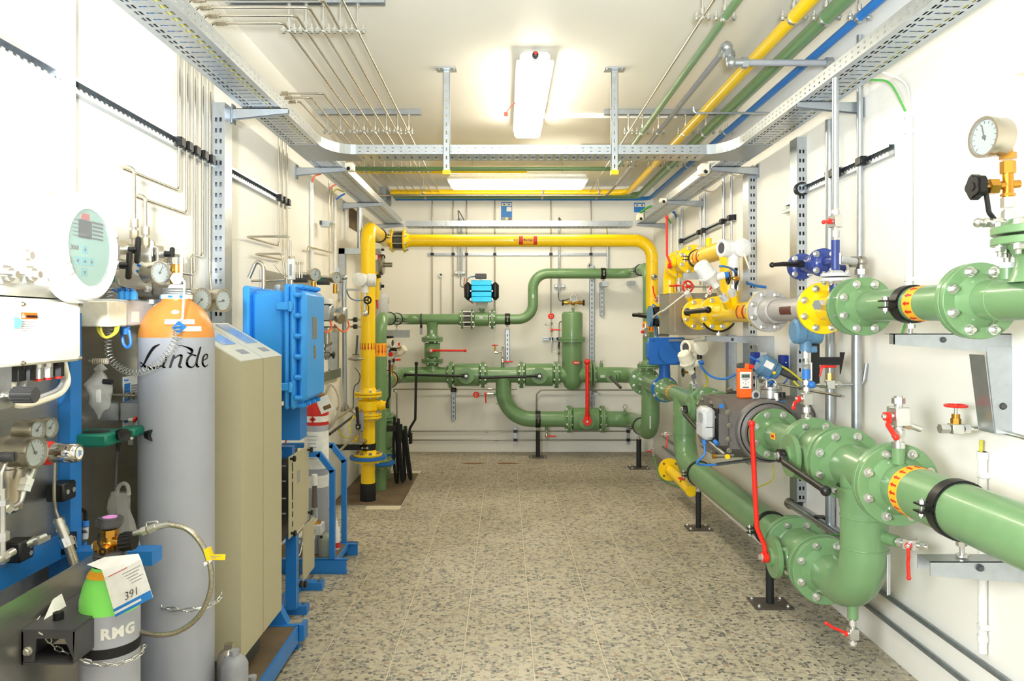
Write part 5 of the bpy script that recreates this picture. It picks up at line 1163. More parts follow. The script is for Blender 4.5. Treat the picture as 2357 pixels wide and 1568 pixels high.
line([(.885, .8, ZP), (.885, 7.9, ZP)], .006, 'steel', 'thin steel line under the ceiling left of the slim green pipe', 0)
line([(.985, .8, ZP), (.985, 6.5, ZP), (-1.33, 6.5, ZP)], .019, G, 'slim green pipe under the ceiling bending left across the room', .06)
line([(1.293, .8, ZP), (1.293, 7.67, ZP), (-1.19, 7.67, ZP)], .031, YE, 'yellow pipe under the ceiling bending left to the back corner', .12, n=20)
line([(1.437, .8, ZP), (1.437, 7.86, ZP), (-1.19, 7.86, ZP)], .035, G, 'thick green pipe under the ceiling bending left along the back wall', .12, n=20)
line([(1.585, .8, ZP), (1.585, 8.05, ZP), (-1.2, 8.05, ZP)], .021, 'blue', 'blue pipe under the ceiling bending left along the back wall', .1, n=16)
t = T('conduit', 'grey conduit under the ceiling ending in a big elbow set', 'conduit', (1.1, 4.0, ZP))
O(B('mgrey').tube([(1.10, 3.70, ZP), (1.10, 7.2, ZP)], .016, 0, 14), 'long_pipe', t)
O(B('galv').cyl((1.10, 3.72, ZP), (1.10, 3.655, ZP), .024).sph((1.10, 3.64, ZP), .03).cyl((1.105, 3.64, ZP), (1.115, 3.62, ZP-.08), .022).hexa((1.108, 3.635, ZP-.03), (1.11, 3.63, ZP-.055), .031).sph((1.116, 3.615, ZP-.085), .026).cyl((1.116, 3.615, ZP-.085), (1.19, 3.615, ZP-.085), .021).hexa((1.165, 3.615, ZP-.085), (1.195, 3.615, ZP-.085), .029), 'elbow_fittings', t)
O(B('mgrey').tube([(1.19, 3.615, ZP-.085), (1.60, 3.60, ZP-.092)], .016, 0, 14).use('galv').hexa((1.57, 3.6, ZP-.091), (1.605, 3.6, ZP-.092), .027), 'cross_pipe', t)
line([(-1.33, 6.62, ZP+.01), (.2, 6.62, ZP+.01)], .026, YE, 'second yellow pipe across the ceiling ending behind the strip light', 0, n=18)
line([(-1.33, 7.55, ZP-.05), (1.05, 7.55, ZP-.05), (1.10, 7.2, ZP)], .012, 'steel', 'level steel line just above the far yellow ceiling pipe', .05)
for nm, x, r, m, _ in CP:
    for k, y in enumerate((3.28, 5.25, 6.35)):
        if (nm == 'grey conduit' and k == 0) or (nm == 'thin steel line' and k == 2): continue
        hanger(('near', 'middle', 'far')[k]+' right-hand ceiling hanger on the '+nm, (x, y, ZP), r, 2.924, 'hangers on the '+('near', 'middle', 'far')[k]+' right ceiling channel', .045)
for i, x in enumerate((-.85, .40, .98)):
    for nm, y, r in (('yellow', 7.67, .031), ('thick green', 7.86, .035)):
        t = T('pipe_hanger', ['left', 'middle', 'right'][i]+' hanger on the crosswise '+nm+' pipe by the back wall', 'pipe hanger', (x, y, ZP-r), 'hangers of the crosswise pipes by the back wall')
        O(B('zinc').ring((x, y, ZP), X, r+.0004, r+.004, .02, 20), 'clamp_band', t); O(B('zinc').cyl((x, y, ZP+r+.003), (x, y, ZC), .005, n=8), 'rod', t); O(B('zinc').hexa((x, y-r-.01, ZP-.012), (x, y-r-.01, ZP+.02), .009), 'clamp_bolts', t)
O(B('galvd').b2((-1.3, 7.6, 2.70), (-1.23, 7.95, 2.85)), 'wall_bracket', None, 'dark bracket where the crosswise pipes meet the left back corner', 'bracket')
O(B('actblue').lathe((1.60, 3.9, 2.655), (.5, -1, .0), [(0, .02), (.04, .025), (.07, .035), (.10, .04), (.10, .03), (.07, .02)], 20).use('black').lathe((1.60, 3.9, 2.655), (.5, -1, 0), [(.1, .03), (.1, .045), (.112, .045), (.112, .036)], 20), 'horn', None, 'blue trumpet-shaped end on the blue ceiling pipe', 'fitting')
line([(1.16, 4.5, 2.76), (1.16, 4.5, 2.72), (1.62, 4.5, 2.72)], .008, 'galv', 'thin crosswise conduit below the coloured ceiling pipes', .02)
cable([(1.61, 3.95, 2.66), (1.58, 3.97, 2.62), (1.56, 3.99, 2.55)], .006, 'yellowwire', 'yellow-green wire dropping from the blue trumpet end')
# junction boxes on the trays
for u, v, y, lab, s in ((808, 385, 4.9, 'beige junction box on the left tray behind the cross tray', .07), (1600, 391, 4.9, 'beige junction box on the right tray behind the cross tray', .09), (1475, 500, 7.2, 'beige junction box on the right tray near the back wall', .09), (1520, 462, 6.15, 'small beige box on the side of the right tray', .05)):
    p = P(u, v, y); x_ = -1.035 if u < 1162 else 1.325
    t = T('junction_box', lab, 'junction box', (x_, y, p.z-s*.35)); O(B('cream').box((x_, y, p.z), (.06, s*1.1, s*.75), bev=.006), 'case', t)
    O(B('black').cyl((x_, y-s*.5, p.z-s*.2), (x_, y-s*.75, p.z-s*.3), .012, n=10), 'cable_gland', t)
cable([(1.33, 7.2, 2.52), (1.40, 7.1, 2.56), (1.45, 7.0, 2.53)], .012, 'greenwire', 'green cable loop above the far junction box on the right tray')
# ================================================================ right wall
XWR = 1.632
rail('slotted mounting rail on the right wall, nearest one', (XR-.001, 3.12, 2.168), (XR-.001, 4.05, 2.168), -X, .05, .024)
rail('slotted mounting rail on the right wall by the back corner', (XR-.001, 5.25, 2.19), (XR-.001, 6.9, 2.19), -X, .045, .024)
O(B('black').ring((XR-.03, 4.03, 2.168), Y, .026, .038, .03, 20), 'rail_end_cap', None, 'black rubber cap where the near right rail meets the upright', 'cap')
O(B('black').box((XWR-.01, 3.62, 2.168), (.05, .11, .045), bev=.006), 'pipe_clip', None, 'wide black clip on the near right rail', 'clip')
O(B('black').box((XWR-.005, 3.34, 2.168), (.045, .06, .04), bev=.005), 'pipe_clip', None, 'narrow black clip on the near right rail', 'clip')
line([(1.612, 3.64, 2.44), (1.612, 3.64, .33)], .022, 'galv', 'thick galvanized conduit down the right wall', 0, 'conduit', 'conduit', n=18)
t = T('conduit', 'slimmer galvanized conduit down the right wall with an elbow near the floor', 'conduit', (1.62, 3.36, .4))
O(B('galv').tube([(1.625, 3.36, 2.75), (1.625, 3.36, 1.66)], .014, 0, 14), 'upper_pipe', t)
O(B('galv').tube([(1.60, 3.34, 1.60), (1.60, 3.34, .42), (1.60, 3.5, .42), (1.60, 4.1, .42)], .022, .0, 16), 'lower_pipe', t)
O(B('zincd').sph((1.60, 3.34, .42), .032).hexa((1.60, 3.34, .44), (1.60, 3.34, .49), .034).hexa((1.60, 3.38, .42), (1.60, 3.42, .42), .03).sph((1.60, 4.12, .42), .032).cyl((1.60, 4.12, .42), (1.64, 4.12, .44), .022), 'elbows', t)
O(B('dgrey').ring((1.6505, 4.12, .45), X, .022, .05, .012, 24), 'wall_gland', None, 'dark round wall gland behind the low red-levered valve', 'wall fitting')
O(B('black').box((1.615, 3.75, .42), (.06, .06, .05), bev=.006).use('galvd').box((1.65, 3.70, .40), (.01, .04, .22)), 'pipe_clip', None, 'black clip holding the low bent conduit behind the red lever', 'clip')
line([(1.61, 3.98, 2.10), (1.61, 3.98, 2.11)], .006, 'galv', 'short stub of rail between the right uprights', 0) if False else None
rail('short stub of mounting rail left of the near right upright', (XR-.001, 4.14, 2.10), (XR-.001, 4.32, 2.10), -X, .05, .03)
for y, z0, z1_, lab in ((2.98, 2.29, 1.52, 'white plastic conduit down the right wall above the green upper run'), (2.52, .99, .30, 'white plastic conduit low on the right wall by the leg of the bracket')):
    t = T('conduit', lab, 'conduit', (1.64, y, z1_)); O(B('plastic').cyl((1.64, y, z0), (1.64, y, z1_), .0145, n=16), 'tube', t)
    O(B('plastic').cyl((1.64, y, z0), (1.64, y, z0-.025), .0175, n=16).cyl((1.64, y, z1_+.06), (1.64, y, z1_+.04), .0175, n=16), 'sleeves', t)
    for z_ in (z0-.08, z1_+.09): O(B('plastic').box((1.64, y-.004, z_), (.034, .03, .02), bev=.003), 'wall_clip', t)
cable([(1.54, 3.1, 2.46), (1.59, 3.03, 2.42), (1.632, 2.98, 2.28)], .0045, 'greenwire', 'green wire entering the white conduit under the right tray')
cable([(1.54, 3.0, 2.46), (1.62, 2.97, 2.40), (1.645, 2.975, 2.28)], .003, 'plastic', 'thin white wire entering the white conduit under the right tray')
cable([(1.636, 2.98, 1.53), (1.634, 2.98, 1.46), (1.62, 3.0, 1.38)], .005, 'greenwire', 'green wire leaving the white conduit behind the upper run')
cable([(1.635, 2.52, 1.03), (1.634, 2.52, .98)], .006, 'yellowwire', 'yellow-green wire entering the low white conduit')
# wall lines near the back corner
for i, (y, r, zb) in enumerate(((6.75, .011, 1.95), (6.12, .009, 1.75), (6.0, .011, 1.7), (5.47, .012, 2.05), (5.28, .009, 1.75))):
    line([(1.63, y, 2.72 if y < 5.6 else 2.5), (1.63, y, zb)], r, 'galv', ORD[i]+' thin vertical line from the back corner along the right wall', 0)
    O(B('black').box((1.625, y, 2.19), (.045, .06, .04), bev=.005), 'pipe_clip', None, ORD[i]+' black clip from the back corner on the far right rail', 'clip')
for u, v, lab in ((1545, 515, 'first'), (1560, 500, 'second')):
    y = 1.64*F/(u-U0); line([(1.64, y, ZV(v, y)), (1.64, y, 1.6)], .012, 'plastic', lab+' white conduit in the right back corner', 0, 'conduit', 'conduit')
cable([P(1543, 485, 7.1), P(1552, 490, 7.15), P(1557, 502, 7.0)], .010, 'cableblue', 'blue cable end under the right tray by the back corner')
cable([P(1528, 497, 7.2), P(1537, 503, 7.25), P(1545, 516, 7.25)], .008, 'greenwire', 'green-grey cable end under the right tray by the back corner')
cable([(1.50, 5.6, 2.45), (1.56, 5.5, 2.42), (1.62, 5.45, 2.47)], .006, 'hosegrey', 'grey cable loop under the right tray, farther one')
cable([(1.50, 4.95, 2.45), (1.56, 4.88, 2.41), (1.63, 4.82, 2.47)], .006, 'hosegrey', 'grey cable loop under the right tray, nearer one')
for i, (z_, lab) in enumerate(((.262, 'upper'), (.155, 'lower'))):
    line([(1.638, .5, z_), (1.638, 7.6, z_)], .011, 'galvd', lab+' one of two long steel lines low along the right wall', 0)
for i, y in enumerate((6.9, 5.9)):
    O(B('galv').box((1.648, y, .21), (.016, .03, .2)).use('black').box((1.632, y, .262), (.04, .05, .03)).box((1.632, y, .155), (.04, .05, .03)), 'clip_strut', None, ['farther', 'nearer'][i]+' slotted clip strut on the low lines of the right wall', 'bracket')
# L brackets
def lbracket(label, y, x0, zt, zb, hw=.07, lw=.085, m='galv'):
    t = T('wall_bracket', label, 'bracket', (XR-.05, y, zb)); th = .003; x1 = XR-.001
    b = B(m).prism([(x0, y-.03, zt), (x1, y-.03, zt), (x1, y-.03, zt-hw*.92), (x0+.02, y-.03, zt-hw*.55), (x0, y-.03, zt-hw*.5)], (0, th, 0)).b2((x0, y-.03, zt-th), (x1, y+.03, zt)); b.b2((x0, y-.03, zt-hw*.5), (x0+th, y+.0, zt)); O(b, 'arm', t)
    b = B(m).prism([(x1, y-.0335, zt-hw*.6), (x1-lw, y-.0335, zt-hw*.6), (x1-lw*.62, y-.0335, zb), (x1, y-.0335, zb)], (0, th, 0)).prism([(x1-lw-.0, y-.03, zt-hw), (x1-lw*.62, y-.03, zb), (x1-lw*.62, y+.05, zb), (x1-lw, y+.05, zt-hw)], (-.003, 0, 0)); O(b, 'leg', t)
    inst(boltmesh(.009, 0, 'dgrey'), 'bolt', t, (x1-.03, y-.031, zb+.09), axrot(-Y)); inst(boltmesh(.007, 0, 'dgrey'), 'bolt', t, (x0+.16, y-.031, zt-.02), axrot(-Y))
    return t
lbracket('large galvanized L bracket carrying the green upper spool on the right wall', 2.43, 1.272, 1.397, 1.07)
lbracket('galvanized L bracket carrying the yellow upper valve on the right wall', 4.55, 1.24, 1.352, 1.06, .055, .10)
t = T('wall_bracket', 'galvanized arm under the big green pipe clamp at the right', 'bracket', (1.45, 2.2, .66))
O(B('galv').b2((1.255, 2.165, .725), (1.6565, 2.235, .728)).prism([(1.255, 2.165, .728), (1.6565, 2.165, .728), (1.6565, 2.165, .655), (1.255, 2.165, .685)], (0, .003, 0)).prism([(1.255, 2.232, .728), (1.6565, 2.232, .728), (1.6565, 2.232, .655), (1.255, 2.232, .685)], (0, .003, 0)), 'arm', t)
inst(boltmesh(.008, 0, 'dgrey'), 'bolt', t, (1.40, 2.164, .71), axrot(-Y))
line([(XR-.02, 1.0, .62), (XR-.02, 2.7, .76)], .006, 'black', 'black sloping earth conductor behind the big green pipe', 0, 'cable', 'cable')
O(B('zincd').hexa((1.62, 2.0, .70), (1.655, 2.0, .70), .016).cyl((1.60, 2.0, .70), (1.655, 2.0, .70), .006), 'earth_clamp', None, 'small brass-grey earth clamp on the right wall under the arm', 'clamp')
# gauge stack at upper right
x0, y0 = XP, 1.985
t = mini('grey block valve with a black lever under the big dial gauge', (x0, y0, ZU+.10), Z, (-1, -.1, 0), (-.15, .0, 1), .95, .12, hm='black', stubs=(.06, .04))
t = T('test_coupling', 'little test coupling with cap left of the gauge stem', 'fitting', (x0-.06, y0, 1.70)); z_ = ZV(513, y0)
O(B('zinc').cyl((x0, y0, z_), (x0-.07, y0, z_), .01).hexa((x0-.02, y0, z_), (x0-.045, y0, z_), .015).sph((x0-.08, y0, z_), .013).hexa((x0-.055, y0, z_), (x0-.065, y0, z_), .014), 'body', t)
t = T('gauge_cock', 'brass gauge cock with a black star knob at the upper right', 'valve', (x0, y0, 1.72))
O(B('zinc').cyl((x0, y0, 1.655), (x0, y0, ZV(482, y0)), .011).hexa((x0, y0, ZV(503, y0)), (x0, y0, ZV(485, y0)), .015).hexa((x0, y0, ZV(478, y0)), (x0, y0, ZV(455, y0)), .018), 'steel_nuts', t)
zc = ZV(430, y0)
O(B('brass').cyl((x0, y0, ZV(456, y0)), (x0, y0, ZV(400, y0)), .014).hexa((x0, y0, ZV(400, y0)), (x0, y0, ZV(372, y0)), .019).hexa((x0, y0, ZV(367, y0)), (x0, y0, ZV(352, y0)), .02).cyl((x0-.055, y0, zc), (x0+.03, y0, zc+.008), .011).hexa((x0-.055, y0, zc), (x0-.03, y0, zc), .022).hexa((x0, y0, ZV(452, y0)), (x0, y0, ZV(446, y0)), .018), 'brass_body', t)
O(B('zinc').cyl((x0-.055, y0, zc), (x0-.075, y0, zc), .006), 'spindle', t); b = B('black'); starknob(b, (x0-.098, y0, zc), X, .036, .026); b.cyl((x0-.10, y0, zc), (x0-.096, y0, zc), .012); O(b, 'star_knob', t)
g = gauge('large steel dial gauge at the upper right with a white face', P(2268, 316, 1.96), (-.995, -.10, 0), .053, .05, ang=-.25, stem=[('brass', [(x0, y0, ZV(352, y0)), (x0, y0, ZV(340, y0))], .012)])
# sample valve and red handwheel at lower right
xs_, ys_ = XP-.02, 2.50
mini('grey block valve with a drooping red lever on the big green pipe', (xs_, ys_, ZL+.155), Z, (-1, -.15, 0), (.1, -.75, -.62), 1.25, .075, stubs=(.045, .03))
zt = ZV(985, ys_)
t = T('test_fitting', 'steel tee fitting with a capped test point above the red-levered block valve', 'fitting', (xs_, ys_, 1.07))
O(B('zinc').cyl((xs_, ys_, ZV(1008, ys_)), (xs_, ys_, ZV(935, ys_)), .011).hexa((xs_, ys_, ZV(1000, ys_)), (xs_, ys_, ZV(984, ys_)), .017).hexa((xs_, ys_, ZV(965, ys_)), (xs_, ys_, ZV(952, ys_)), .015).sph((xs_, ys_, ZV(934, ys_)), .014), 'upright', t)
O(B('zinc').tube([(xs_, ys_, ZV(975, ys_)), (xs_+.04, ys_, ZV(980, ys_)), (xs_+.075, ys_, ZV(988, ys_))], .011, .02).hexa((xs_+.02, ys_, ZV(976, ys_)), (xs_+.04, ys_, ZV(980, ys_)), .017), 'branch', t)
t = T('needle_valve', 'steel needle valve with brass bonnet and a flat red handwheel at the right', 'valve', (XU(2200, ys_), ys_, ZV(998, ys_)))
xn = XU(2200, ys_); zn = ZV(987, ys_)
O(B('zinc').box((xn, ys_, zn), (.04, .036, .034), bev=.002).hexa((xn-.055, ys_, zn), (xn-.025, ys_, zn), .017).hexa((xn+.025, ys_, zn), (xn+.045, ys_, zn), .016), 'body', t)
O(B('brass').hexa((xn, ys_, zn+.016), (xn, ys_, zn+.035), .016).cyl((xn, ys_, zn+.035), (xn, ys_, zn+.05), .013), 'bonnet', t); O(B('zinc').cyl((xn, ys_, zn+.05), (xn, ys_, zn+.075), .005), 'spindle', t)
b = B('red'); handwheel(b, (xn, ys_, zn+.078), Z, .032, .005); O(b, 'handwheel', t)
line([(xn+.045, ys_, zn), (XR-.005, ys_, zn-.0), (XR-.02, 2.3, zn-.002), (XR-.02, 1.0, zn-.002)], .008, 'zinc', 'thin steel tube from the red handwheel valve along the right wall', .03)
# dark blue valve group above the yellow flange
t = T('flange', 'pale grey upper flange carrying the dark blue pipe', 'flange', (XP, 3.02, ZU+.13)); flange(t, (XP, 3.02, ZU+.127), Z, .057, .014, .024, 'lgrey', n=4, br=.008, L=0, hub=.012)
t = T('pipe_tee', 'dark blue tee standing on the grey flange pair', 'pipe', (XP, 3.02, ZU+.15)); zb = ZV(600, 3.05)
O(B('navy').cyl((XP, 3.02, ZU+.15), (XP, 3.02, ZV(553, 3.02)), .0165, n=24).cyl((XP, 3.02, zb), (XP, 3.12, zb), .019, n=20).torus((XP, 3.02, zb-.04), Z, .0165, .0015, 20, 6), 'pipe', t)
flange(t, (XP, 3.14, zb), -Y, .06, .014, .019, 'navy', n=4, br=.0105, L=.004, hub=.015)
O(B('paper').box((XP+.012, 3.006, zb+.005), (.006, .004, .045)), 'paper_label', t)
t = T('flanged_ball_valve', 'dark blue ball valve with a short black lever pointing left', 'valve', (XP, 3.3, zb-.06))
O(B('navy').lathe((XP, 3.15, zb), Y, [(0, .03), (.02, .04), (.10, .042), (.16, .03), (.2, .03)], 24), 'valve_body', t)
flange(t, (XP, 3.144, zb), Y, .06, .014, .03, 'navy', n=4, br=.009, L=0, hub=.01, indiv=False); flange(t, (XP, 3.37, zb), -Y, .06, .014, .03, 'navy', n=4, br=.0105, L=.004, hub=.01)
b = B('black'); b.box((XP-.055, 3.25, zb+.002), (.03, .03, .03), bev=.004).sweep([(XP-.06, 3.25, zb), (XP-.15, 3.2, zb-.002), (XP-.19, 3.2, zb-.006)], [.013, .010, .008], 12).sph((XP-.195, 3.2, zb-.006), .012); O(b, 'lever', t)
t = T('pipe_spool', 'dark blue pipe behind the blue ball valve', 'pipe', (XP, 3.5, zb-.06)); flange(t, (XP, 3.374, zb), Y, .06, .014, .019, 'navy', n=4, br=.009, L=0, hub=.01, indiv=False); pipe(t, [(XP, 3.39, zb), (XP, 3.5, zb), (1.62, 3.5, zb)], .019, 'navy', .06)
mini('small steel block valve with a short red lever on top of the dark blue tee', (XP, 3.02, ZV(553, 3.02)), Z, (-1, -.4, 0), (-.6, -.6, -.2), .95, .035, stubs=(.055, .03))
line([(XP, 3.02, ZV(500, 3.02)), (XP, 3.02, ZV(483, 3.02)), (XP, 3.02, ZV(478, 3.02))], .013, 'zinc', 'short threaded steel stub above the block valve', 0)
line([(XP, 3.02, ZV(480, 3.02)), (XP, 3.02, 2.44)], .0135, 'galv', 'white-galvanized riser from the dark blue tee up to the right tray', 0, n=16)
t = T('elbow_fitting', 'galvanized elbow joining the dark blue tee to the wall conduit', 'fitting', (1.5, 3.2, 1.6))
ye = 3.16; ze = ZV(603, ye)
O(B('lgrey').cyl((XP+.02, 3.03, ze), (XU(1970, ye), ye, ze), .016).use('zincd').hexa((XU(1958, ye), ye, ze), (XU(1970, ye), ye, ze), .026).sph((XU(1983, ye), ye, ze), .026).cyl((XU(1972, ye), ye, ze), (XU(1983, ye), ye, ze), .022).cyl((XU(1983, ye), ye, ze), (XU(1983, ye), ye, ZV(625, ye)), .022).hexa((XU(1983, ye), ye, ZV(620, ye)), (XU(1983, ye), ye, ZV(632, ye)), .027).use('galv').cyl((XU(1983, ye), ye, ZV(630, ye)), (XU(1983, ye), ye, ZV(650, ye)), .018), 'body', t)
# white transmitters near the yellow riser
def head(label, c, ax1, ax2, s=1., m='white', name='transmitter_head'):
    """two-chamber instrument head: windowed end along ax1, blank round cover along ax2"""
    c = V(c); a1, a2 = V(ax1).normalized(), V(ax2).normalized(); t = T(name, label, 'transmitter', c-Z*.06*s)
    O(B(m).lathe(c-a1*.055*s, a1, [(0, 0), (0, .038*s), (.015*s, .046*s), (.055*s, .046*s), (.058*s, .052*s), (.115*s, .052*s), (.12*s, .04*s), (.112*s, .034*s), (.112*s, 0)], 32), 'housing', t)
    O(B('dgrey').cyl(c+a1*.058*s, c+a1*.0585*s, .032*s, n=24), 'window', t)
    q = c-a1*.045*s; O(B(m).lathe(q, a2, [(0, .045*s), (.03*s, .045*s), (.033*s, .054*s), (.07*s, .054*s), (.075*s, .046*s), (.075*s, 0)], 32), 'round_cover', t)
    return t
y = 4.3; c = P(1680, 572, y)
t = head('white two-chamber transmitter on the yellow bypass riser', c, (-.9, -.3, 0), (.25, -.95, 0), 1.0)
O(B('white').cyl(c-Z*.03+X*.02, c-Z*.115+X*.02, .034, n=24).use('zinc').cyl(c-Z*.115+X*.02, c-Z*.24+X*.02, .012).hexa(c-Z*.20+X*.02, c-Z*.235+X*.02, .018).cyl(c+V((.045, 0, -.1)), c+V((.045, 0, -.25)), .009).hexa(c+V((.045, 0, -.13)), c+V((.045, 0, -.155)), .015).hexa(c+V((.045, 0, -.19)), c+V((.045, 0, -.21)), .015).use('copper').cyl(c+V((-.005, 0, -.13)), c+V((-.005, 0, -.17)), .008), 'neck', t)
O(B('black').box(c+V((.035, -.01, -.145)), (.012, .01, .07)).box(c+V((.03, -.02, -.22)), (.012, .01, .07), Matrix.Rotation(.3, 3, 'Y')), 'clips', t)
O(B('cream').prism([c+V((.05, -.08, -.04)), c+V((.062, -.08, -.04)), c+V((.09, -.08, -.125)), c+V((.083, -.08, -.125))], (0, -.002, 0)), 'hanging_tag', t, 'cream hanging tag')
t = T('needle_valve', 'brass needle valve with a black handwheel beside the yellow bypass riser', 'valve', P(1690, 640, 4.2)); b = B('black'); handwheel(b, P(1676, 641, 4.2), X, .03, .006); O(b, 'handwheel', t)
O(B('brass').cyl(P(1677, 641, 4.2), P(1702, 641, 4.25), .006).lathe(P(1686, 641, 4.2), X, [(0, .008), (.01, .014), (.03, .012), (.035, .009)], 12), 'body', t)
cable([P(1655, 613, 4.1), P(1665, 613, 4.1), P(1680, 617, 4.2), P(1697, 628, 4.3)], .006, 'cableblue', 'blue cable from the white thermometer head')
for k in range(2): cable([P(1718, 650+3*k, 4.6), P(1745, 658+2*k, 4.65), P(1780, 661+2*k, 4.65), P(1817, 662+k, 4.6), P(1830, 661, 4.6)], .006, 'cableblue', ['upper', 'lower'][k]+' one of two blue cables sagging between the right uprights')
def thermo(label, c, ax, tip, s=1., m='white', gl=(1, 0, .2)):
    c, ax, tip, gl = V(c), V(ax).normalized(), V(tip), V(gl).normalized(); t = T('temperature_transmitter', label, 'transmitter', c-Z*.06)
    O(B(m).lathe(c, ax, [(-.035*s, 0), (-.035*s, .034*s), (.0, .046*s), (.008*s, .054*s), (.018*s, .054*s), (.02*s, .049*s), (.085*s, .045*s), (.095*s, .036*s), (.095*s, 0)], 28), 'cap_and_base', t)
    O(B(m).cyl(c-ax*.03*s, c-ax*.075*s, .022*s, n=16).cyl(c-ax*.01*s+gl*.03*s, c-ax*.01*s+gl*.08*s, .022*s, n=16), 'spigots', t)
    O(B('cableblue').hexa(c-ax*.01*s+gl*.08*s, c-ax*.01*s+gl*.105*s, .018*s), 'blue_gland', t)
    O(B('zinc').cyl(c-ax*.07*s, tip, .008, n=10), 'stem', t)
    d = (tip-c).normalized(); O(B('lgrey').hexa(tip-d*.03, tip, .02).cyl(tip, tip+d*.012, .022), 'well_nut', t); return t
thermo('white thermometer head with blue gland tilted in front of the yellow bypass riser', P(1632, 637, 4.15), (-.55, -.2, .65), P(1668, 688, 4.2), 1.0)
O(B(YE).cyl(P(1669, 690, 4.2), P(1676, 706, 4.25), .024), 'thermometer_socket', None, 'slanted yellow socket below the white thermometer head', 'fitting')
t = T('sampling_valve', 'chain of small steel fittings with two red handwheels above the steel enclosure', 'valve', P(1570, 660, 5.3))
O(B('zinc').cyl(P(1563, 640, 5.4), P(1563, 672, 5.4), .010).hexa(P(1563, 648, 5.4), P(1563, 654, 5.4), .017).hexa(P(1563, 660, 5.4), P(1563, 666, 5.4), .017).tube([P(1563, 668, 5.4), P(1575, 660, 5.4), P(1583, 672, 5.2), P(1587, 682, 5.2)], .011, .02).cyl(P(1580, 660, 5.4), P(1640, 660, 5.4), .007).hexa(P(1585, 660, 5.4), P(1597, 660, 5.4), .018), 'fittings', t)
b = B('red'); handwheel(b, P(1554, 658, 5.4), Z, .04, .006); O(b, 'handwheel', t); O(B('brass').cyl(P(1554, 660, 5.4), P(1554, 672, 5.4), .013), 'bonnet', t)
b = B('red'); handwheel(b, P(1583, 660, 5.35), (.3, -1, 0), .04, .007); O(b, 'handwheel', t)
mini('small steel valve with a red lever behind the white thermometer head', P(1625, 685, 5.0), (.35, .0, .6), (-.2, -1, 0), (.2, 0, .9), .9, .05, stubs=(.03, .03))
t = T('valve_positioner', 'black positioner with blue cables on the yellow valve by the far right riser', 'actuator', P(1510, 730, 6.4))
O(B('black').box(P(1512, 729, 6.35), (.10, .14, .17), bev=.02).cyl(P(1500, 729, 6.35), P(1470, 725, 6.5), .022).cyl(P(1470, 725, 6.5), P(1458, 725, 6.55), .018), 'case', t)
O(B('steelblue').cyl(P(1499, 729, 6.28), P(1493, 729, 6.28), .09, n=24), 'round_plate', t); O(B('yellow').box(P(1507, 729, 6.27), (.03, .003, .03)).use('cableblue').box(P(1515, 730, 6.25), (.05, .03, .03), bev=.008), 'labels', t)
O(B('zinc').cyl(P(1516, 752, 6.3), P(1517, 770, 6.3), .008).sph(P(1487, 772, 6.6), .03).box(P(1486, 762, 6.6), (.05, .04, .06), bev=.008).cyl(P(1486, 745, 6.6), P(1486, 775, 6.6), .012), 'fittings', t)
O(B('red').box(P(1479, 764, 6.55), (.03, .03, .025), bev=.006), 'red_knob', t)
t = T('yellow_valve_body', 'yellow wafer valve body at the foot of the far right riser', 'valve', (1.36, 6.5, ZU-.11)); O(B(YE).lathe((1.36, 6.36, ZU), Y, [(0, .06), (0, .11), (.05, .115), (.09, .1), (.1, .06)], 32), 'valve_body', t)
O(B(YE).tube([(1.36, 5.72, ZU), (1.36, 6.35, ZU)], rA, 0, 24).tube([(1.36, 6.04, ZU), (1.36, 6.04, 1.654)], rA, 0, 24), 'pipe_tee', t)
cable([P(1500, 712, 6.3), P(1503, 702, 6.3), P(1510, 706, 6.3), P(1513, 716, 6.3)], .006, 'cableblue', 'small blue cable arch on top of the black positioner')
cable([P(1508, 750, 6.3), P(1510, 770, 6.3), P(1520, 782, 6.2), P(1540, 786, 6.1)], .007, 'cableblue', 'blue cable leaving below the black positioner')
line([P(1540, 785, 6.1), P(1625, 782, 4.85)], .012, 'galv', 'grey conduit under the steel enclosure', 0, 'conduit', 'conduit')
mini('small ball valve with a thin red lever on the far right yellow riser', P(1515, 680, 6.6), (0, 0, -1), (-.8, -.6, 0), (-.15, 0, 1), .9, .13, stubs=(.02, .02))
O(B('zinc').sph(P(1506, 638, 6.75), .03).use('dgrey').cyl(P(1508, 637, 6.72), P(1509, 637, 6.70), .014), 'vent_plug', None, 'round steel vent plug on the far right yellow riser', 'fitting')
# white transmitters above lower run
y = 5.2; c = P(1592, 800, y)
t = head('cream two-chamber transmitter above the orange flow band', c, (-.85, -.5, 0), (.3, -.95, 0), 1.0, 'cream')
O(B('cream').cyl(c+V((.0, 0, -.03)), c+V((.01, 0, -.1)), .036, n=20).use('black').cyl(c+V((.05, -.02, -.05)), c+V((.05, -.02, -.08)), .018), 'neck', t)
thermo('cream thermometer head with a blue gland below the cream transmitter', P(1584, 838, 5.1), (-.4, -.25, .8), P(1599, 888, 5.25), 1.0, 'cream')
t = T('needle_valve', 'small brass valve with a black handwheel and black lever under the cream heads', 'valve', P(1575, 858, 5.2)); b = B('black'); handwheel(b, P(1572, 857, 5.2), X, .028, .006); O(b, 'handwheel', t)
O(B('brass').cyl(P(1574, 857, 5.2), P(1588, 857, 5.2), .009), 'body', t); O(B('black').sweep([P(1597, 845, 5.15), P(1597, 867, 5.15)], .011, 8).cyl(P(1597, 867, 5.15), P(1597, 867, 5.1), .018), 'lever', t)
cable([P(1608, 831, 5.0), P(1615, 845, 5.0), P(1630, 862, 5.0), P(1655, 872, 4.95), P(1680, 869, 4.9), P(1710, 850, 4.87)], .008, 'cableblue', 'long blue cable sagging from the cream heads to the far upright')
cable([P(1622, 858, 5.05), P(1628, 880, 5.1), P(1620, 892, 5.1)], .006, 'yellowwire', 'yellow-green wire curling below the cream heads')
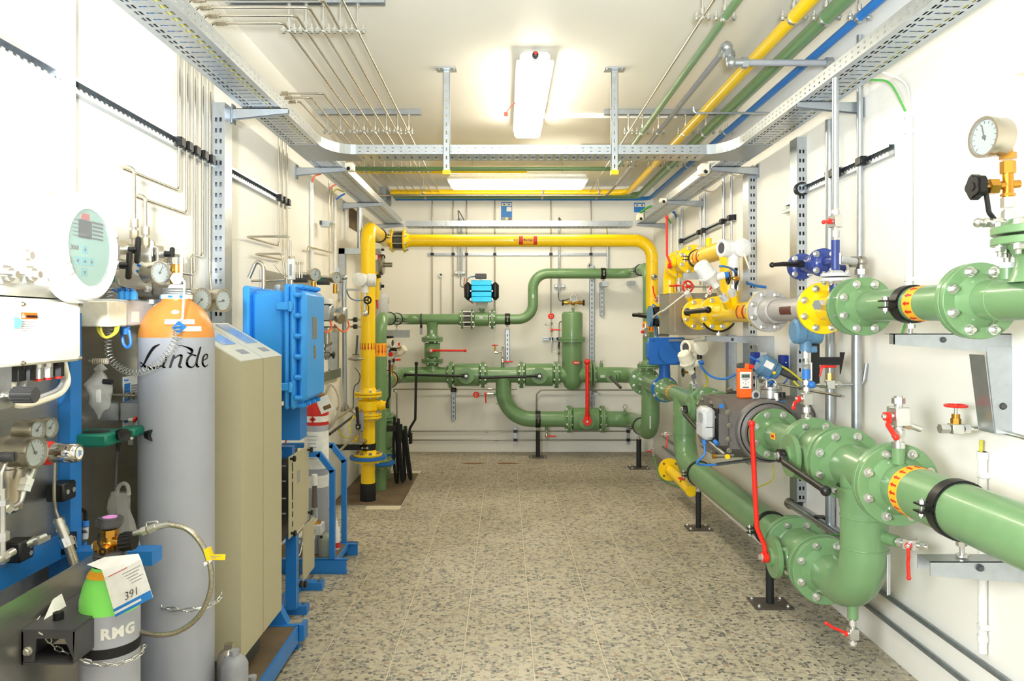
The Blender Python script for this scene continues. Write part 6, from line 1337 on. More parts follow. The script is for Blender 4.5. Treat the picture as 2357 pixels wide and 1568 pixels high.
O(B('galv').b2((1.60, 5.25, .70), (1.655, 5.32, 1.35)), 'wall_strut', None, 'plain galvanized wall channel behind the cream transmitters', 'strut')
for (u, v, y, lab) in ((1738, 826, 4.45, 'flat deep-blue terminal box on the right wall, farther one'), (1803, 834, 4.2, 'flat deep-blue terminal box on the right wall, nearer one')):
    p = P(u, v, y); t = T('terminal_box', lab, 'junction box', p-Z*.05); O(B('boxblue').box(p, (.04, .06, .08), bev=.002), 'lid', t); O(B('lgrey').box(p+X*.04, (.04, .07, .085), bev=.002), 'base', t)
    O(B('lgrey').cyl(p+V((.03, 0, -.04)), p+V((.03, 0, -.07)), .013), 'gland', t); inst(boltmesh(.004, 0, 'zinc'), 'screw', t, p+V((.005, -.03, 0)), axrot(-Y))
    cable([p+V((.03, 0, -.07)), p+V((.02, 0, -.1)), p+V((.0, .01, -.13))], .005, 'cableblue', 'blue cable below the '+('farther' if u < 1760 else 'nearer')+' deep-blue terminal box')
# low yellow flanged pipe
t = T('pipe_spool', 'low yellow pipe with an open round flange on the floor at the right', 'pipe', (1.43, 5.9, .1))
a, e = P(1537, 1083, 6.0), P(1600, 1135, 5.35)
a, e = V((1.36, 6.05, .225)), V((1.36, 5.36, .205))
O(B(YE).tube([a, e], .04, 0, 24), 'pipe', t); f = O(B(YE).lathe(a+Y*.02, -Y, [(0, .03), (0, .092), (.018, .092), (.018, .045), (.04, .041)], 36), 'flange', t)
for k in range(4):
    q = a+V((.07*cos(pi/4+k*pi/2), -.0, .07*sin(pi/4+k*pi/2))); inst(boltmesh(.007, 0, 'rust'), 'hole_plug', f, q, axrot(-Y))
O(B('red').box((1.335, 5.55, .26), (.05, .03, .014), bev=.004).use('brass').cyl((1.335, 5.55, .23), (1.335, 5.55, .255), .013), 'tap', t)
cable([(1.39, 6.84, .19), (1.42, 6.7, .03), (1.5, 6.4, .01), (1.6, 6.2, .03), (1.64, 6.1, .1)], .005, 'greenwire', 'green-yellow wire lying on the floor in the right corner')
cable([(XP+.1, 4.0, .66), (XP+.1, 4.0, .58), (1.42, 4.15, .5)], .004, 'yellowwire', 'yellow-green wire hanging below the dark meter')
cable([(1.57, 3.25, .62), (1.56, 3.3, .5), (1.56, 3.5, .42), (1.56, 3.6, .40)], .004, 'greenwire', 'green-yellow wire by the low conduit elbow')
O(B('lgrey').box((1.62, 2.3, 2.22), (.05, .05, .04), bev=.004) if False else B('cream').b2((1.60, 2.28, 2.21), (1.655, 2.31, 2.25)), 'wall_stub', None, 'small white stub at the right edge high on the wall', 'fitting')
# ================================================================ left side: analyser stand
def Q(u, v, x): return PW(u, v, x)
# stand with sheet panels
t = T('instrument_stand', 'blue steel frame carrying the near stainless instrument panel', 'stand', (-1.24, 1.7, 0))
O(B('blue').b2((-1.28, 2.07, .0), (-1.225, 2.125, 1.46)), 'post', t)
O(B('blue').b2((-1.28, 1.0, .78), (-1.225, 2.07, .835)), 'side_rail', t)
O(B('blue').b2((-1.28, 1.0, .0), (-1.225, 1.055, 1.46)), 'post', t)
O(B('blue').b2((-1.225, 2.06, .75), (-.99, 2.12, .79)), 'cross_rail', t); inst(boltmesh(.009, 0, 'zinc'), 'bolt', t, (-1.11, 2.09, .79), axrot(Z))
O(B('blue').b2((-1.14, 2.0, .0), (-1.09, 2.05, .76)), 'inner_post', t)
O(B('sheet').b2((-1.262, 1.06, .835), (-1.258, 2.068, 1.46)), 'sheet_panel', t, 'brushed stainless panel')
t = T('instrument_board', 'tall brushed stainless panel behind the big grey gas bottle', 'panel', (-1.30, 2.5, .5))
O(B('sheet').b2((-1.274, 2.13, .5), (-1.27, 2.87, ZV(557, 2.42))), 'sheet', t); O(B('blue').b2((-1.33, 2.14, 0), (-1.275, 2.19, 1.6)), 'rear_post', t); O(B('blue').b2((-1.33, 2.80, 0), (-1.275, 2.85, 1.6)), 'rear_post', t)
for u, v in ((187, 967), (175, 1099), (210, 1026), (318, 579), (313, 628)): inst(boltmesh(.004, 0, 'zincd'), 'screw', t, Q(u, v, -1.27), axrot(X))
t = T('bottle_rack', 'stainless back plate with a dark clamp shelf for the small gas bottle', 'rack', (-1.1, 1.6, 0))
O(B('sheet').b2((-1.124, 1.05, .05), (-1.12, 2.0, .80)), 'back_plate', t)
O(B('dgrey').b2((-1.119, 1.70, .716), (-1.0, 1.98, .721)).b2((-1.119, 1.70, .64), (-1.115, 1.98, .716)).prism([(-1.119, 1.70, .645), (-1.09, 1.70, .645), (-1.085, 1.70, .70), (-1.02, 1.70, .70), (-1.0, 1.70, .655), (-.995, 1.70, .716), (-1.119, 1.70, .716)], (0, .004, 0)).b2((-1.0, 1.70, .645), (-.996, 1.80, .716)).b2((-1.119, 1.70, .64), (-1.0, 1.80, .644)), 'clamp_shelf', t)
O(B('black').cyl((-1.07, 1.76, .721), (-1.07, 1.76, .738), .012, n=14), 'knob', t); inst(boltmesh(.008, .004, 'zinc'), 'bolt', t, (-1.103, 1.70, .672), axrot(-Y))
t = T('sign_card', 'folded white card with blue print standing on the clamp shelf', 'card', P(100, 1440, 1.76))
k1, k2, k3, k4 = P(61, 1441, 1.74), P(88, 1456, 1.72), P(130, 1348, 1.86), P(150, 1396, 1.84)
O(B('paper').prism([k1, k1.lerp(k2, .45), k3+V((.002, 0, -.006)), k3], (.001, .002, 0)), 'card', t); O(B('paper').prism([k2, k4, k3+V((.004, .0, -.004))], (.001, .003, 0)), 'card_fold', t)
text('FLAM', .012, k1.lerp(k2, .12)+V((0, -.002, .002)), k3-k1, V((-.6, -.1, .5)), 'labelblue', t)
# small green-topped bottle
bx_, by_ = -.995, 1.85
t = T('gas_bottle', 'small grey gas bottle with a bright green shoulder in the front left', 'gas bottle', (bx_, by_, .0))
rb = .0695
O(B('bottle').lathe((bx_, by_, 0), Z, [(0, 0), (.0, .062), (.008, rb), (.60, rb), (.60, 0)], 48), 'lower_body', t)
O(B('bottlegreen').lathe((bx_, by_, 0), Z, [(.715, rb), (.745, .068), (.775, .061), (.80, .051), (.815, .043), (.822, .038)], 48), 'green_shoulder', t)
O(B('bottle').lathe((bx_, by_, 0), Z, [(.598, rb), (.716, rb)], 48), 'upper_body', t)
O(B('rubber').ring((bx_, by_, .625), Z, rb, rb+.0015, .024, 48), 'dark_band', t)
text('RMG', .036, (0, 0, .662), X, Z, 'paper', t, 'stencil_print', bold=.0016, wrap=((bx_, by_), rb, radians(11)), spacing=1.15)
O(B('labelorange').lathe((bx_, by_, 0), Z, [(.800, .0525), (.817, .0435)], 32), 'orange_collar_tape', t)
O(B('dgrey').lathe((bx_, by_, 0), Z, [(.822, .036), (.832, .036), (.836, .039), (.840, .036), (.844, .039), (.848, .036), (.852, .039), (.856, .036), (.860, .036), (.860, 0)], 36), 'thread_ring', t)
O(B('paper').box((bx_-.026, by_-.0695, .48), (.06, .003, .15), Matrix.Rotation(-.45, 3, 'Z')), 'paper_label', t)
t = T('bottle_valve', 'brass bottle valve with a dark star handwheel on the small green-topped bottle', 'valve', (bx_, by_, .861))
O(B('brass').cyl((bx_, by_, .861), (bx_, by_, .91), .017, n=18).box((bx_-.012, by_, .872), (.05, .035, .03), bev=.006).cyl((bx_, by_-.01, .868), (bx_, by_-.035, .866), .013, n=18).cyl((bx_, by_, .88), (bx_+.035, by_, .88), .014).hexa((bx_, by_, .895), (bx_, by_, .912), .02), 'brass_body', t)
b = B('dgrey'); starknob(b, (bx_, by_, .918), Z, .034, .024); O(b, 'star_handwheel', t); O(B('pink').cyl((bx_, by_, .942), (bx_, by_, .9435), .017, n=24), 'pink_cap', t)
b = B('black').cyl((bx_+.03, by_, .88), (bx_+.062, by_, .884), .022, n=24)
for k in range(14):
    a = 2*pi*k/14; b.cyl((bx_+.032, by_+.0215*cos(a), .88+.0215*sin(a)), (bx_+.06, by_+.0215*cos(a), .884+.0215*sin(a)), .0028, n=6)
O(b, 'ribbed_coupling', t)
O(B('black').ring((bx_+.001, by_-.036, .866), Y, .005, .009, .004, 16).sweep([(bx_-.002, by_-.036, .874), (bx_-.012, by_-.03, .885), (bx_-.018, by_-.018, .905)], .0035, 6).use('white').box((bx_-.04, by_, .87), (.006, .012, .012)), 'seal_strap', t)
t = T('hose', 'braided steel hose arching from the small bottle valve', 'hose', (bx_+.13, by_, .55))
hp = [P(300, 1230, by_), P(335, 1220, by_), P(385, 1207, by_), P(430, 1218, by_), P(465, 1255, by_), P(485, 1310, by_), P(483, 1365, by_), P(458, 1418, by_), P(415, 1452, by_), P(370, 1462, by_), P(325, 1456, by_+.02)]
O(B('braid').sweep(spline(hp[2:], 8), .0065, 12), 'braided_hose', t)
O(B('zinc').cyl(hp[0], hp[1], .0075).hexa(P(328, 1223, by_), P(340, 1219, by_), .012).hexa(P(343, 1220, by_), P(360, 1212, by_), .011).cyl(P(357, 1213, by_), P(390, 1206, by_), .0085), 'end_fitting', t)
O(B('zinc').tube([P(338, 1222, by_), P(336, 1203, by_), P(362, 1200, by_), P(364, 1206, by_)], .002, .004), 'locking_clip', t)
O(B('yellow').box(P(481, 1275, by_), (.014, .016, .03), Matrix.Rotation(-.3, 3, 'Y')).prism([P(478, 1277, by_-.005), P(519, 1276, by_-.01), P(518, 1290, by_-.01), P(480, 1289, by_-.005)], (0, .001, 0)), 'yellow_tag', t, 'bright yellow printed tag')
O(B('inkgrey').prism([P(482, 1280.5, by_-.0075), P(508, 1280, by_-.0095), P(508, 1281.4, by_-.0095), P(482, 1282, by_-.0075)], (0, -.0004, 0)).prism([P(482, 1284.5, by_-.0075), P(498, 1284, by_-.0085), P(498, 1285.4, by_-.0085), P(482, 1286, by_-.0075)], (0, -.0004, 0)), 'tag_print', t)
O(B('plastic').prism([P(468, 1296, by_-.006), P(486, 1288, by_-.006), P(488, 1292, by_-.006), P(470, 1304, by_-.006)], (0, .001, 0)), 'clear_tag', t)
t = T('hang_tag', 'white data card with a blue striped foot hanging on the small gas bottle', 'tag', P(295, 1400, by_-.1))
Y1 = by_-.085; cs = [P(240, 1330, Y1), P(324, 1288, Y1), P(352, 1376, Y1), P(266, 1421, Y1)]
def bil(s_, r_, e=0): return (cs[0]*(1-s_)+cs[1]*s_)*(1-r_)+(cs[3]*(1-s_)+cs[2]*s_)*r_+V((0, -e, 0))
O(B('paper').prism([bil(0, 0), bil(1, 0), bil(1, 1), bil(0, 1)], (0, .0012, 0)).prism([P(200, 1300, by_-.075), P(240, 1283, by_-.06), P(318, 1275, by_-.06), P(324, 1288, Y1), P(240, 1330, Y1), P(234, 1312, by_-.085)], (0, .001, 0)), 'card', t)
b = B('labelblue')
for r0, r1, s0, s1 in ((.80, .87, 0, 1), (.93, 1, 0, 1), (.87, .93, .72, 1)): b.prism([bil(s0, r0, .0008), bil(s1, r0, .0008), bil(s1, r1, .0008), bil(s0, r1, .0008)], (0, .0004, 0))
O(b, 'blue_stripes', t)
b = B('inkgrey')
for i in range(5): b.prism([bil(.45+.04*i % .3, .12+.075*i, .0007), bil(.95-.06*(i % 3), .12+.075*i, .0007), bil(.95-.06*(i % 3), .135+.075*i, .0007), bil(.45+.04*i % .3, .135+.075*i, .0007)], (0, .0003, 0))
O(b, 'small_print', t); O(B('labelred').prism([bil(.1, .02, .0007), bil(.62, .02, .0007), bil(.62, .035, .0007), bil(.1, .035, .0007)], (0, .0003, 0)), 'red_line', t)
xd = (cs[1]-cs[0]).normalized(); yd = (cs[0]-cs[3]).normalized()
text('391', .026, bil(.33, .74, .0012), xd, yd, 'dgrey', t, 'handwriting', bold=-.0004, shear=.25)
def chain(label, pts, n, wid=.009, ln=.017, r=.0019):
    sp = spline(pts, 40); L = [0]
    for i in range(1, len(sp)): L.append(L[-1]+(sp[i]-sp[i-1]).length)
    t = T('chain', label, 'chain', sp[len(sp)//2])
    for k in range(n):
        s_ = L[-1]*(k+.5)/n; i = next(j for j in range(len(L)) if L[j] >= s_); c = sp[i]; d = (sp[min(i+1, len(sp)-1)]-sp[i-1]).normalized()
        h = Z if k % 2 else d.cross(Z).normalized(); h = (h-d*h.dot(d)).normalized(); a, e = ln/2*1.18, wid/2
        ring = []
        for q in range(12):
            th = 2*pi*q/12; ring.append(c+d*((a-e)*(1 if cos(th) > 0 else -1)+e*cos(th))+h*e*sin(th))
        O(B('zinc').sweep(ring, r, 6, True), 'link', t)
chain('steel chain slung round the small green-topped bottle', [P(90, 1456, 1.70), P(108, 1466, 1.71), P(125, 1488, 1.72), P(170, 1510, 1.75), P(210, 1525, 1.765), P(250, 1530, 1.77), P(290, 1523, 1.78), P(322, 1507, 1.81), P(333, 1485, 1.86)], 17)
# big bottle
cx_, cy_, rc = -1.063, 2.38, .1145
t = T('gas_bottle', 'big grey gas bottle with an orange shoulder and black lettering', 'gas bottle', (cx_, cy_, 0))
zo = 1.386
O(B('bottle').lathe((cx_, cy_, 0), Z, [(0, 0), (0, .105), (.01, rc), (zo, rc), (zo, 0)], 64), 'cylinder_body', t)
O(B('bottleorange').lathe((cx_, cy_, 0), Z, [(zo, rc), (zo+.02, .1125), (zo+.05, .104), (zo+.08, .088), (zo+.10, .07), (zo+.112, .054), (zo+.118, .046), (zo+.125, .046)], 64), 'orange_shoulder', t)
O(B('paper').ring((cx_, cy_, zo+.13), Z, .045, .0475, .014, 40).use('labelblue').box((cx_-.04, cy_-.025, zo+.13), (.006, .004, .01)).box((cx_+.03, cy_-.038, zo+.13), (.012, .004, .008)).box((cx_+.0, cy_-.048, zo+.13), (.014, .003, .007)), 'paper_collar', t)
O(B('galv').lathe((cx_, cy_, zo+.136), Z, [(0, .042), (.004, .044), (.008, .042), (.012, .044), (.016, .042), (.02, .044), (.022, .042), (.022, 0)], 36), 'neck_ring', t)
b = B('paper')
for a0, a1, z0, z1_ in ((.1, .9, zo+.042, zo+.057), (.35, 1.1, zo+.02, zo+.036)):
    for k in range(6):
        q = [a0+(a1-a0)*(k+j)/6 for j in (0, 1)]; rr = [(.1075 if z > zo+.05 else .1105 if z > zo+.035 else .1127) + .0012 for z in (z0, z1_)]
        b.add([V((cx_+sin(q[0])*rr[0], cy_-cos(q[0])*rr[0], z0)), V((cx_+sin(q[1])*rr[0], cy_-cos(q[1])*rr[0], z0)), V((cx_+sin(q[1])*rr[1], cy_-cos(q[1])*rr[1], z1_)), V((cx_+sin(q[0])*rr[1], cy_-cos(q[0])*rr[1], z1_))], [(0, 1, 2, 3)])
O(b, 'shoulder_labels', t); O(B('paper').sph((cx_+.03, cy_-.078, zo+.079), .013, sz=.6), 'white_dot', t)
# lettering: italic word with a swash capital
a0 = radians(-42)
def wr(x, z, e=.0012):
    th = a0+x/rc; return V((cx_+sin(th)*(rc+e), cy_-cos(th)*(rc+e), z))
def stroke(b, pts, wds):
    pts = [V((p[0], p[1], 0)) for p in pts]; sp = spline(pts, 6); n = len(sp); W_ = []
    for i in range(n):
        f = i/(n-1)*(len(wds)-1); j = min(int(f), len(wds)-2); W_.append(wds[j]+(wds[j+1]-wds[j])*(f-j))
    L_, R_ = [], []
    for i in range(n):
        d = (sp[min(i+1, n-1)]-sp[max(i-1, 0)]).normalized(); nn = V((-d.y, d.x, 0))*W_[i]/2; L_.append(sp[i]+nn); R_.append(sp[i]-nn)
    vs = []
    for l, r in zip(L_, R_): vs += [wr(l.x, l.y), wr(r.x, r.y)]
    fs = [(2*i, 2*i+1, 2*i+3, 2*i+2) for i in range(n-1)]; b.add(vs, fs+[tuple(reversed(f)) for f in fs])
b = B('black'); zl = 1.292; k = .001
def S2(pts, wds, ox=0): stroke(b, [(ox+x*k*1.25, zl+z*k*.95) for x, z in pts], [q*k for q in wds])
S2([(66, 78), (50, 66), (34, 40), (20, 14), (8, 4), (0, 10), (4, 18), (14, 12), (26, 4), (44, 0), (62, 4), (76, 12)], [3, 9, 10, 8, 3, 2, 3, 4, 9, 8, 6, 2])
S2([(104, 76), (124, 70), (140, 58), (138, 46), (128, 52)], [1, 3, 9, 6, 1])
S2([(84, 40), (78, 22), (74, 6), (80, 2)], [7, 7, 7, 3])
S2([(100, 42), (94, 20), (90, 1)], [7, 7, 7]); S2([(96, 26), (108, 40), (116, 40), (114, 24), (111, 6), (117, 2)], [2, 5, 7, 7, 7, 3])
S2([(152, 38), (140, 42), (130, 28), (130, 8), (140, 1), (148, 8), (154, 26)], [4, 4, 7, 7, 4, 3, 2]); S2([(164, 68), (158, 44), (153, 20), (154, 4), (160, 2)], [6, 7, 7, 7, 3])
S2([(172, 22), (184, 28), (187, 38), (180, 42), (172, 32), (170, 12), (178, 1), (190, 8)], [2, 4, 5, 4, 7, 7, 5, 2])
O(b, 'lettering', t)
t = T('bottle_valve', 'brass bottle valve with a silver scalloped handwheel on the big orange-topped bottle', 'valve', (cx_, cy_, zo+.158))
zv = zo+.158
O(B('brass').cyl((cx_, cy_, zv), (cx_, cy_, zv+.075), .015, n=16).box((cx_, cy_, zv+.03), (.036, .034, .035), bev=.006).cyl((cx_, cy_, zv+.055), (cx_, cy_, zv+.078), .019, n=16), 'brass_body', t)
b = B('chrome'); starknob(b, (cx_, cy_, zv+.077), Z, .034, .022, 8); O(b, 'handwheel', t); O(B('white').lathe((cx_, cy_, zv-.002), Z, [(0, .03), (.014, .022), (.014, 0)], 20), 'guard_cap', t)
O(B('zinc').hexa((cx_+.01, cy_-.012, zv+.03), (cx_+.014, cy_-.034, zv+.03), .02).cyl((cx_+.012, cy_-.03, zv+.03), (cx_+.016, cy_-.05, zv+.031), .009), 'outlet_nut', t)
line([P(418, 545, 2.30), P(417, 635, 2.30)], .0045, 'white', 'white rod standing up from the big bottle valve', 0)
line([P(417, 640, 2.29), P(425, 650, 2.28), P(420, 735, 2.255), P(405, 742, 2.255)], .0035, 'white', 'white bent wire reaching down the orange shoulder', .01)
O(B('labelblue').prism([P(394, 755, 2.25), P(411, 739, 2.25), P(430, 752, 2.25), P(412, 769, 2.25)], (0, .0012, 0)), 'hang_tag', None, 'small blue diamond-shaped tag on the orange shoulder', 'tag')
def coil(label, pts, turns, R0, r=.0014, m='zinc'):
    sp = spline(pts, 60); n = len(sp); out = []
    _, a, e = frame(sp[1]-sp[0]); t0 = (sp[1]-sp[0]).normalized(); L = [0]
    for i in range(1, n): L.append(L[-1]+(sp[i]-sp[i-1]).length)
    N = int(turns*12)
    fr = []
    for i in range(n):
        tt = (sp[min(i+1, n-1)]-sp[max(i-1, 0)]).normalized(); q = t0.rotation_difference(tt); a = q @ a; e = q @ e; t0 = tt; fr.append((a.copy(), e.copy()))
    for k in range(N+1):
        s_ = L[-1]*k/N; i = 0
        while i < n-2 and L[i+1] < s_: i += 1
        f = (s_-L[i])/max(1e-6, L[i+1]-L[i]); c = sp[i].lerp(sp[i+1], f); aa, ee = fr[i]; th = 2*pi*turns*k/N; out.append(c+(aa*cos(th)+ee*sin(th))*R0)
    return O(B(m).sweep(out, r, 5), 'coiled_wire', None, label, 'cable')
coil('springy coiled steel wire sagging from the panel to the big bottle', [P(253, 662, 2.26), P(254, 740, 2.25), P(249, 800, 2.24), P(262, 836, 2.23), P(305, 858, 2.22), P(350, 846, 2.215), P(385, 815, 2.22), P(405, 780, 2.225), P(409, 750, 2.24)], 46, .010)
chain('steel chain round the big grey bottle', [P(345, 1388, 2.285), P(375, 1398, 2.265), P(415, 1404, 2.262), P(455, 1402, 2.27), P(490, 1390, 2.30), P(508, 1375, 2.35), P(510, 1360, 2.39)], 12, .012, .022, .0022)
for u, v, y, r, m, lab in ((527, 1535, 2.42, .038, 'steel', 'small steel sample bomb standing behind the big bottle, farther one'), (540, 1550, 2.36, .042, 'mgrey', 'small grey sample bomb standing beside the big bottle, nearer one')):
    x = XU(u, y); zt_ = ZV(v-42, y); t = T('sample_bomb', lab, 'bottle', (x, y, .0)); O(B(m).lathe((x, y, 0), Z, [(.0, 0), (.0, r*.9), (.01, r), (zt_-.03, r), (zt_-.012, r*.8), (zt_, r*.4), (zt_, 0)], 32).hexa((x, y, zt_), (x, y, zt_+.016), r*.4), 'body', t)
O(B('mgrey').cyl((XU(581, 2.45), 2.45, 0), (XU(581, 2.45), 2.45, ZV(1558, 2.45)), .012, n=16).cyl((XU(581, 2.45), 2.45, ZV(1562, 2.45)), (XU(581, 2.45), 2.45, ZV(1556, 2.45)), .014, n=16), 'grey_peg', None, 'small grey peg in front of the brown platform', 'peg')
# analyser
t = T('gas_analyser', 'white gas analyser with a round mint display face at the left edge', 'analyser', (-1.16, 1.6, 1.49))
O(B('white').b2((-1.257, 1.05, 1.492), (-1.06, 1.955, 1.745), bev=.025), 'housing', t)
Yd, zd, xdz = 1.812, 1.617, -1.026
O(B('white').lathe((-1.07, Yd, zd), X, [(0, .137), (.02, .137), (.025, .131), (.044, .131), (.05, .124), (.05, .096), (.042, .094), (.042, 0)], 64), 'round_bezel', t)
for a in (.9, 1.15, -1.9, -2.15): O(B('white').box((-1.02, Yd+.113*sin(a), zd+.113*cos(a)), (.014, .02, .016), Matrix.Rotation(-a, 3, 'X'), bev=.003), 'bezel_lug', t)
xf_ = -1.0275
def yz(u, v): y = -xf_*F/(U0-u); return V((xf_, y, ZV(v, y)))
O(B('mint').cyl((-1.03, Yd, zd), (xf_, Yd, zd), .0935, n=48), 'display_face', t)
O(B('screen').add([yz(179, 503)+X*.001, yz(210, 511)+X*.001, yz(210, 552)+X*.001, yz(179, 546)+X*.001], [(0, 3, 2, 1), (0, 1, 2, 3)]).use('dgrey').b2(yz(180, 540)+X*.0012, yz(209, 541)+X*.0014), 'screen', t)
text('ABB', .019, yz(186, 503), Y, Z, 'red', t, 'logo', bold=.0012); text('3060', .0165, yz(161, 573), Y, Z, 'dgrey', t, 'model_print')
for (u, v, d) in ((194, 575, 0), (177, 600, 1), (193, 602, None), (209, 604, 3), (193, 627, 2)):
    c = yz(u, v); kk = O(B('keyblue').box(c+X*.0005, (.002, .024, .02)), 'key', t)
    if d is None: text('OK', .008, c+V((.0015, -.006, -.003)), Y, Z, 'dgrey', t, 'key_print'); continue
    a = d*pi/2; O(B('dgrey').prism([c+V((.0016, .006*sin(-a+q), .006*cos(-a+q))) for q in (0, 2.1, -2.1)], (.0006, 0, 0)), 'key_arrow', t)
b = B('dgrey')
for i in range(5): b.b2(yz(165, 505+9*i)+X*.0008, yz(178, 506+9*i)+X*.001); b.b2(yz(211, 515+9*i)+X*.0008, yz(236, 516+9*i)+X*.001)
O(b, 'legend_lines', t); O(B('clear').cyl((-1.0235, Yd, zd), (-1.0215, Yd, zd), .0945, n=48), 'glass', t)
for u, v, r in ((57, 632, .018), (3, 632, .018), (52, 588, .011)):
    c = Q(u, v, -1.06); g = B('zinc').hexa(c-X*.003, c+X*.012, r*1.25).cyl(c, c+X*.022, r*.8)
    if v > 600: g.cyl(c+X*.02, c+X*.035, r*.45)
    O(g, 'cable_gland', t)
O(B('zinc').cyl(Q(57, 632, -1.03), Q(-20, 630, -1.03), .002), 'sense_wire', t)
t = T('junction_box', 'light grey junction box with an orange warning sticker under the white analyser', 'junction box', (-1.16, 1.73, 1.33))
O(B('cream').b2((-1.256, 1.50, 1.335), (-1.08, 1.872, 1.488), bev=.006), 'box', t)
for u, v in ((50, 700), (183, 703), (51, 836), (183, 824)): inst(boltmesh(.004, 0, 'zincd'), 'screw', t, Q(u, v, -1.08), axrot(X))
def sq(m, u0, v0, u1, v1, e, nm, x=-1.08, par=t): return O(B(m).b2(Q(u0, v0, x)+X*e, Q(u1, v1, x)+X*(e+.0006)), nm, par)
sq('paper', 20, 721, 86, 767, .0004, 'sticker'); sq('orange', 47, 719, 84, 735, .0014, 'warning_band')
O(B('labelblue').cyl(Q(34, 743, -1.0785), Q(34, 743, -1.078), .0135, n=24).use('paper').b2(Q(30, 739, -1.0778), Q(33.4, 748, -1.0774)).b2(Q(34.6, 739, -1.0778), Q(38, 748, -1.0774)), 'manual_symbol', t)
O(B('paper').prism([Q(50, 732, -1.0778), Q(58, 732, -1.0778), Q(54, 721, -1.0778)], (.0004, 0, 0)).use('black').b2(Q(53.4, 724.5, -1.0772), Q(54.6, 728.5, -1.0769)).b2(Q(53.4, 729.6, -1.0772), Q(54.6, 731, -1.0769)), 'warning_triangle', t)
text('WARNING', .0085, Q(60, 731.5, -1.0778), Y, Z, 'black', t, 'warning_text'); b = B('inkgrey')
for i in range(5): b.b2(Q(49, 740+5.2*i, -1.0786), Q((79, 74, 79, 68, 62)[i], 741.6+5.2*i, -1.0783))
O(b, 'small_print', t)
for u, m, m2, r in ((32, 'black', None, .021), (58, 'black', None, .021), (86, 'zinc', 'red', .013), (109, 'zinc', 'red', .012), (134, 'black', 'red', .013)):
    c = Q(u, 846-.1*u, -1.13); c.z = 1.335; g = B(m).cyl(c, c-Z*.012, r*1.05, n=16).hexa(c-Z*.01, c-Z*.038, r)
    if m2: g.use(m2).cyl(c-Z*.036, c-Z*.044, r*.75)
    O(g, 'cable_gland', t)
cable([Q(32, 870, -1.13), Q(28, 905, -1.12), Q(32, 930, -1.10), Q(60, 933, -1.10), Q(100, 922, -1.10), Q(140, 905, -1.12), Q(156, 880, -1.14), Q(152, 850, -1.16), Q(146, 825, -1.18)], .007, 'cream', 'thick cream cable looping under the junction box')
cable([Q(58, 870, -1.14), Q(50, 910, -1.14), Q(60, 925, -1.13), Q(100, 912, -1.13), Q(135, 895, -1.15), Q(148, 865, -1.17), Q(143, 830, -1.2)], .006, 'lgrey', 'grey cable looping under the junction box')
cable([Q(140, 850, -1.2), Q(145, 875, -1.2), Q(140, 900, -1.19), Q(100, 918, -1.18), Q(60, 925, -1.17)], .005, 'black', 'black cable looping under the junction box')
# near panel instruments
t = T('flow_meter', 'clear rotameter tube with a ribbed black knob at the far left', 'flow meter', Q(8, 930, -1.12))
c = Q(3, 930, -1.10); O(B('clear').box((c.x, c.y-.01, c.z+.10), (.03, .05, .17), bev=.004), 'acrylic_block', t); O(B('zinc').box((c.x, c.y-.01, c.z+.005), (.04, .055, .03), bev=.003).cyl((c.x, c.y, c.z+.02), (c.x+.03, c.y, c.z+.02), .01), 'steel_foot', t)
b = B('dgrey').cyl((c.x+.028, c.y, c.z+.02), (c.x+.075, c.y, c.z+.02), .0165, n=24)
for k in range(14):
    a = 2*pi*k/14; b.cyl((c.x+.028, c.y+.0165*cos(a), c.z+.02+.0165*sin(a)), (c.x+.073, c.y+.0165*cos(a), c.z+.02+.0165*sin(a)), .002, n=5)
O(b, 'ribbed_knob', t)
gauge('small round gauge on the near panel, left one of two', Q(82, 991, -1.145), (1, -.1, 0), .026, .045, ang=.8)
gauge('small round gauge on the near panel, right one of two', Q(112, 985, -1.165), (1, -.1, 0), .026, .045, ang=.8)
gauge('larger round steel gauge on the near panel below the two small ones', Q(78, 1042, -1.10), (1, -.12, 0), .036, .058, ang=-.5)
t = T('pressure_regulator', 'chrome regulator knob with a red ring on the near panel', 'regulator', (-1.1, 1.8, 1.08)); yk, zk = 1.80, ZV(1043, 1.80)
b = B('chrome').lathe((-1.115, yk, zk), X, [(0, .022), (.004, .0245), (.062, .0245), (.072, .02), (.072, 0)], 12); O(b, 'chrome_knob', t); O(B('red').ring((-1.124, yk, zk), X, .018, .029, .02, 28), 'red_ring', t)
O(B('zinc').cyl((-1.258, yk, zk), (-1.134, yk, zk), .021, n=24), 'body', t); O(B('paper').cyl((-1.043, yk, zk), (-1.0422, yk, zk), .015, n=24).use('labelblue').box((-1.0418, yk-.003, zk), (.0006, .003, .016)).box((-1.0418, yk+.004, zk), (.0006, .003, .012)), 'cap_label', t)
t = T('knob_valve', 'small black slotted knob at the far left under the flow meter', 'valve', Q(10, 1053, -1.12)); c = Q(2, 1052, -1.11); O(B('zinc').cyl(c-X*.14, c, .012), 'stem', t); O(B('dgrey').cyl(c, c+X*.03, .0115, n=20).use('black').box(c+X*.0302, (.001, .003, .018)), 'knob', t)
t = T('filter_cylinder', 'upright stainless filter cylinder on the near panel', 'filter', Q(22, 1190, -1.19)); c = Q(25, 1010, -1.19); O(B('steel').lathe((c.x, c.y, 0), Z, [(ZV(1180, c.y), .012), (ZV(1172, c.y), .026), (ZV(1110, c.y), .03), (ZV(1100, c.y), .034), (ZV(1078, c.y), .034), (ZV(1076, c.y), .03), (ZV(1010, c.y), .03), (ZV(1000, c.y), 0)], 28), 'shell', t)
t = T('tube_fittings', 'bent steel tube with compression nuts beneath the large near gauge', 'pipe', Q(60, 1120, -1.12))
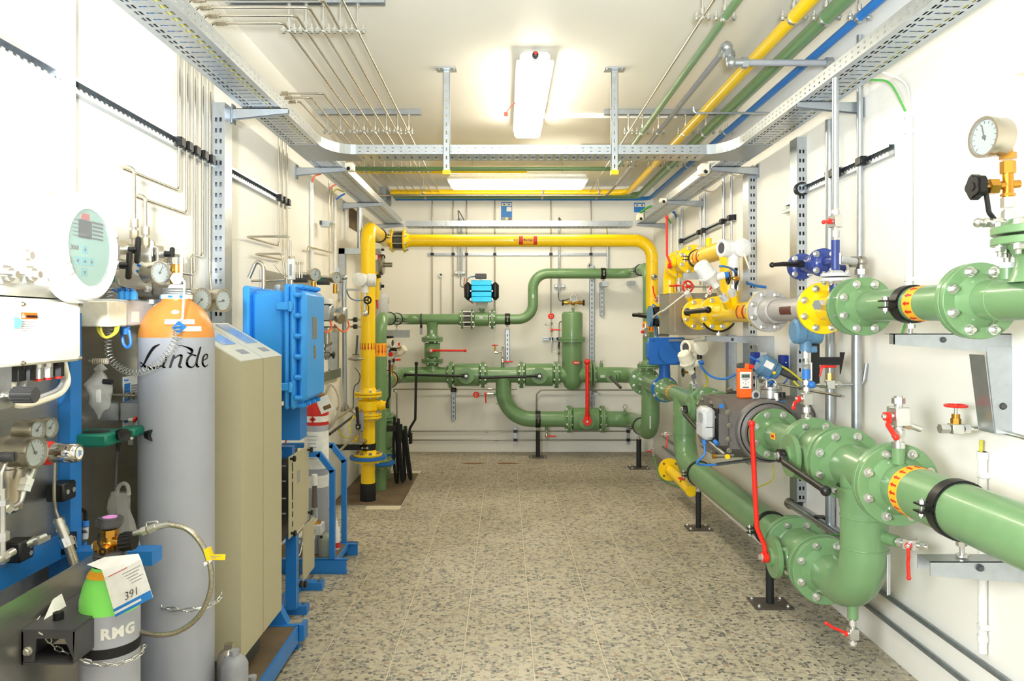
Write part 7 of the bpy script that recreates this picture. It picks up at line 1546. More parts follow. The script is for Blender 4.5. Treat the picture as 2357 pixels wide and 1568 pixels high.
O(B('zinc').cyl(Q(76, 1072, -1.12), Q(60, 1118, -1.12), .012).hexa(Q(64, 1104, -1.12), Q(58, 1120, -1.12), .016).hexa(Q(59, 1118, -1.12), Q(55, 1132, -1.12), .015).tube([Q(55, 1130, -1.12), Q(48, 1158, -1.12), Q(28, 1168, -1.12), Q(10, 1169, -1.12)], .006, .04).tube([Q(14, 1065, -1.1), Q(3, 1090, -1.1), Q(2, 1140, -1.1)], .004, .02).hexa(Q(8, 1164, -1.12), Q(20, 1172, -1.12), .014).cyl(Q(5, 1125, -1.1), Q(5, 1290, -1.1), .007).hexa(Q(5, 1150, -1.1), Q(5, 1163, -1.1), .014).hexa(Q(5, 1225, -1.1), Q(5, 1245, -1.1), .014).cyl(Q(-10, 1292, -1.1), Q(30, 1270, -1.1), .009).hexa(Q(0, 1288, -1.1), Q(12, 1280, -1.1), .014), 'tubing', t)
t = T('clamp_block', 'black two-bolt clamp block on the near panel beside the blue post', 'clip', Q(126, 1128, -1.23)); c = Q(128, 1130, -1.235); O(B('black').box(c+X*.015, (.05, .06, .05), bev=.004), 'block', t)
for dy in (-.012, .016): O(B('zinc').cyl(c+V((.0405, dy, 0)), c+V((.042, dy, 0)), .007), 'screw', t)
line([Q(126, 1062, -1.21), Q(125, 1100, -1.21), Q(125, 1150, -1.21), Q(127, 1172, -1.21), Q(136, 1198, -1.2)], .0045, 'zincd', 'thin steel tube through the black clamp block', .04)
t = T('quick_connector', 'slanting quick connector with a ribbed hose end by the blue post', 'fitting', Q(150, 1250, -1.18))
O(B('zinc').cyl(Q(134, 1195, -1.2), Q(156, 1255, -1.17), .011).hexa(Q(135, 1197, -1.2), Q(139, 1207, -1.2), .015).hexa(Q(142, 1216, -1.19), Q(147, 1229, -1.19), .016).hexa(Q(150, 1238, -1.18), Q(158, 1258, -1.17), .017), 'coupling', t); O(B('braid').cyl(Q(157, 1256, -1.17), Q(172, 1300, -1.15), .0125), 'hose_end', t)
O(B('black').box(Q(157, 1250, -1.22), (.02, .05, .05)).use('zinc').tube([Q(143, 1243, -1.19), Q(172, 1235, -1.19), Q(176, 1260, -1.19)], .0025, .01), 'holder', t)
t = T('clamp_block', 'black clamp block with a shut-off tap low on the near panel', 'clip', Q(40, 1268, -1.2)); c = Q(40, 1266, -1.2); O(B('black').box(c, (.05, .055, .05), bev=.004), 'block', t)
for dz in (-.011, .012): O(B('zinc').cyl(c+V((.0255, .012, dz)), c+V((.027, .012, dz)), .006), 'screw', t)
O(B('zinc').cyl(Q(58, 1254, -1.18), Q(105, 1234, -1.16), .008).hexa(Q(64, 1252, -1.18), Q(74, 1247, -1.18), .013).hexa(Q(80, 1245, -1.17), Q(92, 1240, -1.17), .012).box(Q(97, 1243, -1.16), (.012, .05, .012)), 'tap', t)
# far panel instruments
t = T('probe_holder', 'dark green moulded probe holder with a round hole on the far panel', 'holder', Q(225, 1003, -1.2))
zt_, zb_ = ZV(989, 2.2), ZV(1017, 2.2)
b = B('teal'); b.b2((-1.27, 2.10, zb_), (-1.14, 2.225, zt_), bev=.006); O(b, 'body', t); O(B('black').cyl((-1.20, 2.155, zt_+.0003), (-1.20, 2.155, zt_+.001), .038, n=28), 'hole', t)
O(B('teal').b2((-1.18, 2.22, zb_+.01), (-1.12, 2.30, zt_), bev=.006), 'arm', t)
for q in ((-1.128, 2.17), (-1.1, 2.29)): O(B('black').lathe((q[0]-.01, q[1], ZV(1000, q[1])), (.8, -.6, 0), [(0, .01), (.0, .017), (.03, .019), (.03, .013), (.02, 0)], 20), 'rubber_socket', t)
cable([P(273, 1000, 2.27), P(270, 1030, 2.26), P(267, 1100, 2.25), P(265, 1190, 2.24), P(266, 1230, 2.2)], .0042, 'dgrey', 'dark probe cable hanging from the green holder'); O(B('zinc').cyl(P(273, 1006, 2.26), P(272.5, 1018, 2.26), .0055).use('black').cyl(P(272.5, 1018, 2.26), P(271, 1040, 2.26), .008, .0045), 'cable_plug', None, 'steel-tipped plug at the top of the dark probe cable', 'plug')
def blob(prof, name, m, par, seed):
    rnd = random.Random(seed); vs, fs = [], []; n = 18; ph = [rnd.uniform(0, 6) for _ in range(4)]
    for i, (c, wx, wy) in enumerate(prof):
        for k in range(n):
            a = 2*pi*k/n; j = 1+.13*sin(3*a+ph[0]+i*1.3)+.09*sin(5*a+ph[1]-i*2.1); vs.append(V(c)+V((wx*cos(a)*j, wy*sin(a)*j, 0)))
    for i in range(len(prof)-1):
        for k in range(n): fs.append((i*n+k, i*n+(k+1) % n, (i+1)*n+(k+1) % n, (i+1)*n+k))
    b = B(m).add(vs, fs); return O(b, name, par, ang=25)
t = T('plastic_bag', 'crumpled clear plastic bag tied to a hook on the far panel', 'bag', P(225, 965, 2.2)); bp = lambda u, v, w: (P(u, v, 2.2), w, w*.6)
blob([bp(231, 838, .006), bp(232, 850, .018), bp(229, 856, .011), bp(228, 868, .022), bp(222, 885, .040), bp(230, 905, .033), bp(232, 930, .030), bp(236, 942, .024), bp(229, 956, .007), bp(227, 966, .001)], 'film', 'film', t, 3)
O(B('white').box(P(226, 912, 2.2), (.016, .008, .04), bev=.003), 'contents', t)
O(B('black').cyl(P(238, 878, 2.19), P(258, 880, 2.19), .008, n=12), 'black_peg', t); line([P(188, 800, 2.3), P(197, 828, 2.25), P(215, 834, 2.22), P(250, 832, 2.22)], .003, 'hosegrey', 'thin pale tube with twisted knot above the plastic bag', .03, extra=lambda b: [b.torus(P(216+5*i, 832, 2.22), X, .007, .003, 10, 6) for i in range(7)])
t = T('carrier_bag', 'translucent white carrier bag standing behind the small bottle valve', 'bag', P(275, 1270, 2.22)); bp = lambda u, v, w, y=2.23: (P(u, v, y), w, w*.45)
blob([bp(276, 1133, .030), bp(276, 1150, .031), bp(275, 1170, .033), bp(278, 1200, .038), bp(283, 1235, .044), bp(287, 1275, .05)], 'film', 'film', t, 8); O(B('film').sweep(spline([P(268, 1140, 2.22), P(274, 1120, 2.22), P(285, 1113, 2.22), P(294, 1120, 2.22), P(297, 1140, 2.22)], 6), .006, 8), 'handle', t)
t = T('electrode', 'slim probe with a blue collar hanging low on the far panel', 'probe', P(196, 1260, 2.15)); O(B('cableblue').cyl(P(197, 1199, 2.14), P(197, 1211, 2.14), .010).cyl(P(195, 1248, 2.14), P(195, 1262, 2.14), .006), 'blue_collars', t); O(B('lgrey').cyl(P(197, 1213, 2.14), P(196, 1240, 2.14), .0085).use('dgrey').cyl(P(196, 1219, 2.1396), P(196, 1226, 2.1396), .0088), 'shaft', t)
O(B('black').sweep(spline([P(190, 1173, 2.2), P(196, 1180, 2.16), P(197, 1198, 2.14)], 5), .005, 8), 'lead', t)
t = T('terminal_box', 'pale grey terminal box with blue cable glands on the far panel', 'junction box', Q(300, 750, -1.22)); a_, e_ = Q(262, 752, -1.16), Q(345, 752, -1.16)
O(B('lgrey').b2((-1.27, a_.y, ZV(750, 2.25)), (-1.16, 2.42, ZV(690, 2.25)), bev=.004), 'box', t)
for i, u in enumerate((282, 294, 306)): c = P(u, 690, 2.27); O(B('exblue').hexa(c, c+Z*.022, .013).cyl(c+Z*.02, c+Z*.026, .010), 'blue_gland', t); cable([c+Z*.02, c+Z*.034+V((-.004, 0, 0)), P(u-8, 672, 2.3), P(u-22, 666, 2.34)], .0042, 'cableblue', ORD[i]+' of three blue cables curving into the pale terminal box')
O(B('paper').b2(Q(303, 717, -1.1595), Q(321, 742, -1.159)), 'paper_label', t)
O(B('cream').b2((-1.27, 2.13, ZV(752, 2.2)), (-1.15, 2.235, ZV(694, 2.2)), bev=.004), 'relay_box', None, 'plain cream box left of the pale terminal box', 'junction box')
for k in range(2): cable([P(222+8*k, 742, 2.17), P(228+6*k, 765, 2.17), P(245, 777, 2.17), P(268-4*k, 765, 2.18), P(272-6*k, 745, 2.2), P(262, 735, 2.22)], .004, 'yellowwire', ['outer', 'inner'][k]+' one of two yellow-green wires looping under the cream box')
t = T('cable_hook', 'royal blue cable loop hanging below the terminal box', 'cable', P(290, 790, 2.3)); O(B('cableblue').cyl(P(287, 752, 2.28), P(287, 770, 2.28), .016, .012).sweep(spline([P(281, 768, 2.28), P(284, 790, 2.28), P(293, 800, 2.28), P(301, 790, 2.28), P(297, 760, 2.28)], 6), .005, 8), 'loop', t)
t = T('poster', 'narrow information sheet with blue pictures half hidden by the big bottle', 'poster', Q(300, 970, -1.268)); u0, u1 = 283, 330
O(B('paper').b2(Q(u0, 868, -1.2695), Q(u1, 975, -1.2685)), 'sheet', t); b = B('labelblue')
for v in (884, 898, 912, 926, 960): b.b2(Q(286, v, -1.2683), Q(300, v+11, -1.2679))
b.use('inkgrey')
for v in range(886, 966, 6): b.b2(Q(302, v, -1.2683), Q(322, v+1.5, -1.2679))
O(b, 'printing', t); text('Service', .010, Q(285, 878, -1.2678), Y, Z, 'labelblue', t)
O(B('galv').b2((-1.27, 2.42, ZV(962, 2.5)), (-1.10, 2.50, ZV(920, 2.5)), bev=.003), 'steel_box', None, 'plain silver box on the far panel beside the poster', 'box')
t = T('tube_fittings', 'thin tube with compression fittings above the silver box', 'pipe', P(290, 912, 2.4)); O(B('zincd').cyl(P(260, 909, 2.35), P(318, 911, 2.35), .005).hexa(P(290, 911, 2.35), P(298, 911, 2.35), .011).hexa(P(302, 911, 2.35), P(308, 911, 2.35), .012).cyl(P(259, 909, 2.36), P(262, 909, 2.36), .016, n=18), 'tubing', t)
t = T('sample_valve', 'small hanging sample tap with a chain under the silver box', 'valve', P(303, 1000, 2.4)); O(B('zinc').cyl(P(303, 965, 2.35), P(303, 1015, 2.35), .006).hexa(P(303, 985, 2.35), P(303, 995, 2.35), .012).hexa(P(303, 1003, 2.35), P(303, 1010, 2.35), .009).box(P(303, 1018, 2.35), (.016, .014, .016)).hexa(P(298, 968, 2.35), P(310, 968, 2.35), .01).use('red').cyl(P(309, 964, 2.34), P(313, 966, 2.34), .008), 'tap', t)
def handleval(label, u, v, y, L=.085):
    c = P(u, v, y); t = T('ball_valve', label, 'valve', c-Z*.03); c2 = c+V((-.075, 0, 0)); O(B('zinc').cyl(c2-X*.05, c2+X*.05, .014).hexa(c2-X*.015, c2+X*.02, .021).cyl(c2-Z*.05, c2+Z*.05, .009).hexa(c2-Z*.045, c2-Z*.02, .013).hexa(c2+Z*.02, c2+Z*.045, .013).box(c2+X*.03, (.006, .05, .06)), 'body', t)
    O(B('black').box(c, (.016, .018, L), Matrix.Rotation(.05, 3, 'Y'), bev=.005).cyl(c-X*.03, c, .011), 'handle', t)
handleval('upper steel valve with a black bar handle at the top of the far panel', 317, 576, 2.30)
handleval('lower steel valve with a black bar handle beside the mint display', 297, 611, 2.22)
handleval('steel valve with a small black handle behind the silver bottle handwheel', 396, 585, 2.68, .05)
gauge('steel gauge with a small white tag above the far panel tube', P(366, 628, 2.33), (.9, -.43, 0), .036, .05, ang=.5)
gauge('steel gauge half hidden behind the brass bottle valve', P(387, 630, 2.50), (.9, -.43, 0), .034, .04, ang=.4)
O(B('paper').cyl(P(322, 619, 2.38), P(323, 619, 2.37), .024, n=20).use('labelblue').box(P(324, 613, 2.365), (.03, .002, .008), Matrix.Rotation(.4, 3, 'Y')).box(P(324, 627, 2.365), (.03, .002, .008), Matrix.Rotation(.4, 3, 'Y')), 'white_disc', None, 'white disc with blue stripes left of the tagged steel gauge', 'disc')
gauge('fat steel gauge peeping out right of the orange shoulder, nearer one', P(462, 690, 2.62), (.93, -.36, 0), .042, .06, ang=-2.3)
gauge('fat steel gauge with a paper label right of the orange shoulder, farther one', P(512, 692, 2.72), (.93, -.36, 0), .042, .11, ang=-1.8)
t = T('regulator_body', 'horizontal steel regulator body behind the neck of the big bottle', 'regulator', P(345, 672, 2.42)); c = P(325, 668, 2.45); O(B('zincd').cyl(c, c+V((.05, -.0, 0)), .034, n=28).cyl(c+V((.05, 0, 0)), c+V((.12, -.02, 0)), .03, n=28), 'drum', t); O(B('zincd').tube([P(271, 643, 2.25), P(272, 655, 2.25), P(285, 661, 2.27), P(340, 665, 2.36)], .0045, .03).use('zinc').hexa(P(336, 665, 2.36), P(346, 666, 2.36), .011).hexa(P(348, 690, 2.4), P(348, 700, 2.4), .012), 'tubing', t)
line([P(350, 590, 2.4), P(350, 568, 2.4), P(363, 570, 2.4), P(363, 605, 2.4)], .003, 'zinc', 'thin hairpin tube above the tagged steel gauge', .01)
O(B('teal').b2(Q(253, 634, -1.265), Q(265, 650, -1.255)), 'terminal_block', None, 'small dark green terminal block beside the mint display', 'terminal block')
O(B('white').b2((-1.369, 2.235, 1.75), (-1.345, 2.305, 2.955), bev=.003), 'cable_duct', None, 'white vertical duct on the left wall above the white analyser', 'cable duct')
O(B('sheet').b2((-1.345, 1.3, 1.60), (-1.34, 2.07, 1.80)), 'rear_sheet', None, 'grey sheet edge on the wall just above the white analyser', 'panel')
# beige cabinets on their platform
for k, (y0, y1, lab) in enumerate(((2.555, 2.785, 'nearer'), (2.793, 3.02, 'farther'))):
    t = T('analyser_cabinet', 'beige sloped-top analyser cabinet, '+lab+' one of the pair', 'cabinet', (-1.14, (y0+y1)/2, .1)); xb_, xt, xf2, zb2, zt2, zr2 = -1.365, -1.142, -.918, .255, 1.296, 1.429
    O(B('beige').prism([(xb_, y0, zb2), (xf2, y0, zb2), (xf2, y0, zt2), (xt, y0, zr2), (xb_, y0, zr2)], (0, y1-y0, 0)), 'body', t)
    n_ = V((.5, 0, .86)).normalized(); d = V((xf2-xt, 0, zt2-zr2)); o = V((xt, 0, zr2))
    def rp(s_, f, e): return o+d*s_+V((0, y0+(y1-y0)*f, 0))+V((-d.z, 0, d.x)).normalized()*e
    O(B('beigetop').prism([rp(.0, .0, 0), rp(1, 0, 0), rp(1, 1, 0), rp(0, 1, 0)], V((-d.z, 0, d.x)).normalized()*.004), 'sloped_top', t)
    O(B('glassblue').prism([rp(.06, .28, .004), rp(.60, .28, .004), rp(.60, .82, .004), rp(.06, .82, .004)], V((-d.z, 0, d.x)).normalized()*.003), 'display_window', t)
    O(B('mgrey').prism([rp(.74, .42, .004), rp(.85, .42, .004), rp(.85, .78, .004), rp(.74, .78, .004)], V((-d.z, 0, d.x)).normalized()*.001), 'name_badge', t)
    O(B('dgrey').b2((xb_, y0+.02, .101), (-1.0, y1-.02, zb2)), 'plinth', t)
t = T('platform', 'low platform with a stained brown board and blue edging under the beige cabinets', 'platform', (-1.13, 2.9, 0))
O(B('brown').b2((-1.365, 2.2, .07), (-.915, 3.22, .10)), 'board', t); O(B('blue').b2((-.915, 2.2, .03), (-.905, 3.23, .102)).b2((-1.365, 3.22, .0), (-.905, 3.25, .102)).b2((-.905, 3.235, .03), (-.885, 3.30, .10)), 'edging', t); O(B('blue').b2((-1.36, 2.25, 0), (-.93, 2.30, .07)).b2((-1.36, 3.12, 0), (-.93, 3.17, .07)), 'bearers', t)
O(B('blue').prism([(-1.02, 3.24, .10), (-.96, 3.24, .10), (-1.05, 3.24, .28), (-1.09, 3.24, .28)], (0, .05, 0)), 'slanted_brace', t)
# blue flameproof enclosure
t = T('flameproof_enclosure', 'large sky-blue flameproof enclosure bolted on the left side', 'enclosure', (-1.0, 3.38, 1.06)); ex0, ex1, ez0, ez1 = 3.22, 3.56, 1.085, 1.575
O(B('exblue').b2((-1.145, ex0-.02, ez0-.02), (-1.115, ex1+.02, ez1+.02), bev=.008), 'back_plate', t)
O(B('exblue').b2((-1.115, ex0, ez0), (-.965, ex1, ez1), bev=.02), 'body', t); O(B('exblue').b2((-.965, ex0-.025, ez0-.03), (-.942, ex1+.025, ez1+.03), bev=.02), 'body_flange', t)
O(B('exblue').b2((-.940, ex0-.025, ez0-.03), (-.915, ex1+.025, ez1+.03), bev=.02).b2((-.915, ex0, ez0), (-.872, ex1, ez1), bev=.03), 'cover', t)
for k in range(6):
    z_ = ez0+.02+(ez1-ez0-.04)*k/5
    for y_ in (ex0-.027, ex1+.027):
        g = B('exblue').cyl((-.915, y_+(.012 if y_ < 3.3 else -.012), z_), (-.895, y_+(.012 if y_ < 3.3 else -.012), z_), .012, n=12).hexa((-.895, y_+(.012 if y_ < 3.3 else -.012), z_), (-.885, y_+(.012 if y_ < 3.3 else -.012), z_), .009); O(g, 'cover_bolt', t)
for k in range(4):
    for z_ in (ez1+.018, ez0-.018):
        y_ = ex0+.04+(ex1-ex0-.08)*k/3; O(B('exblue').cyl((-.915, y_, z_), (-.895, y_, z_), .012, n=12).hexa((-.895, y_, z_), (-.885, y_, z_), .009), 'cover_bolt', t)
for z_ in (ez0+.07, ez1-.07): O(B('exblue').box((-.955, ex0-.035, z_), (.075, .02, .035), bev=.005).cyl((-.93, ex0-.04, z_-.022), (-.93, ex0-.04, z_+.022), .009), 'hinge', t)
O(B('boxsteel').b2((-.8715, 3.33, 1.36), (-.8705, 3.40, 1.46)).b2((-.8715, 3.345, 1.27), (-.8705, 3.385, 1.33)), 'rating_plates', t)
O(B('zinc').hexa((-1.02, 3.3, ez1), (-1.02, 3.3, ez1+.03), .014), 'top_fitting', t)
t = T('enclosure_stand', 'blue steel posts carrying the flameproof enclosure', 'stand', (-1.0, 3.4, 0))
for x_, y_ in ((-1.12, 3.27), (-1.12, 3.5)): O(B('blue').b2((x_-.03, y_-.03, 0), (x_+.03, y_+.03, 1.064)), 'post', t)
O(B('blue').b2((-1.02, 3.33, .90), (-.93, 3.45, 1.054)), 'mounting_block', t); O(B('blue').b2((-1.09, 3.60, 0), (-.972, 3.655, .043)), 'foot_channel', t); O(B('blue').b2((-1.09, 3.93, 0), (-.978, 3.99, .040)), 'foot_channel', t); O(B('blue').b2((-1.14, 3.5, 0), (-1.09, 4.0, .045)), 'foot_bar', t); O(B('blue').b2((-1.06, 3.55, .045), (-1.01, 3.60, .40)), 'inner_post', t); O(B('blue').b2((-1.14, 3.45, .80), (-1.0, 3.50, .85)), 'cross_rail', t)
for x_, y_ in ((-.995, 3.63), (-1.0, 3.96)): inst(boltmesh(.008, 0, 'zincd'), 'anchor_bolt', t, (x_, y_, .042), axrot(Z))
for k, (u, v) in enumerate(((655, 640), (668, 620))): pass
# tubing loops on top of the enclosure
line([P(607, 665, 3.35), P(607, 610, 3.35), P(590, 600, 3.35), P(573, 640, 3.35)], .009, 'steel', 'curved steel tube loop on top of the blue enclosure', .05)
t = T('vial_holder', 'white flow indicator standing on the blue enclosure', 'flow meter', P(671, 640, 3.5)); c = P(671, 622, 3.82); O(B('white').box((c.x, c.y, ZV(620, 3.82)), (.035, .03, .11), bev=.004), 'block', t); O(B('mgrey').box((c.x+.0, c.y-.0155, ZV(622, 3.82)), (.012, .001, .06)), 'sight_window', t); O(B('steel').hexa((c.x, c.y, ZV(597, 3.82)), (c.x, c.y, ZV(590, 3.82)), .017).cyl((c.x, c.y, ZV(645, 3.82)), (c.x, c.y, ZV(668, 3.5)), .008), 'tube_nut', t)
for k, u in enumerate((684, 689, 695)): line([P(u, 604, 4.0), P(u, 640, 4.0)], .004, 'steel', ORD[k]+' short upright tube right of the white flow indicator', 0, extra=lambda b, u=u: b.hexa(P(u, 603, 4.0), P(u, 609, 4.0), .009))
line([P(578, 647, 3.6), P(656, 645, 3.6)], .006, 'steel', 'level steel tube over the blue enclosure', 0)
line([P(631, 607, 3.7), P(648, 630, 3.7), P(660, 636, 3.7)], .005, 'steel', 'thin slanting tube over the blue enclosure', .02)
# instruments on the left wall beyond the enclosure
O(B('sheet').b2((XL+.001, 4.1, 1.05), (XL+.012, 5.2, ZV(640, 4.9))), 'wall_panel', None, 'grey sheet panel on the left wall beyond the blue enclosure', 'panel')
def reg(label, u, v, y):
    c = P(u, v, y); t = gauge(label, c+V((.03, -.03, .0)), (.75, -.66, 0), .036, .035, ang=.3); O(B('dgrey').cyl(c+V((-.10, .0, -.025)), c+V((-.02, 0, -.025)), .02, n=20), 'black_knob', t); O(B('brass').cyl(c+V((.02, -.02, -.04)), c+V((.02, -.02, -.1)), .014), 'brass_stem', t); O(B('zinc').cyl(c+V((-.1, .03, .01)), c+V((.01, .0, .0)), .012), 'body', t)
reg('round gauge with black regulator knobs beyond the blue enclosure, left one', 716, 633, 4.3); reg('round gauge with a black regulator knob beyond the blue enclosure, right one', 766, 640, 4.7)
O(B('teal').box(P(735, 642, 4.6), (.028, .01, .028)), 'terminal_block', None, 'little dark green block between the two wall gauges', 'terminal block')
t = T('wall_valve', 'steel wall valve set between conduit and yellow riser', 'valve', P(780, 640, 5.2)); O(B('galv').cyl(P(768, 638, 5.0), P(795, 638, 5.0), .017).hexa(P(778, 638, 5.0), P(784, 638, 5.0), .025).box(P(777, 626, 5.05), (.02, .03, .06)).box(P(779, 655, 5.05), (.015, .02, .09)).sph(P(793, 639, 5.0), .02).hexa(P(792, 645, 5.0), P(792, 652, 5.0), .02), 'fittings', t); O(B('black').box(P(784, 648, 5.0), (.012, .02, .02)), 'knob', t)
line([P(792, 646, 5.0), P(792, 708, 5.0), P(794, 930, 5.05), P(800, 940, 5.1)], .015, 'galv', 'galvanized upright pipe just left of the yellow riser', .03, 'conduit', 'conduit', n=14)
def silver(label, u, v0, v1, y, w_, ul):
    p = P(u, (v0+v1)/2, y); t = T('transducer_box', label, 'transmitter', p-Z*.1); O(B('galv').box(p, (w_, .09, (v1-v0)*y/F), bev=.012), 'case', t); O(B('sheet').box(p+V((w_*.22, -.046, 0)), (w_*.22, .004, (v1-v0)*y/F*.86)), 'front_rib', t)
silver('silver transducer box beyond the blue enclosure, left one of two', 748, 700, 740, 4.75, .10, 0); silver('silver transducer box beyond the blue enclosure, right one of two', 785, 707, 740, 4.95, .075, 0)
O(B('white').lathe(P(751, 700, 4.72), Z, [(0, .045), (.02, .045), (.035, .03), (.036, 0)], 20), 'sensor_dome', None, 'white dome on top of the left silver box', 'sensor')
cable([P(760, 738, 4.7), P(763, 755, 4.7), P(752, 765, 4.65), P(736, 758, 4.6)], .006, 'cableorange', 'orange cable loop under the left silver box'); cable([P(770, 748, 4.8), P(782, 760, 4.85), P(795, 763, 4.9), P(803, 750, 4.95), P(800, 738, 4.95)], .006, 'cableorange', 'orange cable loop under the right silver box')
t = T('gas_sensor', 'steel sensor head with a dark ring below the silver boxes', 'sensor', P(755, 765, 4.8)); O(B('steel').cyl(P(754, 765, 4.75), P(754, 752, 4.75), .06, n=24).cyl(P(752, 792, 4.75), P(752, 765, 4.75), .02).lathe(P(766, 725, 4.85), (.7, -.4, -.3), [(0, .02), (.05, .035), (.08, .035), (.08, 0)], 16), 'body', t); O(B('black').cyl(P(754, 754, 4.75), P(754, 751.5, 4.75), .0605, n=24), 'dark_ring', t)
t = T('knob_valve', 'steel valve with a small black mushroom knob low beyond the blue enclosure', 'valve', P(755, 815, 4.9)); O(B('zincd').cyl(P(742, 817, 4.8), P(760, 817, 4.8), .02).cyl(P(752, 790, 4.8), P(752, 828, 4.8), .012).hexa(P(752, 800, 4.8), P(752, 806, 4.8), .025).cyl(P(753, 790, 4.8), P(758, 783, 4.8), .03), 'body', t); O(B('black').lathe(P(761, 817, 4.8), X, [(0, .008), (.01, .012), (.018, .028), (.026, .02), (.026, 0)], 18), 'mushroom_knob', t)
O(B('galv').b2((XL+.001, 4.88, ZV(873, 4.9)), (XL+.02, 4.92, ZV(839, 4.9))), 'wall_strut', None, 'short grey wall channel below the mushroom-knob valve', 'strut')
O(B('galvd').b2((XL+.001, 4.6, .995), (XL+.03, 6.0, 1.065)), 'trunking', None, 'grey metal trunking along the left wall behind the yellow riser', 'cable duct')
for u, v0, v1, lab in ((718, 418, 640, 'white plastic conduit down the left wall, first past the enclosure'), (772, 460, 640, 'white plastic conduit down the left wall, second past the enclosure'), (797, 485, 555, 'white plastic conduit down the left wall, third past the enclosure')):
    y = 1.352*F/(U0-u); line([(-1.352, y, ZV(v0, y)), (-1.352, y, ZV(v1, y))], .014 if u < 730 else .010, 'plastic', lab, 0, 'conduit', 'conduit')
for us, m, lab in (((722, 728, 741), 'cableorange', 'orange cables bending from the left tray into the first white conduit'), ((759, 766, 775), 'cableorange', 'orange cables bending from the left tray above the second conduit')):
    y = 4.95 if us[0] < 730 else 5.6; v = 420 if us[0] < 730 else 445; cable([P(us[0]-4, v, y), P(us[1]-4, v-14, y), P(us[2]-2, v-20, y)], .006, m, lab)
cable([P(774, 459, 5.9), P(783, 452, 5.9), P(794, 446, 5.9)], .008, 'cableblue', 'blue cable end under the left tray'); cable([P(766, 445, 5.7), P(775, 436, 5.7), P(790, 441, 5.8)], .006, 'yellowwire', 'yellow-green wire under the left tray')
for k, (u, v0, v1) in enumerate(((757, 415, 640), (764, 432, 580))):
    y = 1.33*F/(U0-u); line([(-1.33, y, ZV(v0, y)), (-1.33, y, ZV(v1, y))]+([(-1.33, y, ZV(582, y)), (-1.33, 4.95, ZV(568, 4.95)), (-1.33, 4.95, ZV(625, 4.95))] if k else []), .006, 'steel', ['left', 'right'][k]+' one of two thin steel lines beyond the white conduit', .03)
t = T('clip_rail', 'short clip rail with two pipe clips high on the left wall', 'rail', P(750, 517, 5.3)); O(B('galv').b2(P(737, 508, 5.3), P(768, 524, 5.35)).use('zinc').hexa(P(759, 518, 5.25), P(768, 520, 5.25), .02), 'rail', t); O(B('dgrey').box(P(739, 513, 5.3), (.015, .03, .03)), 'end', t)
line([P(828, 478, 6.2), P(828, 572, 6.2)], .022, 'galv', 'galvanized conduit behind the yellow riser, high on the left', 0, 'conduit', 'conduit')
t = T('wall_bracket', 'large galvanized angle bracket behind the yellow riser', 'bracket', P(805, 640, 6.1)); O(B('galv').b2((XL+.001, 6.05, ZV(586, 6.1)), (-1.16, 6.12, ZV(573, 6.1))).b2((XL+.001, 6.05, ZV(690, 6.1)), (XL+.05, 6.12, ZV(573, 6.1))), 'angle', t); O(B('galv').b2((XL+.001, 6.06, ZV(670, 6.1)), (-1.16, 6.11, ZV(665, 6.1))), 'lower_arm', t)
O(B('brown').b2((XL+.0008, 6.45, ZV(528, 6.6)), (XL+.004, 7.0, ZV(480, 6.6))), 'wall_patch', None, 'brown patch high on the left wall behind the conduit', 'panel')
t = T('wall_bracket', 'galvanized box bracket with a needle valve left of the yellow riser', 'bracket', P(823, 810, 5.8)); O(B('galv').b2((XL+.001, 5.7, ZV(848, 5.8)), (-1.30, 5.76, ZV(760, 5.8))), 'plate', t); O(B('dgrey').cyl(P(823, 772, 5.6), P(820, 818, 5.6), .008).box(P(819, 817, 5.6), (.05, .012, .008)), 'spindle', t); O(B('zincd').lathe(P(819, 826, 5.6), X, [(-.06, .004), (-.04, .012), (.0, .02), (.04, .012), (.06, .004)], 14), 'valve_body', t)
cable([P(817, 846, 5.6), P(828, 862, 5.6), P(826, 880, 5.6), P(815, 893, 5.6), P(813, 940, 5.6)], .004, 'dgrey', 'thin dark tube curling from the needle valve bracket')
for k, v in enumerate((736, 752)): line([P(803, v, 5.5), P(830, v, 5.75)], .007, 'steel', ['upper', 'lower'][k]+' of two short steel tubes left of the yellow riser', 0); O(B('black').box(P(818, v, 5.6), (.03, .04, .035), bev=.004), 'tube_clip', None, ['upper', 'lower'][k]+' black tube clip left of the yellow riser', 'clip')
# transmitter on the yellow riser
c = P(846, 645, 5.72); t = head('white instrument head with a small green display clipped on the yellow riser', c, (.95, .2, 0), (-.1, -1, 0), 1.0)
O(B('screen').box(c+V((-.05, -.081, 0)), (.035, .003, .03)), 'green_display', t); O(B('white').cyl(c+V((-.02, 0, -.03)), c+V((-.02, 0, -.1)), .03, n=20).use('zinc').cyl(c+V((-.02, 0, -.1)), c+V((-.02, 0, -.24)), .013).hexa(c+V((-.02, 0, -.12)), c+V((-.02, 0, -.14)), .02).sph(c+V((-.02, .0, -.26)), .025), 'neck', t)
t = T('needle_valve', 'small black handwheel valve in front of the yellow riser', 'valve', P(846, 692, 5.7)); b = B('black'); handwheel(b, P(846, 691, 5.68), Y, .026, .007); O(b, 'handwheel', t); O(B('black').tube([P(846, 700, 5.68), P(849, 708, 5.68), P(848, 724, 5.68)], .004, .01), 'lever', t); O(B('zinc').cyl(P(839, 660, 5.72), P(839, 725, 5.72), .012), 'stem', t)
cable([P(797, 668, 5.4), P(805, 685, 5.5), P(820, 692, 5.6), P(834, 691, 5.7)], .005, 'steelblue', 'grey-blue cable sagging to the white head on the yellow riser')
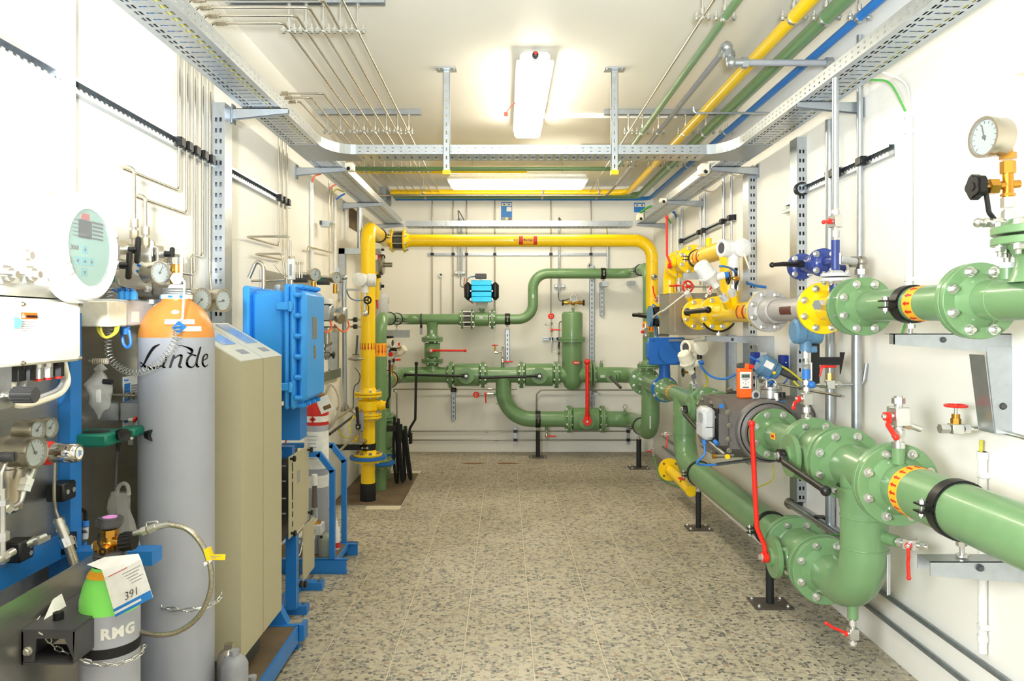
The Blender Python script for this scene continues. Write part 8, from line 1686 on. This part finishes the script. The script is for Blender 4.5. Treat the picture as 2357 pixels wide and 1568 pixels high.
# regulator with round diaphragm behind the riser
t = T('diaphragm_regulator', 'brassy diaphragm regulator with a spindle right of the yellow riser top', 'regulator', P(880, 610, 6.9)); O(B('zincd').lathe(P(872, 610, 7.0), X, [(0, .03), (.01, .09), (.03, .1), (.045, .09), (.05, .03)], 28).cyl(P(882, 610, 7.0), P(903, 610, 7.0), .022), 'diaphragm_case', t); O(B('lgrey').box(P(870, 580, 7.0), (.06, .06, .06), bev=.01).box(P(870, 615, 7.0), (.04, .05, .14)), 'body', t); O(B('red').box(P(872, 593, 6.95), (.02, .02, .05)), 'red_part', t); O(B('black').box(P(881, 575, 7.0), (.025, .03, .02)).cyl(P(871, 632, 6.95), P(873, 640, 6.95), .02).tube([P(876, 588, 6.95), P(884, 585, 6.95), P(886, 595, 6.95)], .006, .02), 'black_parts', t)
O(B(YE).tube([P(868, 625, 7.0), P(868, 675, 7.0), P(865, 690, 7.0)], .03, .02), 'yellow_leg', t)
t = T('grey_canister', 'pale grey canister with valve bits right of the yellow riser', 'canister', P(878, 720, 7.1)); O(B('lgrey').lathe(P(876, 740, 7.1), Z, [(0, .05), (.05, .075), (.23, .075), (.27, .06), (.29, 0)], 24), 'canister', t); O(B('lgrey').box(P(892, 691, 7.1), (.03, .04, .055), bev=.004), 'side_box', t); O(B('black').cyl(P(878, 659, 7.0), P(884, 659, 7.0), .015).use('zincd').cyl(P(873, 668, 7.0), P(873, 650, 7.0), .02), 'valve_bits', t); O(B('red').tube([P(862, 683, 7.0), P(867, 690, 7.0), P(869, 711, 7.0)], .008, .01).cyl(P(862, 663, 7.0), P(868, 663, 7.0), .012), 'red_lever', t)
# transmitters right of thin green riser
c = P(892, 790, 6.9); t = head('cream instrument head with a black cap right of the thin green riser', c, (.9, -.3, 0), (-.6, -.8, 0), .9, 'cream'); O(B('black').box(c+V((.02, 0, .055)), (.07, .05, .025), bev=.006).cyl(c+V((.03, -.02, -.055)), c+V((.09, -.02, -.06)), .016), 'black_cap', t); O(B('copper').cyl(c+V((-.03, 0, -.05)), c+V((-.03, 0, -.18)), .012).cyl(c+V((.09, -.02, -.05)), c+V((.13, -.02, -.04)), .01), 'copper_parts', t)
thermo('cream thermometer head right of the thin green riser', P(918, 812, 6.95), (.75, -.2, .55), P(906, 846, 7.0), .85, 'cream', (-1, 0, .3))
t = T('sampling_valve', 'brass and red little valve set by the thin green riser', 'valve', P(900, 850, 7.0)); O(B('brass').cyl(P(899, 840, 6.95), P(900, 860, 6.95), .022).cyl(P(888, 815, 6.95), P(888, 845, 6.95), .010).use('zinc').cyl(P(900, 826, 6.95), P(901, 868, 6.95), .010), 'brass_body', t); O(B('red').box(P(899, 816, 6.9), (.04, .04, .04), bev=.01).tube([P(910, 829, 6.9), P(922, 828, 6.9)], .009, 0).cyl(P(918, 796, 6.95), P(919, 789, 6.95), .009), 'red_parts', t); O(B('black').tube([P(906, 826, 6.9), P(906, 834, 6.9)], .012, 0), 'black_clip', t)
line([P(905, 900, 7.3), P(913, 900, 7.3), P(914, 975, 7.3)], .008, 'zincd', 'thin steel tube dropping behind the thick green riser', .03)
# wall struts and black bars at lower left
O(B('galvd').b2((XL+.001, 5.30, .40), (XL+.04, 5.35, .86)), 'wall_strut', None, 'dark upright wall channel left of the low yellow valve', 'strut')
for i, (a, e) in enumerate((((745, 985, 4.6), (810, 940, 5.6)), ((758, 1000, 4.7), (815, 957, 5.7)), ((775, 1045, 5.0), (835, 985, 5.9)))): line([P(*a), P(*e)], .009, ('zincd', 'rubber', 'zincd')[i], ORD[i]+' of three slanting pipes low on the left wall', 0)
for i, (a, b_, c_) in enumerate((((815, 957, 5.6), (804, 975, 5.5), (808, 1000, 5.5)), ((778, 985, 5.2), (790, 1005, 5.3), (822, 1010, 5.75)))): cable([P(*a), P(*b_), P(*c_)], .005, 'yellowwire', ['upper', 'lower'][i]+' yellow-green wire near the earth lug of the yellow riser')
# bottle stand
t = T('bottle_stand', 'blue floor stand with bent uprights holding the white-labelled gas bottle', 'stand', (-1.15, 4.36, 0))
O(B('blue').b2((-1.36, 4.19, 0), (-.905, 4.20, .079)).b2((-1.36, 4.19, .0), (-.905, 4.235, .008)).b2((-1.36, 4.19, .071), (-.905, 4.235, .079)), 'front_channel', t); O(B('blue').b2((-1.36, 4.53, 0), (-.909, 4.545, .08)).b2((-1.36, 4.50, .072), (-.909, 4.545, .08)), 'rear_channel', t)
O(B('brown').b2((-1.36, 4.235, .066), (-.97, 4.50, .078)), 'base_board', t); O(B('blue').b2((-.97, 4.235, .05), (-.96, 4.50, .079)), 'base_edge', t)
for y_ in (4.215, 4.525):
    pts = [(-.99, .079), (-.99, .585), (-1.065, .68), (-1.36, .68)]; b = B('blue')
    for (x0, z0), (x1, z1_) in zip(pts[:-1], pts[1:]):
        d = V((x1-x0, 0, z1_-z0)); L = d.length; d.normalize(); nn = V((-d.z, 0, d.x)); b.box(V(((x0+x1)/2, y_, (z0+z1_)/2)), (L+.012, .03, .03), Matrix((d, Y, nn)).transposed())
    O(b, 'bent_upright', t)
t = T('gas_bottle', 'grey gas bottle with white data label and red shoulder in the blue stand', 'gas bottle', (-1.12, 4.37, .078)); bx2, by2 = -1.12, 4.37
O(B('bottle').lathe((bx2, by2, 0), Z, [(.078, 0), (.078, .064), (.086, .07), (.83, .07), (.83, 0)], 40), 'body', t); O(B('paper').ring((bx2, by2, .685), Z, .0702, .071, .22, 40), 'data_label', t); O(B('labelred').lathe((bx2, by2, 0), Z, [(.83, .07), (.90, .07), (.93, .06), (.955, .04), (.965, .025), (.965, 0)], 40), 'red_shoulder', t); O(B('paper').ring((bx2, by2, .868), Z, .0702, .0712, .035, 40), 'white_band', t)
O(B('labelred').prism([(bx2-.005+dx, by2-.0722, .868+dz) for dx, dz in ((0, .019), (.019, 0), (0, -.019), (-.019, 0))], (0, -.0006, 0)).use('black').box((bx2-.005, by2-.0732, .868), (.008, .0006, .01)), 'flame_diamond', t); b = B('inkgrey')
for i in range(7): b.box((bx2-.012, by2-.0714+.0, .77-.022*i), (.06-.006*(i % 3), .0008, .003))
O(b, 'label_print', t); O(B('paper').ring((bx2, by2, .50), Z, .0702, .071, .07, 40), 'second_label', t)
t = T('bottle_valve', 'brass valve with a grey hose on the red-shouldered bottle', 'valve', (bx2, by2, .965)); O(B('brass').cyl((bx2, by2, .965), (bx2, by2, 1.02), .013).use('copper').cyl((bx2, by2, 1.0), (bx2+.05, by2, 1.005), .016), 'brass_body', t); O(B('dgrey').cyl((bx2, by2, 1.02), (bx2, by2, 1.045), .026, n=16), 'handwheel', t)
cable([(bx2+.05, by2, 1.005), P(760, 885, 4.37), P(775, 900, 4.37), P(782, 930, 4.37), P(775, 960, 4.37), P(758, 985, 4.4), P(740, 995, 4.46)], .009, 'hosegrey', 'grey hose arching from the red-shouldered bottle', 'hose', 'hose')
t = T('hang_tag', 'tilted white data card hanging on the red-shouldered bottle', 'tag', P(747, 930, 4.28)); cs2 = [P(726, 919, 4.27), P(754, 908, 4.27), P(768, 942, 4.27), P(740, 954, 4.27)]
O(B('paper').prism(cs2, (0, .001, 0)), 'card', t); O(B('rust').prism([cs2[3].lerp(cs2[0], .15).lerp(cs2[2].lerp(cs2[1], .15), .3)-Y*.001, cs2[3].lerp(cs2[0], .15).lerp(cs2[2].lerp(cs2[1], .15), .9)-Y*.001, cs2[3].lerp(cs2[0], .4).lerp(cs2[2].lerp(cs2[1], .4), .9)-Y*.001, cs2[3].lerp(cs2[0], .4).lerp(cs2[2].lerp(cs2[1], .4), .3)-Y*.001], (0, -.0006, 0)), 'brown_stripe', t)
for (x_, y_, r_, h_, m, lab) in ((-1.045, 4.29, .045, .125, 'olive', 'olive-grey flask on the blue stand behind the front upright'),): t = T('flask', lab, 'bottle', (x_, y_, .079)); O(B(m).lathe((x_, y_, .0785), Z, [(0, 0), (0, r_*.95), (.006, r_), (h_*.75, r_), (h_*.9, r_*.8), (h_, r_*.4), (h_, 0)], 28), 'flask_body', t); O(B('black').cyl((x_-.02, y_-.03, .0785+h_*.86), (x_-.02, y_-.03, .0785+h_*.95), .008), 'cap', t)
t = T('spray_bottle', 'pale pink leak spray bottle with a red foot label on the blue stand', 'bottle', (-1.01, 4.40, .079)); O(B('plastic').lathe((-1.01, 4.40, .0785), Z, [(0, 0), (0, .02), (.125, .022), (.14, .012), (.165, .010), (.17, .004), (.19, .003), (.19, 0)], 20), 'bottle', t); O(B('labelred').ring((-1.01, 4.40, .105), Z, .0215, .0228, .03, 20), 'red_label', t)
t = T('flow_indicator', 'flow indicator with a tall tapered glass on a grey block', 'flow meter', P(728, 1218, 4.1)); c = P(724, 1216, 4.1)
O(B('lgrey').box(c+V((.0, .0, 0)), (.095, .09, .055), bev=.003), 'grey_block', t); O(B('clear').lathe((c.x, c.y, c.z+.03), Z, [(0, .02), (.03, .018), (.10, .0165), (.23, .012)], 24), 'glass_tube', t); O(B('maroon').cyl((c.x, c.y, c.z+.115), (c.x, c.y, c.z+.24), .0145, .011, n=20), 'dark_float_tube', t); O(B('white').cyl((c.x, c.y, c.z+.24), (c.x, c.y, c.z+.30), .0165, n=20), 'white_cap', t); O(B('brass').cyl((c.x, c.y, c.z+.0275), (c.x, c.y, c.z+.04), .036, n=24).use('chrome').cyl((c.x, c.y, c.z+.04), (c.x, c.y, c.z+.06), .02, n=20), 'seat_ring', t)
for dx in (-.02, .015): O(B('zinc').cyl(c+V((dx, -.045, 0)), c+V((dx, -.06, 0)), .009), 'screw_port', t)
line([P(721, 1222, 4.03), P(720, 1238, 4.0), P(702, 1240, 4.0)], .0025, 'zinc', 'left thin looped tube under the grey flow block', .01); line([P(727, 1222, 4.03), P(724, 1242, 4.0), P(702, 1242, 4.0)], .0025, 'zinc', 'right thin looped tube under the grey flow block', .01)
# open rack right of the cabinets
t = T('card_rack', 'open rack with a hinged grey door panel beside the beige cabinets', 'rack', (-1.05, 3.6, .40)); O(B('beige').b2((-1.003, 3.40, .43), (-.999, 3.74, .812), bev=.001), 'door_panel', t); O(B('dgrey').b2((-1.20, 3.38, .40), (-1.05, 3.72, .80)), 'dark_interior', t)
for z_ in (.55, .62, .70, .77): O(B('zinc').b2((-1.05, 3.385, z_), (-1.01, 3.392, z_+.006)), 'rack_bar', t)
for y_, z_ in ((3.42, .80), (3.72, .79), (3.43, .45), (3.73, .47)): O(B('black').cyl((-.999, y_, z_), (-.985, y_, z_), .006).cyl((-.985, y_, z_), (-.975, y_, z_), .014, n=12), 'thumb_knob', t)
b = B('black')
for z0, z1_ in ((.735, .775), (.70, .725), (.60, .685), (.56, .59), (.52, .545), (.475, .50)): b.b2((-.9985, 3.445, z0), (-.998, 3.462, z1_))
O(b, 'ribbon_slots', t, 'dark slots along the door edge'); O(B('mgrey').b2((-.9988, 3.53, .66), (-.998, 3.58, .72)), 'paper_label', t); O(B('beige').b2((-1.02, 3.70, .13), (-1.016, 3.92, .40)), 'lower_panel', t)
O(B('blue').b2((-1.2, 3.36, .80), (-1.03, 3.40, .84)), 'top_rail', t)
for k, (u, y) in enumerate(((672, 3.62), (682, 3.72))):
    x_ = XU(u, y); t = T('sample_cylinder', 'small stainless sample cylinder hanging low by the beige cabinets, '+['left', 'right'][k]+' one', 'bottle', (x_, y, ZV(1335, y))); O(B('steel').lathe((x_, y, 0), Z, [(ZV(1338, y), .004), (ZV(1334, y), .014), (ZV(1330, y), .02), (ZV(1298, y), .02), (ZV(1292, y), .008), (ZV(1275, y), .008)], 20), 'cylinder', t); O(B('zincd').cyl((x_, y, ZV(1338, y)), (x_, y, ZV(1352, y)), .006).cyl((x_, y, ZV(1346, y)), (x_+.04, y, ZV(1345, y)), .006), 'valve', t); O(B('black').cyl((x_+.04, y, ZV(1345, y)), (x_+.052, y, ZV(1345, y)), .017, n=16), 'knob', t)
t = T('tube_cluster', 'cluster of bent sample tubes under the door panel', 'pipe', P(690, 1255, 3.7)); O(B('zinc').tube([P(660, 1283, 3.65), P(690, 1280, 3.68), P(694, 1262, 3.7), P(697, 1240, 3.72)], .0035, .02).tube([P(658, 1262, 3.65), P(680, 1258, 3.68), P(690, 1246, 3.7)], .0035, .02).hexa(P(688, 1250, 3.7), P(690, 1243, 3.7), .008).hexa(P(696, 1255, 3.7), P(697, 1246, 3.7), .008).box(P(697, 1240, 3.72), (.014, .014, .016)).cyl(P(678, 1243, 3.7), P(692, 1240, 3.7), .006), 'tubes', t)
line([P(676, 1240, 3.60), P(701, 1212, 3.9)], .003, 'brass', 'thin brass rod slanting below the door panel', 0)
cable([P(682, 945, 3.55), P(684, 965, 3.6), P(692, 978, 3.7), P(700, 984, 3.85)], .009, 'dgrey', 'dark hose curling below the blue enclosure', 'hose', 'hose')
for k, (u, v) in enumerate(((653, 985), (659, 990), (656, 1000))): cable([P(u, v-10, 3.5), P(u+3, v+8, 3.5), P(u-1, v+28, 3.5)], .003, ('copper', 'red', 'orange')[k], ['copper', 'red', 'orange'][k]+' wire hanging below the blue enclosure')
